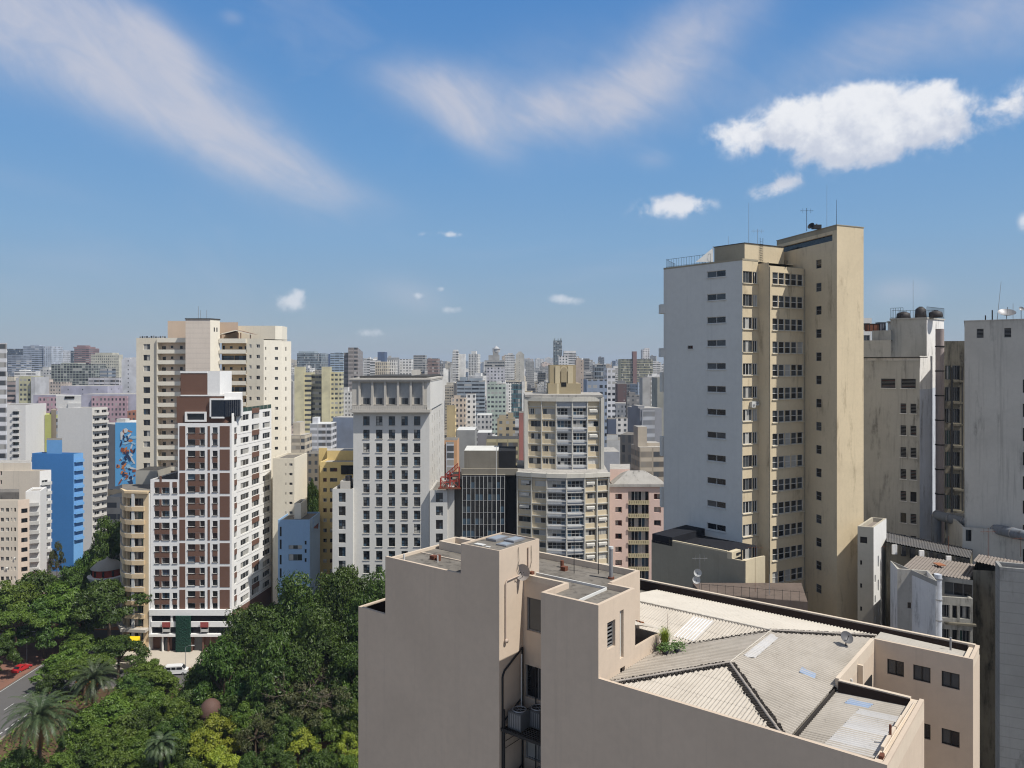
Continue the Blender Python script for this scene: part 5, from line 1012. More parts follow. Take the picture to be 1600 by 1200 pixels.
facade(T, w, t0_+Vector((0, 1.4)), t1_+Vector((0, 1.4)), 0, zR, wallmat('balcony_orange', (.62, .47, .30), .1, .1), [o for i in range(14) for z in [Zv(534+16.4*i+9, dT+1.4)] for o in ([(.1, 3.5, z-1.0, z+.7, 'bluepane'), (3.6, 7.4, z-1.0, z+.7, 'bluepane')] if i in (1, 4, 8) else [(.3, .9, z-.7, z+.5, 'dark'), (2.3, 3.1, z-.3, z+.4, 'dark'), (4.8 + .3*(i % 3), 5.9, z-.5, z+.3, 'dark2'), (6.5, 7.3, z-1.0, z+.4, 'dark')])], .1)
for i in range(15):
    z = Zv(546+16.4*i, dT); bal2.box(t0_.x, t1_.x, dT-.6, dT-.45, z-1.15, z-.05, CRL); bal2.box(t0_.x, t1_.x, dT-.45, dT+1.39, z-1.25, z-1.05, CRL)
bal2.box(t0_.x, t1_.x, dT-.6, dT+1.39, zR-1.3, zR, CRL)
rr_ = [(Zv(543.5+16.4*i, dT), Zv(538+16.4*i, dT)) for i in range(16)]
facade(T, w, t1_, t2_, 0, zR, CR, cross(cols(t1_, 0, [(389.5, 393), (400.5, 406)]), rr_, ['white2', 'case2']), .15)
facade(T, w, t2_, t3_, 0, zR-.4, CRL, cross(cols(t2_, 38, [(414.5, 416), (429.5, 434.5)]), [(Zv(547+15.4*i, dT+5), Zv(542.5+15.4*i, dT+5)) for i in range(16)], ['case2', 'dark2']), .15)
facade(T, w, t3_, t4_, 0, zR-.6, CRL, cross(cols(t3_, 62, [(446, 447.5)]), [(Zv(549+15*i, dT+13), Zv(543+15*i, dT+13)) for i in range(16)], 'dark'), .15)
facade(T, w, t4_, t4_+hd(150)*20, 0, zR-.6, CR); facade(T, w, b0+Vector((0, 22)), b0, 0, zL, CR)
bkp = [b0+Vector((0, 22)), b0, s1, s2, s3, s4, t0_, t1_, t2_, t3_, t4_, t4_+hd(150)*16]; rf.face([V3(p, zL-.35) for p in (b0, t2_, t3_, t4_, t4_+hd(150)*16, b0+Vector((0, 20)))], ROOF_C)
PH = wallmat('salmon_roof_house', (.64, .50, .38), .12, .2)
for ua, ub, v, dd, mt in ((262, 297, 501.5, dT+4, PH), (343, 372, 503.5, dT+6, PH), (372, 430, 509, dT+12, CR)): T.part('roof_house').prism([pt(ua, dd), pt(ub, dd), pt(ub, dd+7), pt(ua, dd+7)], zL-.3, Zv(v, dd), mt, ROOF_D)
q_ = pt(430, dT+12); T.part('roof_house').prism([q_, q_+hd(45)*2.2, q_+Vector((1.5, 7)), q_+Vector((0, 7))], zL-.3, Zv(509, dT+12), CRL, ROOF_D)
gb = T.part('gable_roof', 'small brown open gable roof'); e0_, e1_ = P3(342, 522, dT+1), P3(394, 522, dT+1); rg = P3(368, 515.5, dT+1); BR = plain('brown_roof_timber', (.16, .09, .06), .9)
for a, b in ((e0_, rg), (rg, e1_)): gb.face([a, b, b+Vector((0, 5, 0)), a+Vector((0, 5, 0))], BR); gb.face([a-Vector((0, 0, .25)), b-Vector((0, 0, .25)), b, a], CRL)
for u in (345, 372, 376, 391): q_ = P3(u, 527, dT+1.2); gb.box(q_.x-.12, q_.x+.12, q_.y, q_.y+.2, q_.z-.6, q_.z+1.2, BR)
st = T.part('roof_clutter', 'small vents along the roof edge')
for i in range(12): q_ = pt(218+i*3.5, dT+1); st.box(q_.x, q_.x+.3, q_.y, q_.y+.3, zL-.3, zL+.3+.4*random.random(), BLACKM if i % 2 else METAL)
T.done()
for u, v, lb in ((310, 480, 'leftmost of the thin rods on the core of the cream apartment tower'), (313.5, 486, 'middle thin rod on the core of the cream apartment tower'), (323, 486, 'rightmost thin rod on the core of the cream apartment tower')): mast(V3(pt(u, dT), zM+.3), Zv(v, dT)-zM, lb, .06, 0, METAL)
# ================================================================== BROWN BANDED TOWER
BRN = wallmat('brown_facing', (0.17, 0.095, 0.07), .15, .1, grime=(.08, .05, .04), scale=.6); WHT = wallmat('white_facing', (0.83, 0.82, 0.80), .08, .12, grime=(.4, .4, .38), scale=.6)
dW = 188.0; fw = 36.5*dW/F; w0 = pt(235, dW); w1 = pt(278, dW); w2 = pt(362, dW)
T = Thing('brown_banded_tower', V3(w0, 0), 'new apartment tower in brown and white panels with a dark glass box near its top', 'building'); w = T.part('wall'); rf = T.part('roof'); pn = T.part('brown_panel'); 
zA = Zv(749, dW); zB = Zv(661, dW); zG = Zv(957, dW)
def mod(k): return Zv(955-36.55*k, dW)          # bottom line of module k (two floors each)
fo = []; 
for k in range(8):
    z = mod(k)
    for (ua, ub, st) in ((293, 305, 'curtain'), (312.5, 320, 'dark2'), (332, 340, 'dark2')):
        a, b = cols(w1, 0, [(ua, ub)])[0]; fo += [(a, b, z+.55, z+2.0, st), (a, b, z+3.55, z+5.0, st)]
facade(T, w, w1, w2, zG, zB, WHT, fo, .25, FR_D)
fl = []
for k in range(6):
    z = mod(k)-.35
    for (ua, ub, st) in ((241.5, 249, 'dark2'), (253, 265, 'bluepane'), (269.5, 277, 'dark2')):
        a, b = cols(w0, 0, [(ua, ub)])[0]; fl += [(a, min(b, at_u(w0, 0, 278)-.15), z+.55, z+2.0, st), (a, min(b, at_u(w0, 0, 278)-.15), z+3.45, z+4.9, st)]
facade(T, w, w0, w1, zG, zA, WHT, fl, .25, FR_D)
def pan(ua, ub, z0, z1, off=.06, mt=BRN): a, b = pt(ua, dW), pt(ub, dW); pn.box(a.x, b.x, dW-off, dW-.004, z0, z1, mt)
for k in range(8):
    z = mod(k)
    for ua, ub in ((280.5, 289.5), (324.5, 328), (343.5, 359)): pan(ua, ub, z+.15, z+5.3)
    for ua, ub in ((293.5, 320), (332, 340)): pan(ua, ub, z+2.05, z+3.5)
    pan(305.2, 312.3, z+.55, z+2.0); pan(305.2, 312.3, z+3.55, z+5.0)
for k in range(6):
    z = mod(k)-.35; pan(241.5, 265, z+2.05, z+3.4); pan(269.5, 276.5, z+2.05, z+3.4); pan(249.3, 252.8, z+.55, z+2.0); pan(249.3, 252.8, z+3.45, z+4.9)
# right side
hs = 83.0; w3 = w2+hd(hs)*at_u(w2, hs, 424); zS = Zv(645, dW+2); so_ = []
mS = Matrix.Translation(V3(w2, 0)) @ Matrix.Rotation(R(hs), 4, 'Z')
for f_ in range(17):
    z = Zv(955, dW)+f_*fw/2+.5
    for (ua, ub, st) in ((366, 370, 'white2'), (376, 389, 'white3'), (393.5, 405, 'white3'), (410.5, 422, 'white3')):
        a, b = cols(w2, hs, [(ua, ub)])[0]; so_.append((a, b, z, z+1.5, st))
    if f_ % 2 == 0:
        for (ua, ub) in ((366, 370), (393.5, 405)): a, b = cols(w2, hs, [(ua, ub)])[0]; pn.box(a, b, -.05, -.004, z+1.52, z+2.85, BRN, mS)
facade(T, w, w2, w3, zG, zS, WHT, so_, .2)
for f_ in range(16): z = Zv(955, dW)+f_*fw/2+.12; pn.box(2.5, at_u(w2, hs, 424)-.2, -.03, -.004, z-.09, z-.04, FR_G, mS)
bk0, bk1 = w3+hd(173)*18, w0+Vector((0, 22)); facade(T, w, w3, w3+hd(175)*20, 0, zS, WHT); facade(T, w, bk1, w0, 0, zA, WHT); facade(T, w, w1+Vector((0, 20)), w1, zA-.5, zB, WHT)
rf.face([V3(p, zA-.3) for p in (w0, w1, w1+Vector((0, 21)), w0+Vector((0, 21)))], ROOF_D); rf.face([V3(p, min(zB, zS)-.3) for p in (w1, w2, w3, w3+hd(175)*17)], ROOF_D)
# upper volumes
up = T.part('upper_volume'); yv = dW
def uv_(ua, ub, va, vb, mt, d=dW, deep=8, top=None): a, b = pt(ua, d), pt(ub, d); up.prism([a, b, b+Vector((0, deep)), a+Vector((0, deep))], Zv(vb, d), Zv(va, d), mt, top or ROOF_L)
uv_(276, 352, 619, 661, BRN, dW+.3, 9); uv_(350.5, 352, 661, 662, BRN, dW+.3, 9); uv_(282, 324, 583, 617, BRN, dW+1, 8); uv_(324.2, 343.5, 580, 617, WHT, dW+1, 8); uv_(281.5, 324, 580, 583, WHT, dW+.9, 8.1); uv_(282, 349, 617, 619, WHT, dW+.2, 9)
up.prism([pt(352.2, dW+.3), pt(369, dW+3), pt(369, dW+10), pt(352.2, dW+10)], Zv(661, dW), Zv(652, dW), BRN)
# glass box and framed window
gb = T.part('glass_box', 'dark glass box in a white frame at the top corner'); a, b = pt(330, dW-.4), pt(350, dW-.4); c = b+hd(40)*4.2
gz0, gz1 = Zv(651, dW), Zv(625, dW); gb.prism([a, b, c, c+Vector((-1, 4)), a+Vector((0, 4))], gz0, gz1, glassmat('tinted_glass', (.008, .012, .022), .05)); gb.prism([a+Vector((-.4, 0)), b, c+hd(40)*.3, c+Vector((-1, 4)), a+Vector((-.4, 4))], gz1, gz1+.4, WHT); gb.box(a.x-.4, a.x, a.y, a.y+3, gz0-.4, gz1, WHT); gb.prism([a+Vector((-.4, 0)), b, b+Vector((0, 3)), a+Vector((-.4, 3))], gz0-.4, gz0, WHT)
gb.prism([b+Vector((0, .3)), c+hd(40)*.2, c+Vector((-1, 4)), b+Vector((0, 4))], gz1+.4, Zv(614, dW), WHT); gb.box(c.x-.05, c.x+.35, c.y-.05, c.y+.4, gz0, gz1, WHT)
for i in range(1, 9): q_ = b+(c-b)*(i/9.); gb.cyl(V3(q_+Vector((.05, -.08)), gz0), V3(q_+Vector((.05, -.08)), gz1), .03, METAL, 4)
fw_ = T.part('framed_window', 'wide dark window in a white frame'); a, b = pt(289, dW), pt(322.5, dW); z0_, z1_ = Zv(659, dW), Zv(643.5, dW); fw_.box(a.x, b.x, dW-.1, dW+.29, z0_, z0_+.45, WHT); fw_.box(a.x, b.x, dW-.1, dW+.29, z1_-.4, z1_, WHT); fw_.box(a.x, a.x+.5, dW-.1, dW+.29, z0_+.45, z1_-.4, WHT); fw_.box(b.x-.5, b.x, dW-.1, dW+.29, z0_+.45, z1_-.4, WHT); fw_.box(a.x+.5, b.x-.5, dW+.2, dW+.28, z0_+.45, z1_-.4, G_DARK)
tg = T.part('glass_railing'); q0, q1 = w2+hd(hs)*4, w3; 
for i in range(8): a, b = q0+(q1-q0)*(i/8.), q0+(q1-q0)*((i+.95)/8.); tg.face([V3(a, zS), V3(b, zS), V3(b, zS+1.1), V3(a, zS+1.1)], G_GREEN); tg.cyl(V3(a, zS), V3(a, zS+1.15), .03, METAL, 4)
tg.box(q0.x-7, q0.x, q0.y, q0.y+.06, zS, zS+1.1, G_GREEN)
# base floors
bs = T.part('base'); x0, x1 = w0.x, pt(345, dW).x
def bbox(ua, ub, va, vb, mt, y0=-.5, y1=0.0): a, b = pt(ua, dW).x, pt(ub, dW).x; bs.box(a, b, dW+y0, dW+y1, Zv(vb, dW), Zv(va, dW), mt)
bbox(235, 362, 951.5, 960.5, WHT, -.7); bbox(238, 372, 960.6, 970.4, G_DARK, -.2, .5); bbox(237, 300, 970.5, 978.5, WHT, -.6); bbox(300, 372, 970.5, 978.5, WHT, -.55); bbox(238, 372, 978.6, 989, G_DARK, -.1, .6); bbox(235, 372, 989.1, 993, WHT, -.9); bbox(235, 238, 960.6, 989, WHT, -.6); bbox(268, 271, 960.6, 970.4, WHT, -.5)
bbox(250, 380, 993.1, 1019.5, BRN, .5, 1.2); bbox(250, 262, 998, 1017, G_MID, .3, .49); bbox(268, 274, 997, 1018, DARKI, .3, .49); bbox(303, 315, 996, 1017, G_MID, .3, .49)
for u in (255, 264, 300, 318, 330): bbox(u-1, u+1, 993.1, 1019.5, WHT if u == 255 else BRN, -.4, .0)
w.face([V3(w2, 0), V3(w3, 0), V3(w3, zG), V3(w2, zG)], BRN); w.face([V3(w0, 0), V3(w2, 0), V3(w2, zG), V3(w0, zG)], BRN) if False else None
w.face([V3(w0+Vector((0, 1.5)), 0), V3(w2+Vector((0, 1.5)), 0), V3(w2+Vector((0, 1.5)), zG), V3(w0+Vector((0, 1.5)), zG)], BRN)
gw = T.part('green_wall', 'dark green planted wall panel'); gm = plain('green_panel', (.018, .075, .05), .6, var=.5, scale=3)
gw.box(pt(277, dW).x, pt(300, dW).x, dW-.95, dW-.56, Zv(1016, dW), Zv(960.5, dW), gm)
for i in range(260): x = random.uniform(pt(277.5, dW).x, pt(299.5, dW).x); z = random.uniform(Zv(1015, dW), Zv(961, dW)); s_ = .16; gw.face([(x-s_, dW-.97, z), (x, dW-1.12, z-s_), (x+s_, dW-.97, z), (x, dW-1.0, z+s_)], gm)
T.done()
for u, lb in ((261, 'left red slatted canopy on the white balcony of the brown banded tower'), (320.5, 'right red slatted canopy on the white balcony of the brown banded tower')):
    c = P3(u, 979, dW-.5); t = Thing('red_canopy', c, lb, 'canopy', 'red canopies on the brown banded tower'); p = t.part('panel'); r_ = plain('faded_red', (.34, .06, .055), .8)
    for i in range(5): p.box(c.x-1.0, c.x+1.0, c.y-.5, c.y-.42, c.z-.02+i*.26, c.z+.2+i*.26, r_)
    p = t.part('post'); 
    for s_ in (-.9, .9): p.box(c.x+s_-.05, c.x+s_+.05, c.y-.4, c.y-.3, c.z-1.4, c.z+1.2, WHITEP)
    p = t.part('table'); p.box(c.x-.8, c.x+.8, c.y-.4, c.y, c.z-1.2, c.z-.6, WHITEP); t.done()
# ================================================================== ROUND CORNER CREAM BUILDING
OC = wallmat('ochre_render', (0.68, 0.53, 0.34), .2, .3, grime=(.25, .18, .1), scale=.6)
T = Thing('rounded_corner_building', V3(pt(190, 189), 0), 'ochre apartment building with rounded balcony bands, left of the brown banded tower', 'building'); w = T.part('wall'); rf = T.part('roof'); bd = T.part('balcony_band')
dO = 187.6; q3 = pt(232.5, dO); q2 = pt(226, dO); arc = [pt(190.5, dO+5), pt(192.5, dO+2.3), pt(198, dO+.6), pt(207, dO)]
zo = Zv(770, dO); chain = [pt(191, dO+14)]+arc+[q2]
f0_ = 21.0*dO/F
for i in range(len(chain)-1):
    a, b = chain[i], chain[i+1]; L = (b-a).length; o_ = []
    for j in range(11):
        z = Zv(791+21*j, dO)
        if i in (2, 3): o_.append((.15, L-.1, z, z+1.95, 'balc'))
        if i == 4: o_.append((.25, L-.3, z, z+1.95, 'balc'))
    facade(T, w, a, b, 0, zo, OC, o_, .8)
    for j in range(12): 
        z = Zv(791+21*j, dO); d_ = (b-a).normalized(); nn = Vector((d_.y, -d_.x))*.45; e_ = [a, b]
        bd.prism([a+nn, b+nn, b+nn*.01, a+nn*.01], z-1.15, z-.05, OC, ROOF_L)
facade(T, w, q2, q3, 0, zo+.2, OC); facade(T, w, q3, q3+Vector((0, 14)), 0, zo+.2, wallmat('white_facing', (.74, .73, .71), .08)); rf.face([V3(p, zo-.1) for p in chain+[q3, q3+Vector((0, 14))]], ROOF_C)
bd.prism([arc[0]+Vector((-.5, 0)), arc[2]+Vector((-.3, -.6)), q2+Vector((0, -.7)), q3+Vector((0, -.7)), q3+Vector((0, .5)), arc[2]+Vector((0, .4))], zo-.1, zo+.45, OC)
pw = T.part('white_pilaster'); 
for u in (207.5,): c = pt(u, dO-.3); pw.box(c.x-.35, c.x+.35, c.y, c.y+.28, Zv(1000, dO), zo-.2, WHITEP)
cp = T.part('ground_canopy'); cp.prism([arc[0]+Vector((-1, -.5)), arc[2]+Vector((-.8, -1.6)), q3+Vector((0, -1.8)), q3, arc[0]], Zv(985, dO), Zv(980.5, dO), wallmat('pale_canopy', (.5, .46, .4), .3)); T.done()
c = P3(196, 994, 181); t = Thing('yellow_awning', c, 'bright yellow sloping awning over the pavement beside the ochre rounded building', 'awning'); k = t.part('fabric'); YA = plain('yellow_fabric', (.80, .56, .01), .7, var=.05); a, b = P3(185, 994, 183), P3(219, 994, 183); e_, f_ = P3(188, 1011, 180), P3(213, 1012, 180); k.face([a, b, f_, e_], YA); k.face([e_, f_, f_-Vector((0, 0, .5)), e_-Vector((0, 0, .5))], YA); k.face([b, P3(219, 1002, 183), f_-Vector((0, 0, .5)), f_], YA); p = t.part('post')
for q_ in (e_, f_): p.cyl(q_, (q_.x, q_.y, .1), .05, METAL)
t.done()
# red round turret building
T = Thing('turret_building', P3(168, 900, 208), 'low building with a red round turret, white cornice and grey ribbed dome', 'building'); c = pt(168, 208); cz = Zv(903, 208); w = T.part('wall'); w.cyl(V3(c, 0), V3(c, cz), 4.4, wallmat('turret_cream', (.5, .45, .36), .2), 20, smooth=False)
k = T.part('cornice'); k.cyl(V3(c, cz), V3(c, cz+.9), 4.6, WHT, 24, 5.0); k = T.part('turret'); rd = wallmat('red_plaster', (.30, .045, .03), .2, .2); k.cyl(V3(c, cz+.9), V3(c, Zv(886, 208)), 3.7, rd, 24)
for i in range(10): an = R(-150+i*36); p = c+Vector((math.cos(an), math.sin(an)))*3.72; k.cyl(V3(p, cz+1.2), V3(p, cz+2.6), .28, DARKI, 6)
k = T.part('dome'); dm = wallmat('dome_sheet', (.36, .33, .29), .3, .3); k.lathe(V3(c, Zv(886, 208)), [(4.2, -.1), (4.1, .1), (2.6, 1.5), (.5, 2.3), (0, 3.0)], dm, 16)
k = T.part('rear_roof', 'grey hipped rear roof'); k.face([P3(158, 888, 212), P3(190, 888, 212), P3(192, 858, 226), P3(182, 858, 226)], dm); k.prism([pt(160, 213), pt(194, 213), pt(196, 232), pt(166, 232)], 0, Zv(888, 213), wallmat('turret_cream', (.5, .45, .36), .2), dm); T.done()
# ================================================================== GROUND
def ground_z(y): 
    t = min(1, max(0, (y-900)/1700.)); return 42*t*t*(3-2*t)
GRD = wallmat('city_ground', (0.24, 0.21, 0.175), .5, 0, patch=.6, grime=(.05, .06, .03), scale=.05)
mb = MB(); ys = [-300, 0, 60, 120, 200, 320, 500, 700, 900, 1050, 1200, 1350, 1500, 1650, 1800, 1950, 2100, 2300, 2600, 3500, 6000]; xs = [-6000, -3000, -1500, -700, -300, 0, 300, 700, 1500, 3000, 6000]
vs = [(x, y, ground_z(y)) for y in ys for x in xs]; nx = len(xs)
mb.grid(vs, [(j*nx+i, j*nx+i+1, (j+1)*nx+i+1, (j+1)*nx+i) for j in range(len(ys)-1) for i in range(nx-1)], GRD, True); tag(mb.build('ground'), kind='structure')
def sheet(name, pts, z, mat, kind='structure', h=0):
    mb = MB(); P = [Vector(p) for p in pts]
    if h: mb.prism(P, 0, z, mat)
    else: mb.face([V3(p, z) for p in P], mat)
    return tag(mb.build(name), kind=kind)
SOIL = wallmat('park_soil', (0.12, 0.075, 0.045), .6, 0, patch=.5, grime=(.03, .035, .015), scale=.35); ASPH = wallmat('asphalt', (0.12, 0.115, 0.113), .25, 0, scale=.3); PAVE = wallmat('pale_paving', (0.50, 0.45, 0.38), .2, 0, scale=.8); BRICKP = wallmat('red_brick_paving', (0.24, 0.125, 0.09), .4, 0, patch=.3, scale=.8)
ORS = wallmat('orange_soil', (0.42, 0.19, 0.09), .3, 0, scale=.8)
sheet('park_ground', [(-97, 60), (10, 60), (20, 166), (-96.5, 166)], .12, SOIL, h=1)
sheet('road', [(-111.5, 40), (-97.3, 40), (-97.3, 196), (-111.5, 196)], .012, ASPH); sheet('cross_street', [(-160, 196.1), (40, 196.1), (40, 203), (-160, 203)], .012, ASPH); sheet('park_street', [(-97.2, 167.5), (30, 167.5), (30, 176), (-97.2, 176)], .012, ASPH); sheet('far_street', [(-151, 203.1), (-138, 203.1), (-165, 340), (-182, 340)], .012, ASPH)
sheet('plaza', [(-97, 176.3), (-20, 176.3), (-20, 196), (-97, 196)], .14, PAVE, h=1); sheet('pavement', [(-135, 40), (-111.6, 40), (-111.6, 196), (-135, 196)], .14, BRICKP, h=1); sheet('square', [(-150, 203.2), (-40, 203.2), (-40, 240), (-150, 240)], .13, ORS, h=1)
mk = MB(); 
for i in range(22): mk.box(-104.5, -104.35, 60+i*6, 63+i*6, .016, .02, WHITEP)
for i in range(70): mk.box(-98.6, -98.35, 60+i*1.9, 61.1+i*1.9, .016, .02, WHITEP)
mk.box(-111.2, -111.05, 60, 195, .016, .02, WHITEP); tag(mk.build('road_marking'), kind='structure')
ob = MB(); ob.lathe((pt(492, 137).x, 137, .13), [(0, 0), (5.2, 0), (5.0, .5), (4.6, .5), (4.4, .15), (0, .12)], ORS, 28); tag(ob.build('round_flower_bed'), 'round orange brick flower bed among the park trees near the cream wall', 'flower bed')
ob = MB(); ob.lathe((pt(292, 133).x, 131, .13), [(0, 0), (3.2, 0), (3.1, .3), (0, .3)], ORS, 20); tag(ob.build('round_flower_bed'), 'small orange soil bed at the bottom of the park below the yellow-green trees', 'flower bed')
# ================================================================== LEFT SIDE BUILDINGS
SW = wallmat('pale_grey_slab', (0.68, 0.665, 0.64), .1, .2, grime=(.3, .3, .28), scale=.4); SWL = wallmat('slab_side', (0.62, 0.595, 0.55), .3, .3, scale=.6)
def fin_side(T, p, h, L, n, ztop, fh, mat, ww=None):
    f = T.part('balcony'); M = Matrix.Translation(V3(p, 0)) @ Matrix.Rotation(R(h), 4, 'Z')
    for i in range(n): z = ztop-fh*(i+1); f.box(.2, L-.2, -.9, -.003, z, z+.14, mat, M); f.box(.2, L-.2, -.9, -.82, z+.14, z+1.0, mat, M)
d = 290.0
T = simple('white_slab_tower', 90, d, -3, 144, 637, SW, 'tall pale slab tower with blank front and balcony flank, behind the bright blue building', side=(168, 68), sidemat=SWL, par=.3, sops=lambda a, h: [(x, x+2.2, Zv(649+12.2*i, d), Zv(641+12.2*i, d), 'white2') for i in range(17) for x in (1.0, 4.2, 7.4)], rec=.3)
fin_side(T, T.P[1], 68, (T.P[2]-T.P[1]).length, 17, T.zz, 12.2*d/F, SWL)
k = T.part('roof_house', under='roof'); k.prism([pt(87.5, d+1), pt(127, d+1), pt(127, d+6), pt(87.5, d+6)], T.zz-.3, Zv(618, d), SW, ROOF_W); k.prism([pt(106, d-.2), pt(127, d-.2), pt(127, d+.9), pt(106, d+.9)], T.zz-.3, Zv(630, d), SW, ROOF_W); k.box(pt(99, d).x, pt(114, d).x, d+.8, d+.99, Zv(623, d), Zv(619.5, d), DARKI); T.done()
BB = wallmat('bright_blue_paint', (0.075, 0.25, 0.57), .08, .06, grime=(.03, .1, .3), scale=.5); BB2 = wallmat('mid_blue_paint', (0.17, 0.38, 0.68), .15, .1, grime=(.05, .1, .2), scale=.5)
d = 262.0
T = simple('bright_blue_building', 50, d, -8, 115, 708, BB, 'bright blue building with a plain blue front in the lower left', side=(130, 66), sidemat=BB2, par=.5, roof=ROOF_C, sops=lambda a, h: [(x, x+2.4, Zv(723+13.4*i, d), Zv(715+13.4*i, d), 'white3') for i in range(10) for x in (1.5, 5.5, 9.5)])
fin_side(T, T.P[1], 66, (T.P[2]-T.P[1]).length, 10, T.zz, 13.4*d/F, BB2)
k = T.part('roof_house', under='roof'); k.prism([pt(73, d+1), pt(97, d+1), pt(97, d+8), pt(73, d+8)], T.zz-.4, Zv(688, d), BB2, ROOF_C); k.prism([pt(49, d+.0), pt(72, d-.6), pt(72, d+10), pt(49, d+10)], T.zz-3, T.zz-2.6, BB, ROOF_C); T.done()
T = simple('white_block', -20, 330, 3, 40, 633, SW, 'pale block with one column of banded balconies at the left edge below the skyline', deep=16, ops=lambda a, h: [(*cols(a, h, [(20, 29.5)])[0], Zv(642+9.6*i+6, 330), Zv(642+9.6*i, 330), 'balc') for i in range(10)]+[(*cols(a, h, [(1, 3)])[0], Zv(652+9.6*i, 330), Zv(649+9.6*i, 330), 'dark') for i in range(9)], rec=.5); fin_side(T, T.P[0]+hd(3)*at_u(T.P[0], 3, 19.5), 3, 3.2, 10, T.zz, 9.6*330/F, SW); T.done()
T = simple('olive_striped_block', 46, 345, 0, 70, 650, wallmat('grey_cream', (.45, .44, .40), .2, .2), 'small grey block with an olive green end stripe behind the bright blue facade', deep=12, sidemat=wallmat('olive_stripe', (.42, .44, .16), .2, .1), ops=lambda a, h: cross(cols(a, h, [(48, 54), (57, 62), (64, 69)]), rows(656, 8.3, 9, 3.6, 345), 'dark2'), roof=ROOF_L)
k = T.part('end_stripe'); k.prism([pt(70.2, 345), pt(80, 345), pt(80, 357), pt(70.2, 357)], 0, Zv(648, 345), wallmat('olive_stripe', (.42, .44, .16), .2, .1)); k.prism([pt(80.1, 346), pt(88, 346), pt(88, 357), pt(80.1, 357)], 0, Zv(641, 345), wallmat('tan_strip', (.3, .25, .2), .2)); k.prism([pt(41, 347), pt(46, 347), pt(46, 357), pt(41, 357)], 0, Zv(641, 345), wallmat('tile_like', (.40, .18, .12), .2)); T.done()
CP = wallmat('cream_pink_render', (0.70, 0.62, 0.51), .2, .3, scale=.6); 
d = 238.0
T = simple('stepped_cream_building', -20, d, -5, 62, 735, CP, 'stepped cream building with blank upper wall and white balcony flank, left of the blue one', side=(80, 60), sidemat=wallmat('bright_white', (.78, .77, .75), .15), roof=ROOF_L, ops=lambda a, h: [(*cols(a, h, [(0.5, 3)])[0], Zv(742+14*i, d), Zv(736+14*i, d), 'dark') for i in range(3)], sops=lambda a, h: [(x, x+1.8, Zv(760+15*i, d), Zv(750+15*i, d), 'white2') for i in range(9) for x in (.6, 3.4)])
k = T.part('upper_volume', under='roof'); k.prism([pt(-10, d+1), pt(48, d+1), pt(48, d+8), pt(-10, d+8)], T.zz-.6, Zv(724, d), CP, ROOF_L); fin_side(T, T.P[1], 60, (T.P[2]-T.P[1]).length, 9, T.zz-1.5, 15*d/F, WHITEP); T.done()
d = 222.0
T = simple('white_balcony_house', 40, d, 20, 63, 768, WHT, 'small white balconied house front between the cream buildings on the left', deep=8, roof=ROOF_L, ops=lambda a, h: [(.5, 3.9, Zv(787+14.5*i, d), Zv(779+14.5*i, d), 'white3') for i in range(8)], rec=.4); fin_side(T, T.P[0], 20, (T.P[1]-T.P[0]).length, 8, T.zz-1.6, 14.5*d/F, WHITEP); T.done()
d = 212.0
T = simple('low_cream_building', -30, d, 2, 28, 782, CP, 'low cream pinkish apartment house behind the park at the left edge', side=(46, 42), sidemat=wallmat('pinkish_cream', (.68, .56, .46), .2, .3), roof=ROOF_C, ops=lambda a, h: cross(cols(a, h, [(1, 6), (9, 14), (17, 19), (22, 25)]), rows(794, 15.3, 8, 6, d), ['case2', 'white2', 'dark2', 'shade']), sops=lambda a, h: [(x, x+w_, Zv(803+15.3*i, d), Zv(796+15.3*i, d), 'dark2') for i in range(8) for x, w_ in ((.8, 1.5), (3.2, .6))])
k = T.part('roof_house', under='roof'); k.prism([pt(-5, d+3), pt(30, d+3), pt(30, d+9), pt(-5, d+9)], T.zz-.6, Zv(772, d), ROOF_C, ROOF_C); T.done()
# mural building
d = 318.0; a, b = pt(180, d), pt(214, d); zt_ = Zv(660, d)
T = Thing('mural_building', V3(a, 0), 'building with blue mural wall of orange and white shapes, left of the cream tower', 'building'); w = T.part('wall'); w.prism([a, b, b+Vector((0, 14)), a+Vector((0, 14))], 0, zt_, wallmat('mural_blue', (.12, .38, .70), .06, .03, grime=(.1, .2, .4)), ROOF_W); w.prism([pt(167, d+6), a+Vector((-.02, 2)), a+Vector((-.02, 14)), pt(167, d+14)], 0, Zv(664, d), wallmat('grey_flank', (.36, .35, .34), .2, .2), ROOF_L); w.box(a.x+.3, a.x+4, d+.5, d+4, zt_, zt_+1.4, WHITEP)
mu = T.part('mural'); rn = random.Random(12); MC = [plain('mural_orange', (.62, .22, .07), .8), plain('mural_white', (.68, .68, .68), .8), plain('mural_navy', (.03, .05, .12), .8), plain('mural_brown', (.30, .09, .05), .8), plain('mural_sky', (.32, .58, .80), .8)]
W_ = b.x-a.x
for i in range(74):
    z = Zv(672+rn.random()*84, d); cx = a.x+W_*(.12+.78*rn.random()) if i > 30 else a.x+W_*(.25+.5*rn.random()); n = rn.choice([5, 6, 7]); rr = rn.uniform(.35, 1.15); st = rn.uniform(1.0, 2.6); an0 = rn.random()*3.1; pts = []
    for k_ in range(n):
        an = 6.283*k_/n; x_, y_ = rr*math.cos(an)*st*rn.uniform(.6, 1), rr*math.sin(an)*rn.uniform(.6, 1.1)/st*1.3; pts.append((cx+x_*math.cos(an0)-y_*math.sin(an0), d-.02-i*.0025, z+x_*math.sin(an0)+y_*math.cos(an0)))
    pts = [(min(max(p[0], a.x+.05), b.x-.05), p[1], p[2]) for p in pts]; mu.face(pts, rn.choice(MC[:1]*2+MC[1:2]*2+MC[2:3]*2+MC[3:4]+MC[4:5]*2))
T.done()
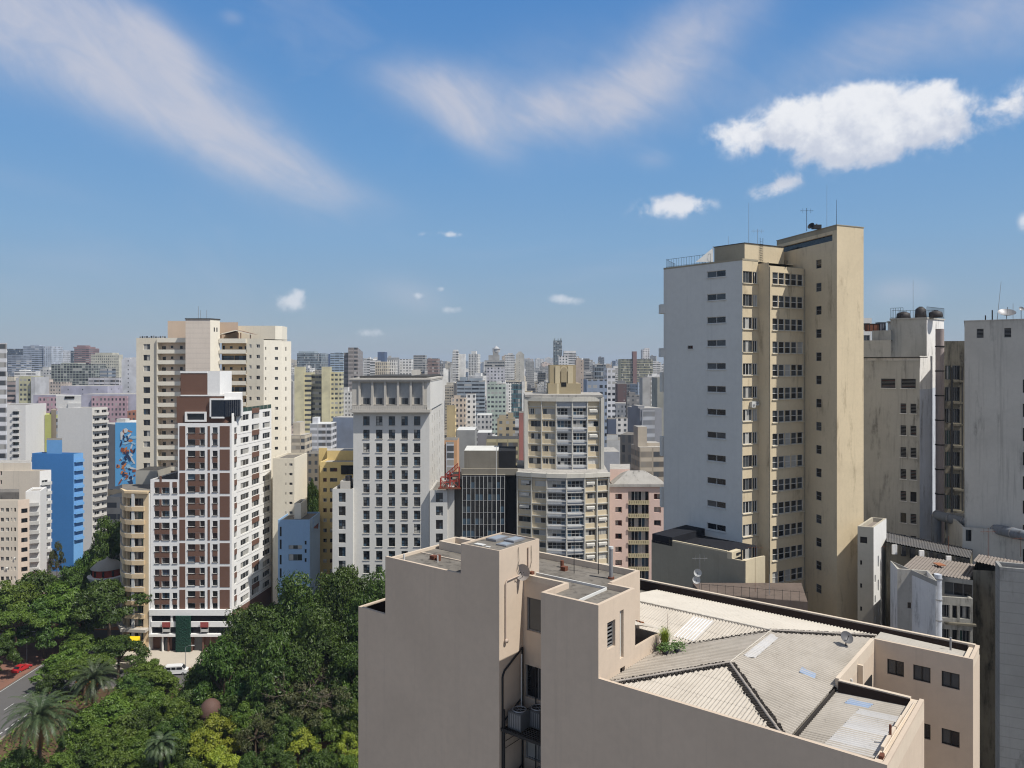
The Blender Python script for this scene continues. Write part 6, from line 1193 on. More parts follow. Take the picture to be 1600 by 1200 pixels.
# ================================================================== DISTANT BUILDINGS WITH PLACES OF THEIR OWN
FOOT = []; HERO = []
def block(name, label, u0, u1, vtop, d, col, pat, h=0, side=None, sidepat=None, deep=16, extra=(), cat='building', grp=None, par=0, roof=ROOF_C, bare=False):
    a = pt(u0, d); b = a+hd(h)*at_u(a, h, u1); hs = h+90
    L = at_u(b, hs, side) if side else deep; c = b+hd(hs)*L; e = a+hd(hs)*L; z = Zv(vtop, d); g = ground_z(d)-1.5
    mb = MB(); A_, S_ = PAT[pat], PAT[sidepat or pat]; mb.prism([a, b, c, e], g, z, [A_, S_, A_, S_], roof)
    for (fa, fb, dz, dy, dd) in extra:      # roof volumes: fractions along the front, height, set back, depth
        p, q = a+(b-a)*fa+hd(hs)*dy, a+(b-a)*fb+hd(hs)*dy; mb.prism([p, q, q+hd(hs)*dd, p+hd(hs)*dd], z, z+dz, PAT['blank'], roof)
    m = cen([a, b, c, e]); FOOT.append((m.x, m.y, max((b-a).length, L)*.62))
    if cat == 'building' and grp is None: HERO.append((u0, side or u1, vtop, d))
    if bare: return mb, Vector((a.x, a.y, g))
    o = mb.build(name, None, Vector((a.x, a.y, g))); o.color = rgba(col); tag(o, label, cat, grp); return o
W1, W2_, CRM, OLV, GRY, DGR, BLU, TAN, PNK = (.72, .71, .69), (.78, .765, .73), (.68, .61, .49), (.62, .57, .37), (.44, .43, .41), (.24, .235, .235), (.32, .38, .46), (.55, .44, .32), (.62, .50, .43)
def attach(child, parent, name):
    child.parent = parent; child.location = child.location-parent.location; child.name = name
    for k in ('label', 'category', 'group'):
        if k in child: del child[k]
B = block
B('tower_fin', 'left olive blank tower fin rising behind the cream tower’s right edge', 460, 475, 573, 480, OLV, 'blank', 8, deep=10); B('striped_tower', 'olive tower with dark floor stripes between the two blank olive fins', 475.5, 486, 582, 484, OLV, 'band', 5, deep=14)
B('striped_tower', 'shaded grey striped tower just left of the second olive fin', 486.5, 502, 585, 486, (.36, .34, .25), 'band2', -25, deep=14); B('tower_fin', 'right olive blank tower fin, beside the grey striped tower', 502.5, 516, 573, 480, OLV, 'blank', 8, deep=10); B('striped_tower', 'olive tower with window stripes at the right end of the olive pair', 516.5, 533, 581, 484, OLV, 'pair', 5, deep=12)
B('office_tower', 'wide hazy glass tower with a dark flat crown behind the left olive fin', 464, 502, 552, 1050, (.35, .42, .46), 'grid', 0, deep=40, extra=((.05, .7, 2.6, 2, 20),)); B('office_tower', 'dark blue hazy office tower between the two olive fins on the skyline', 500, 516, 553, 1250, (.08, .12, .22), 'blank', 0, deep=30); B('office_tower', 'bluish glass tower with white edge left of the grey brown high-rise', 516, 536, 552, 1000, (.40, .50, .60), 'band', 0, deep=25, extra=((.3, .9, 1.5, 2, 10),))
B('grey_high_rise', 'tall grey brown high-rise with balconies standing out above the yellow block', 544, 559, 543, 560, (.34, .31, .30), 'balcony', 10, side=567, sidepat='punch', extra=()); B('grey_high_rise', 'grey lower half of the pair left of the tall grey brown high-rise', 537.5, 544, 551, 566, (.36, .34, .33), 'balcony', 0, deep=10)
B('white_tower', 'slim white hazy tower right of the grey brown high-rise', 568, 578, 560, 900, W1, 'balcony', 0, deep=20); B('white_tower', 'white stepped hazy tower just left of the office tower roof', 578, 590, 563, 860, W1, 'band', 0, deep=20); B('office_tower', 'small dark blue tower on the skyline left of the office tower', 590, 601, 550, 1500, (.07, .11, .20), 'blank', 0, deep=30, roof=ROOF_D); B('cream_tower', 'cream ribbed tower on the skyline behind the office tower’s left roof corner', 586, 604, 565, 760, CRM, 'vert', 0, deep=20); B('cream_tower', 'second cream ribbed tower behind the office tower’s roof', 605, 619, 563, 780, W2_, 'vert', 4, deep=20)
B('white_tower', 'white tower behind the middle of the office tower roof', 624, 642, 561, 800, W1, 'punch', 0, deep=20); B('grey_tower', 'grey tower with flat top behind the office tower roof, right part', 646, 664, 555, 1000, GRY, 'band', 0, deep=20); B('brown_tower', 'brownish tower behind the right corner of the office tower roof', 668, 684, 560, 700, (.33, .24, .22), 'balcony', 0, deep=20)
B('white_tower', 'twin-toned high-rise with dark window stripe right of the office tower', 707, 716, 549, 900, W2_, 'balcony', 0, deep=16, extra=((.1, .9, 2, 1, 10),)); B('white_tower', 'bright white shaft joined to the twin-toned high-rise', 716.5, 726, 553, 905, W2_, 'blank', 0, deep=20); B('white_tower', 'pointed white hazy high-rise, third tower right of the office tower', 732, 746, 553, 950, W2_, 'vert', -8, deep=20, extra=((.3, .8, 3.5, 1, 8),))
B('stepped_tower', 'stepped grey tower carrying the round lookout crown', 757, 788, 563, 880, (.40, .39, .37), 'band2', 0, deep=20, extra=((.2, .75, 6, 1, 14), (.42, .7, 13, 2, 8)))
o = MB(); c = P3(775.5, 549, 886); o.cyl(c-Vector((0, 0, 1)), c+Vector((0, 0, 2.5)), 4.4, PAT['blank'], 18); o.cyl(c+Vector((0, 0, 2.5)), c+Vector((0, 0, 3.2)), 5.0, PAT['blank'], 18); o.cyl(c+Vector((0, 0, 3.2)), c+Vector((0, 0, 5)), 3.4, PAT['blank'], 18, 2.4); o.lathe(c+Vector((0, 0, 5)), [(1.6, 0), (1.2, .8), (0, 1.4)], PAT['blank'], 12); o = o.build('lookout_crown', None, c); o.color = rgba((.5, .5, .5)); tag(o, 'round grey lookout crown on top of the stepped grey skyline tower', 'roof lookout')
B('white_tower', 'pale hazy tower with flat crown just right of the round-topped tower', 789, 804, 554, 940, W1, 'pair', 0, deep=20, extra=((.3, .8, 2, 1, 8),)); B('white_tower', 'pale hazy tower with stepped crown, second right of the round-topped tower', 806, 819, 553, 960, (.52, .50, .45), 'sparse', 0, deep=20, extra=((.15, .85, 1.5, 1, 8), (.3, .7, 3, 2, 6)))
B('slim_tower', 'very slim tall dark glass tower rising above the tan lift house', 865, 878, 532, 1100, (.28, .34, .36), 'grid2', 0, deep=14, extra=((.05, .2, 3, 1, 2), (.5, .6, 3, 1, 2), (.8, .95, 3, 1, 2))); B('white_tower', 'white block with small dark openings at the foot of the slim glass tower', 873, 888, 556, 800, W1, 'punch', 0, deep=12); B('white_tower', 'wide white block with a bright crown right of the slim glass tower', 881, 900, 550, 1000, W1, 'band', 0, deep=16, extra=((0, 1, 1.6, 1, 10),))
B('pink_tower', 'pinkish hazy tower right of the tan lift house', 900, 912, 562, 620, (.50, .41, .34), 'sparse', 0, deep=10, extra=((.1, .6, 1.5, 1, 6),)); B('dark_tower', 'dark striped hazy tower between the pinkish one and the grey glass one', 913, 921, 560, 850, DGR, 'band', 0, deep=14); B('glass_tower', 'rounded looking grey glass tower above the curved apartment block, right part', 929, 947, 570, 560, (.28, .33, .38), 'grid', 0, deep=14)
B('blue_grey_block', 'blue grey slab with window columns right behind the upper apartment block', 917, 948, 593, 330, (.30, .36, .46), 'pair', 0, deep=16, sidepat='blank'); B('white_slab', 'bright white slab with one window column beside the blue grey slab', 948.5, 961, 575, 400, (.70, .70, .72), 'pair', 0, deep=14)
B('yellow_grid_block', 'wide pale yellow gridded block on the skyline near the white gable', 970, 1020, 561, 1000, (.55, .52, .34), 'grid', 0, deep=25, sidepat='punch'); B('brown_core', 'narrow brown shaft with pale top on the yellow gridded block', 989, 995, 549, 998, (.25, .15, .14), 'blank', 0, deep=10); B('white_tower', 'white tower top rising above the yellow gridded block', 1004, 1015, 546, 1020, (.72, .70, .70), 'punch', 0, deep=14, extra=((.3, 1, 1.8, 1, 6),))
B('brown_block', 'dark brown square block below the yellow gridded block', 965, 979, 600, 520, (.15, .10, .10), 'sparse', 0, deep=10); B('blank_grey_block', 'blank grey block with a striped right part near the white gable', 1004, 1016, 590, 480, GRY, 'blank', 0, deep=12); B('striped_block', 'white and dark striped narrow block beside the blank grey one', 1016.5, 1026, 590, 484, W1, 'balcony', 0, deep=12); B('grey_block', 'plain olive grey wall block touching the left edge of the white gable', 1027, 1045, 590, 300, (.34, .34, .30), 'blank', 0, deep=12)
B('glass_low_block', 'wide bluish office block with ribbon windows below the skyline, right of the office tower', 714, 757, 595, 620, (.32, .37, .42), 'band', 0, deep=20, extra=((.1, .35, 3, 1, 8), (.45, .9, 2, 2, 8))); B('mint_block', 'mint green apartment block in front of the bluish ribbon-window block', 761, 790, 600, 500, (.45, .52, .45), 'pair', 0, deep=14, extra=((.1, .5, 1.5, 1, 6),)); B('teal_block', 'teal glass block with a white right edge behind the upper apartment block', 799, 815, 600, 560, (.06, .17, .20), 'grid', 0, deep=14); B('white_edge', 'white narrow slab at the right edge of the teal glass block', 815.5, 820, 596, 560, W2_, 'blank', 0, deep=14)
B('cream_block', 'small orange cream house row right of the office tower, mid height', 705, 727, 622, 430, (.66, .54, .42), 'punch2', 0, deep=12, extra=((.2, .6, 1.5, 1, 5),)); B('white_block', 'white gridded block beside the small orange cream house row', 728, 742, 616, 440, W2_, 'punch', 0, deep=14); B('white_block', 'white multi-window block with dark voids at the upper left of the mint block', 760, 789, 574, 700, (.60, .59, .62), 'punch', 0, deep=14)
B('yellow_slab', 'narrow bright yellow slab right beside the office tower', 698, 711, 633, 330, (.78, .60, .32), 'blank', -14, side=713, deep=14, sidepat='balcony'); ob_ = B('orange_block', 'orange framed narrow block with white balconies right of the office tower’s wing', 693, 714, 688, 236, (.62, .36, .20), 'blank', 0, deep=10)
o = B('white_bay', 'white gridded bay on the orange framed narrow block', 697, 709, 691, 235, (.62, .64, .70), 'grid2', 0, deep=.8); attach(o, ob_, 'bay')
B('grey_blank_block', 'plain grey block above the dark glass building’s white roof', 713, 742, 672, 330, (.32, .32, .31), 'blank', 0, side=745, deep=12, roof=ROOF_W); B('long_low_block', 'long low yellowish gallery building left of the upper apartment block', 760, 818, 686, 285, (.50, .44, .27), 'balcony', 0, deep=12, roof=ROOF_D); B('grey_blank_block', 'dark grey plain block left of the long low gallery building', 746, 768, 676, 300, (.26, .25, .26), 'sparse', 0, deep=12, roof=ROOF_W); B('red_block', 'narrow dark red slab left of the upper apartment block', 811, 823, 645, 240, (.40, .17, .15), 'blank', 0, deep=8)
B('rooftop_cluster', 'ochre low block with roof sheds above the long low gallery building', 777, 805, 654, 360, (.45, .37, .24), 'punch', 0, deep=12, extra=((.1, .5, 1.5, 1, 5), (.6, .9, 2.5, 2, 5))); B('white_low_block', 'low white house with a red tank above the plain grey block', 745, 768, 648, 420, (.60, .58, .55), 'punch2', 0, deep=12, roof=ROOF_W)
gt_ = B('grey_terrace_block', 'blue grey block with a white framed bay beside the white gable', 1000, 1034, 638, 262, (.27, .28, .31), 'blank', 12, deep=12, roof=ROOF_L, extra=((.0, .3, .8, 2, 6),)); wb_ = B('white_framed_bay', 'white framed balcony bay on the blue grey block beside the white gable', 1003, 1023, 641, 259, (.40, .42, .46), 'balcony2', 12, deep=1.2); attach(wb_, gt_, 'bay'); B('dark_flank_block', 'dark grey tall blank flank left of the cream balcony block', 969, 999, 679, 252, (.17, .165, .16), 'vert', -20, deep=12, roof=ROOF_C)
B('cream_balcony_block', 'weathered cream block with dark balconies at the left foot of the white gable', 999.5, 1040, 699, 228, (.48, .42, .34), 'balcony', 6, deep=10, roof=ROOF_L, extra=((.0, .35, 6, 2, 5), (.4, .9, 1, 3, 5))); B('white_low_house', 'white low house behind the right end of the upper apartment block', 963, 983, 654, 420, (.66, .64, .62), 'punch', 0, deep=12); B('grey_block', 'grey windowed block in the middle distance right of the white slab', 958, 978, 630, 470, (.30, .31, .33), 'punch2', -8, deep=12, roof=ROOF_L); B('dark_block', 'dark block with stepped top below the brown square block', 978, 1004, 618, 520, DGR, 'punch', 0, deep=14, extra=((.2, .6, 2, 2, 6),)); B('mural_like_block', 'narrow dark blue grey block below the white slab', 950, 963, 655, 380, (.10, .12, .17), 'blank', 0, deep=12); B('low_sheds', 'low bluish roofs just right of the upper apartment block', 944, 968, 706, 290, (.40, .42, .46), 'blank', 0, deep=16, roof=ROOF_L)
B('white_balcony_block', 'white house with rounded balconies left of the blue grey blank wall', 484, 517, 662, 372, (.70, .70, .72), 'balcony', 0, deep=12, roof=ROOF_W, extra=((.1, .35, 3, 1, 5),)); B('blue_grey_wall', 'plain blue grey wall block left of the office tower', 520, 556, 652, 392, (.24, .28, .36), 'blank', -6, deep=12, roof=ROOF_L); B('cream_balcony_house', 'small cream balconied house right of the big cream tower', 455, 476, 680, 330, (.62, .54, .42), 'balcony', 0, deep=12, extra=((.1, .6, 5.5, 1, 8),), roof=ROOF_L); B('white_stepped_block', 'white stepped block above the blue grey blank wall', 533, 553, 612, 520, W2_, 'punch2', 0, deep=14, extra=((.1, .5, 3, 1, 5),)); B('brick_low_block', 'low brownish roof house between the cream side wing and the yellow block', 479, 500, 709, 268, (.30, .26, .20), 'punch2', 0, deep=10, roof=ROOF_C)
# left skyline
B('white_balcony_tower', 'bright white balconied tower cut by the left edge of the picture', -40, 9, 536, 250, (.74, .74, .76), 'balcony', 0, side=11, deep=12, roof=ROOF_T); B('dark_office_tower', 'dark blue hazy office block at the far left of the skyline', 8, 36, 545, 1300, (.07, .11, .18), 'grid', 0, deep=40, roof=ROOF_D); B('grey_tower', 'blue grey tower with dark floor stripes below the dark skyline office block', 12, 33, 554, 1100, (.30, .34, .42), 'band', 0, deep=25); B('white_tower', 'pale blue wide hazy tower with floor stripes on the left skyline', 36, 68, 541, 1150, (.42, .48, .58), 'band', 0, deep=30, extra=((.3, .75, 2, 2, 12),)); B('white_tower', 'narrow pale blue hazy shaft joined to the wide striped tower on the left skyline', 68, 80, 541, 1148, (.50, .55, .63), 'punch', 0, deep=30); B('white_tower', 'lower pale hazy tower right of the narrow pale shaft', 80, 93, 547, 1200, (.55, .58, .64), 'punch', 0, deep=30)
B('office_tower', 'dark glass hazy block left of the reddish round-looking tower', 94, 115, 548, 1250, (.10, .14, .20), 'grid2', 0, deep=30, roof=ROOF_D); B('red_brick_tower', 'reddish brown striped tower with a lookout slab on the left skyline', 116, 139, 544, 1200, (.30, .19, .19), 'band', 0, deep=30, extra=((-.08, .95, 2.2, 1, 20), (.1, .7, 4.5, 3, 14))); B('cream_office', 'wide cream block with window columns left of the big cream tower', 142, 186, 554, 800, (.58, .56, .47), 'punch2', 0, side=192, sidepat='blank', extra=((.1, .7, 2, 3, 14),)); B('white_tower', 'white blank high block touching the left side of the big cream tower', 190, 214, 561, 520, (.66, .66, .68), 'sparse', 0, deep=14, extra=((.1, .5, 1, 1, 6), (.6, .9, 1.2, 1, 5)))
B('green_grey_block', 'greenish grey framed block in the middle of the left skyline area', 80, 146, 569, 640, (.42, .45, .40), 'grid2', 0, deep=20, extra=((.2, .6, 1.2, 2, 12),)); B('dark_ribbon_block', 'small dark ribbon-window block below the wide cream block', 156, 169, 576, 620, (.20, .24, .30), 'band', 0, deep=12); B('pale_lilac_block', 'pale lilac grey block with a dark panel above the red gridded building', 95, 168, 603, 470, (.46, .45, .53), 'sparse', 0, deep=18, roof=ROOF_L); rg1 = B('red_grid_building', 'wide lilac building with a red gridded front behind the slab tower', 52, 90, 617, 440, (.42, .40, .48), 'blank', 0, deep=16, roof=ROOF_L)
rf1 = B('red_grid_front', 'left red gridded facade panel beside the white slab tower', 60, 89, 620, 438.5, (.50, .34, .38), 'punch2', 0, deep=1.0); rg2 = B('red_grid_building', 'wide lilac building with a large red gridded front above the mural', 128, 213, 616, 442, (.46, .45, .53), 'blank', 0, deep=16, roof=ROOF_L); rf2 = B('red_grid_front', 'right red gridded facade panel above the mural', 143, 199, 619, 440.5, (.50, .34, .38), 'punch2', 0, deep=1.0); attach(rf1, rg1, 'front'); attach(rf2, rg2, 'front'); B('white_low_block', 'white block with a dark red end above the right red gridded facade', 138, 186, 590, 560, (.58, .57, .60), 'balcony', 0, side=195, sidepat='punch', deep=12)
B('orange_white_block', 'orange and white house in the row left of the lilac building', 56, 96, 597, 600, (.56, .48, .42), 'punch2', 0, deep=14, extra=((.1, .5, 2, 1, 5),)); B('cream_tower', 'cream yellow tower with window columns framed in white at the left', 30, 48, 591, 470, (.54, .52, .34), 'pair', 0, deep=14, extra=((.0, 1, 1.2, 0.5, 12),)); B('white_frame_tower', 'white framing shaft right of the cream yellow tower', 48.5, 55, 589, 468, (.55, .55, .56), 'blank', 0, deep=14); B('pink_grey_block', 'pinkish grey banded block at the far left middle height', 11, 24, 596, 480, (.44, .36, .34), 'band', 0, deep=14); B('white_frame_tower', 'white framing shaft left of the cream yellow tower', 24.5, 29.5, 590, 470, (.55, .55, .56), 'blank', 0, deep=14)
B('terracotta_house', 'small terracotta roofed house above the mural building', 199, 214, 642, 400, (.42, .20, .14), 'punch2', 0, deep=10, roof=ROOF_T); B('low_cream_house', 'low cream arched house below the mural, beside the ochre rounded building', 168, 200, 764, 232, (.56, .45, .30), 'punch2', 0, deep=10, roof=ROOF_L); B('low_white_house', 'low white roofed house beside the street, below the cream arched house', 167, 191, 776, 226, (.48, .44, .38), 'band2', 0, deep=8, roof=ROOF_L)
B('low_concrete_house', 'low grey stained house at the left foot of the big cream tower', 212, 246, 735, 206, (.40, .38, .33), 'blank', 0, deep=8, roof=ROOF_D)
# ================================================================== CITY BEYOND
rn = random.Random(21); PALC = [('white', W1, 8), ('off-white', W2_, 7), ('cream', CRM, 4), ('grey', GRY, 4), ('dark grey', DGR, 2), ('bluish', BLU, 2), ('tan', TAN, 2), ('pinkish', PNK, 1), ('pale grey', (.56, .555, .54), 5), ('ochre', (.58, .47, .30), 1)]
pool = [c for c in PALC for _ in range(c[2])]; pats = [('punched windows', 'punch'), ('small windows', 'punch2'), ('paired windows', 'pair'), ('ribbon windows', 'band'), ('balconies', 'balcony'), ('wide balconies', 'balcony2'), ('tall windows', 'vert'), ('glass grid', 'grid'), ('few windows', 'sparse'), ('blank wall', 'blank')]
SECT = [(-60, 105, 'above the white slab tower at left'), (105, 216, 'above the mural at left'), (440, 556, 'between cream tower and office tower'), (556, 700, 'above the office tower roof'), (700, 762, 'right of the office tower'), (762, 826, 'above the dark glass block'), (826, 905, 'behind the tan lift house'), (905, 965, 'right of the tan lift house'), (965, 1045, 'left of the white gable')]
cand = []
for d in (300, 345, 400, 465, 540, 630, 735, 850, 980, 1130, 1300, 1500, 1720, 1980, 2300, 2650):
    u = -30+rn.random()*20
    while u < 1042:
        wpx = rn.uniform(13, 26)*F/d*(1.0 if d < 1500 else 1.3); 
        sec = next((s for s in SECT if s[0] <= u+wpx/2 < s[1]), None)
        zt = 36+(d-300)*.0205+rn.gauss(0, 8+d*.004)+(14 if rn.random() < .12 and d > 600 else 0); zt = max(zt, ground_z(d)+12); vt = V0-(zt-H)/d*F
        vmin = 556+rn.random()*16; vt = max(vt, vmin)
        if sec:
            lim = {3: 590, 6: 615}.get(SECT.index(sec))
            dd = d+rn.uniform(-.04, .04)*d; m = pt(u+wpx/2, dd)
            ok = all((m.x-f[0])**2+(m.y-f[1])**2 > (f[2]*.75+wpx/F*d*.4)**2 for f in FOOT) and not (lim and vt > lim) and not (d < 460 and (u < 60 or 110 < u < 216)) and not (d < 420 and 440 < u < 560)
            for hu0, hu1, hv, hd_ in HERO:
                if hd_ > dd and hu0 < u+wpx and hu1 > u: vt = max(vt, hv+(26 if hd_ < 700 else 20)+rn.random()*8)
            if vt > 720 or (V0-vt)/F*dd+H < ground_z(dd)+8: ok = False
            if ok: cand.append((u, u+wpx*rn.uniform(.75, .97), vt, dd, rn.choice(pool), rn.choice(pats), rn.uniform(-22, 22), sec, rn.uniform(10, 20), rn.random()))
        u += wpx*rn.uniform(.95, 1.25)
for c in cand: pass
cand.sort(key=lambda c: -(c[1]-c[0])*min(40, max(2, 700-c[2]))/c[3]); big = cand[:175]; rest = cand[175:]
big.sort(key=lambda c: c[0]); cnt = {}; ORD = ['leftmost', 'second from left', 'third from left', 'fourth from left', 'fifth from left', 'sixth from left', 'seventh from left', 'eighth from left', 'ninth from left', 'tenth from left', 'eleventh from left', 'twelfth from left']
FIX = {}
def cls(d): return 'nearer' if d < 500 else 'middle-distance' if d < 900 else 'far' if d < 1500 else 'skyline'
keys = {}
for c in big: keys.setdefault((c[4][0], cls(c[3]), c[7][2], c[5][0]), []).append(c)
for k, l in keys.items():
    for i, c in enumerate(l):
        o_ = '' if len(l) == 1 else ', '+ORD[min(i, 11)]; f0 = rn.uniform(0, .5)
        lab = '%s %s block, %s, %s%s' % (c[4][0], k[1], c[5][0], c[7][2], o_)
        B('city_block', lab, c[0], c[1], c[2], c[3], c[4][1], c[5][1], c[6], deep=c[8], sidepat=rn.choice(['blank', 'sparse', c[5][1], c[5][1]]), extra=((f0, f0+rn.uniform(.2, .5), rn.uniform(1.5, 4), 1.5, 5),)+(((.6, .8, rn.uniform(1, 2.5), 4, 3),) if c[9] < .5 else ())+(((.84, .845, rn.uniform(4, 9), 3, .12),) if c[9] > .35 else ())+(((.1, .16, rn.uniform(1, 2), 5, 1.6),) if c[9] < .7 else ()), grp='distant city blocks', roof=rn.choice([ROOF_C, ROOF_L, ROOF_D, ROOF_L, ROOF_W]))
def fixed(kind, name, col):
    key = kind+name
    if key not in FIX:
        m = PAT[kind].copy(); m.name = 'far_'+kind+'_'+name.replace(' ', '_')
        for n in m.node_tree.nodes:
            if n.type == 'OBJECT_INFO':
                rg = m.node_tree.nodes.new('ShaderNodeRGB'); rg.outputs[0].default_value = rgba(col)
                for l in list(n.outputs['Color'].links): m.node_tree.links.new(rg.outputs[0], l.to_socket)
        FIX[key] = m
    return FIX[key]
far = MB()
for c in rest:
    mb_, _ = block('x', 'x', c[0], c[1], c[2], c[3], c[4][1], c[5][1], c[6], deep=c[8], extra=((.2, .5, 2.5, 1.5, 5),), bare=True); b0_ = len(far.v)
    far.v += mb_.v; far.f += [tuple(b0_+i for i in f) for f in mb_.f]; far.uv += mb_.uv; far.smooth += mb_.smooth
    fm = [fixed(m.name.replace('facade_', ''), c[4][0], c[4][1]) if m.name.startswith('facade_') else m for m in mb_.mats]; far.mi += [far.m(fm[i]) for i in mb_.mi]
if far.f: tag(far.build('far_city'), 'mass of small hazy buildings filling the gaps of the distant city', 'city mass', kind='stuff')
# ================================================================== VEHICLES, PEOPLE, STREET THINGS
def car(u, v, heading, col, label, L=4.3, W=1.75, Hh=1.45, van=False, nm='car'):
    d = H*F/(v-V0); p = pt(u, d); T = Thing(nm if nm == 'van' else 'parked_car', V3(p, .02), label, nm if nm != 'parked_car' else 'car', None)
    M = Matrix.Translation((p.x, p.y, .02)) @ Matrix.Rotation(R(heading), 4, 'Z'); paint = plain('paint_'+nm+str(int(col[0]*100)), col, .3, spec=.5, var=.03); body = T.part('body')
    if van: prof = [(-L/2, .35), (-L/2, Hh*.95), (-L/2+.2, Hh), (L/2-1.25, Hh), (L/2-.5, Hh*.6), (L/2-.05, Hh*.5), (L/2, .35)]
    else: prof = [(-L/2, .35), (-L/2, .85), (-L/2+.5, .92), (-L/2+1.0, Hh*.97), (-L/2+1.6, Hh), (L/2-1.9, Hh*.98), (L/2-1.15, .95), (L/2-.15, .8), (L/2, .4)]
    n = len(prof); hw = W/2
    def ring(y, k): return [M @ Vector((x, y*(1 if z < 1.0 else k), z)) for x, z in prof]
    a, b = ring(-hw, .84 if not van else .93), ring(hw, .84 if not van else .93)
    for i in range(n-1): body.face([a[i], a[i+1], b[i+1], b[i]], paint, None, False)
    body.face(a[::-1], paint); body.face(b, paint); body.face([a[-1], b[-1], b[0], a[0]], BLACKM)
    gl = T.part('glass'); 
    if van:
        for s_ in (-1, 1): 
            for x0, x1 in ((-L/2+.4, -L/2+1.4), (-L/2+1.55, -L/2+2.5), (-L/2+2.65, L/2-1.0)): gl.face([M @ Vector((x, s_*(hw*.955+.02), z)) for x, z in ((x0, Hh*.62), (x1, Hh*.62), (x1-.02, Hh*.9), (x0, Hh*.9))], G_DARK)
        gl.face([M @ Vector((x, y, z)) for x, y, z in ((L/2-.52, -hw*.85, Hh*.66), (L/2-.52, hw*.85, Hh*.66), (L/2-1.1, hw*.85, Hh*.96), (L/2-1.1, -hw*.85, Hh*.96))], G_DARK)
    else:
        for s_ in (-1, 1): gl.face([M @ Vector((x, s_*(hw*.9+.0), z)) for x, z in ((-L/2+.85, .98), (L/2-1.4, .98), (L/2-1.95, Hh*.93), (-L/2+1.2, Hh*.93))], G_DARK)
        gl.face([M @ Vector(q_) for q_ in ((L/2-1.2, -hw*.8, 1.0), (L/2-1.2, hw*.8, 1.0), (L/2-1.85, hw*.75, Hh*.99), (L/2-1.85, -hw*.75, Hh*.99))], G_DARK); gl.face([M @ Vector(q_) for q_ in ((-L/2+.52, -hw*.8, .97), (-L/2+.52, hw*.8, .97), (-L/2+.98, hw*.75, Hh*.96), (-L/2+.98, -hw*.75, Hh*.96))], G_DARK)
    for x in (-L/2+.8, L/2-.85):
        for s_ in (-1, 1): wl = T.part('wheel'); wl.cyl(M @ Vector((x, s_*(hw-.18), .32)), M @ Vector((x, s_*(hw+.02), .32)), .32, BLACKM, 14); T.part('rim', under=wl).cyl(M @ Vector((x, s_*(hw+.02), .32)), M @ Vector((x, s_*(hw+.03), .32)), .18, METAL, 10)
    for s_ in (-1, 1): hl = T.part('headlight'); hl.box(L/2-.1, L/2+.02, s_*hw*.72-.16, s_*hw*.72+.16, .6, .75, WHITEP, M); tl = T.part('tail_light'); tl.box(-L/2-.02, -L/2+.05, s_*hw*.75-.13, s_*hw*.75+.13, .65, .82, REDM, M)
    T.done()
car(34, 1048, 78, (.42, .02, .025), 'red car on the road at the left edge of the park'); car(276, 1053, 8, (.72, .72, .72), 'white van in the street between the park and the pale plaza', 4.9, 1.9, 2.05, True, 'van'); car(403, 1156, 95, (.03, .035, .045), 'dark blue car with a pale roof half hidden under the park trees', nm='car'); car(385, 1138, 60, (.68, .68, .68), 'white car partly hidden by leaves at the bottom of the park', nm='car'); car(424, 900, 85, (.5, .5, .5), 'silver car in the side street by the brown banded tower', nm='car')
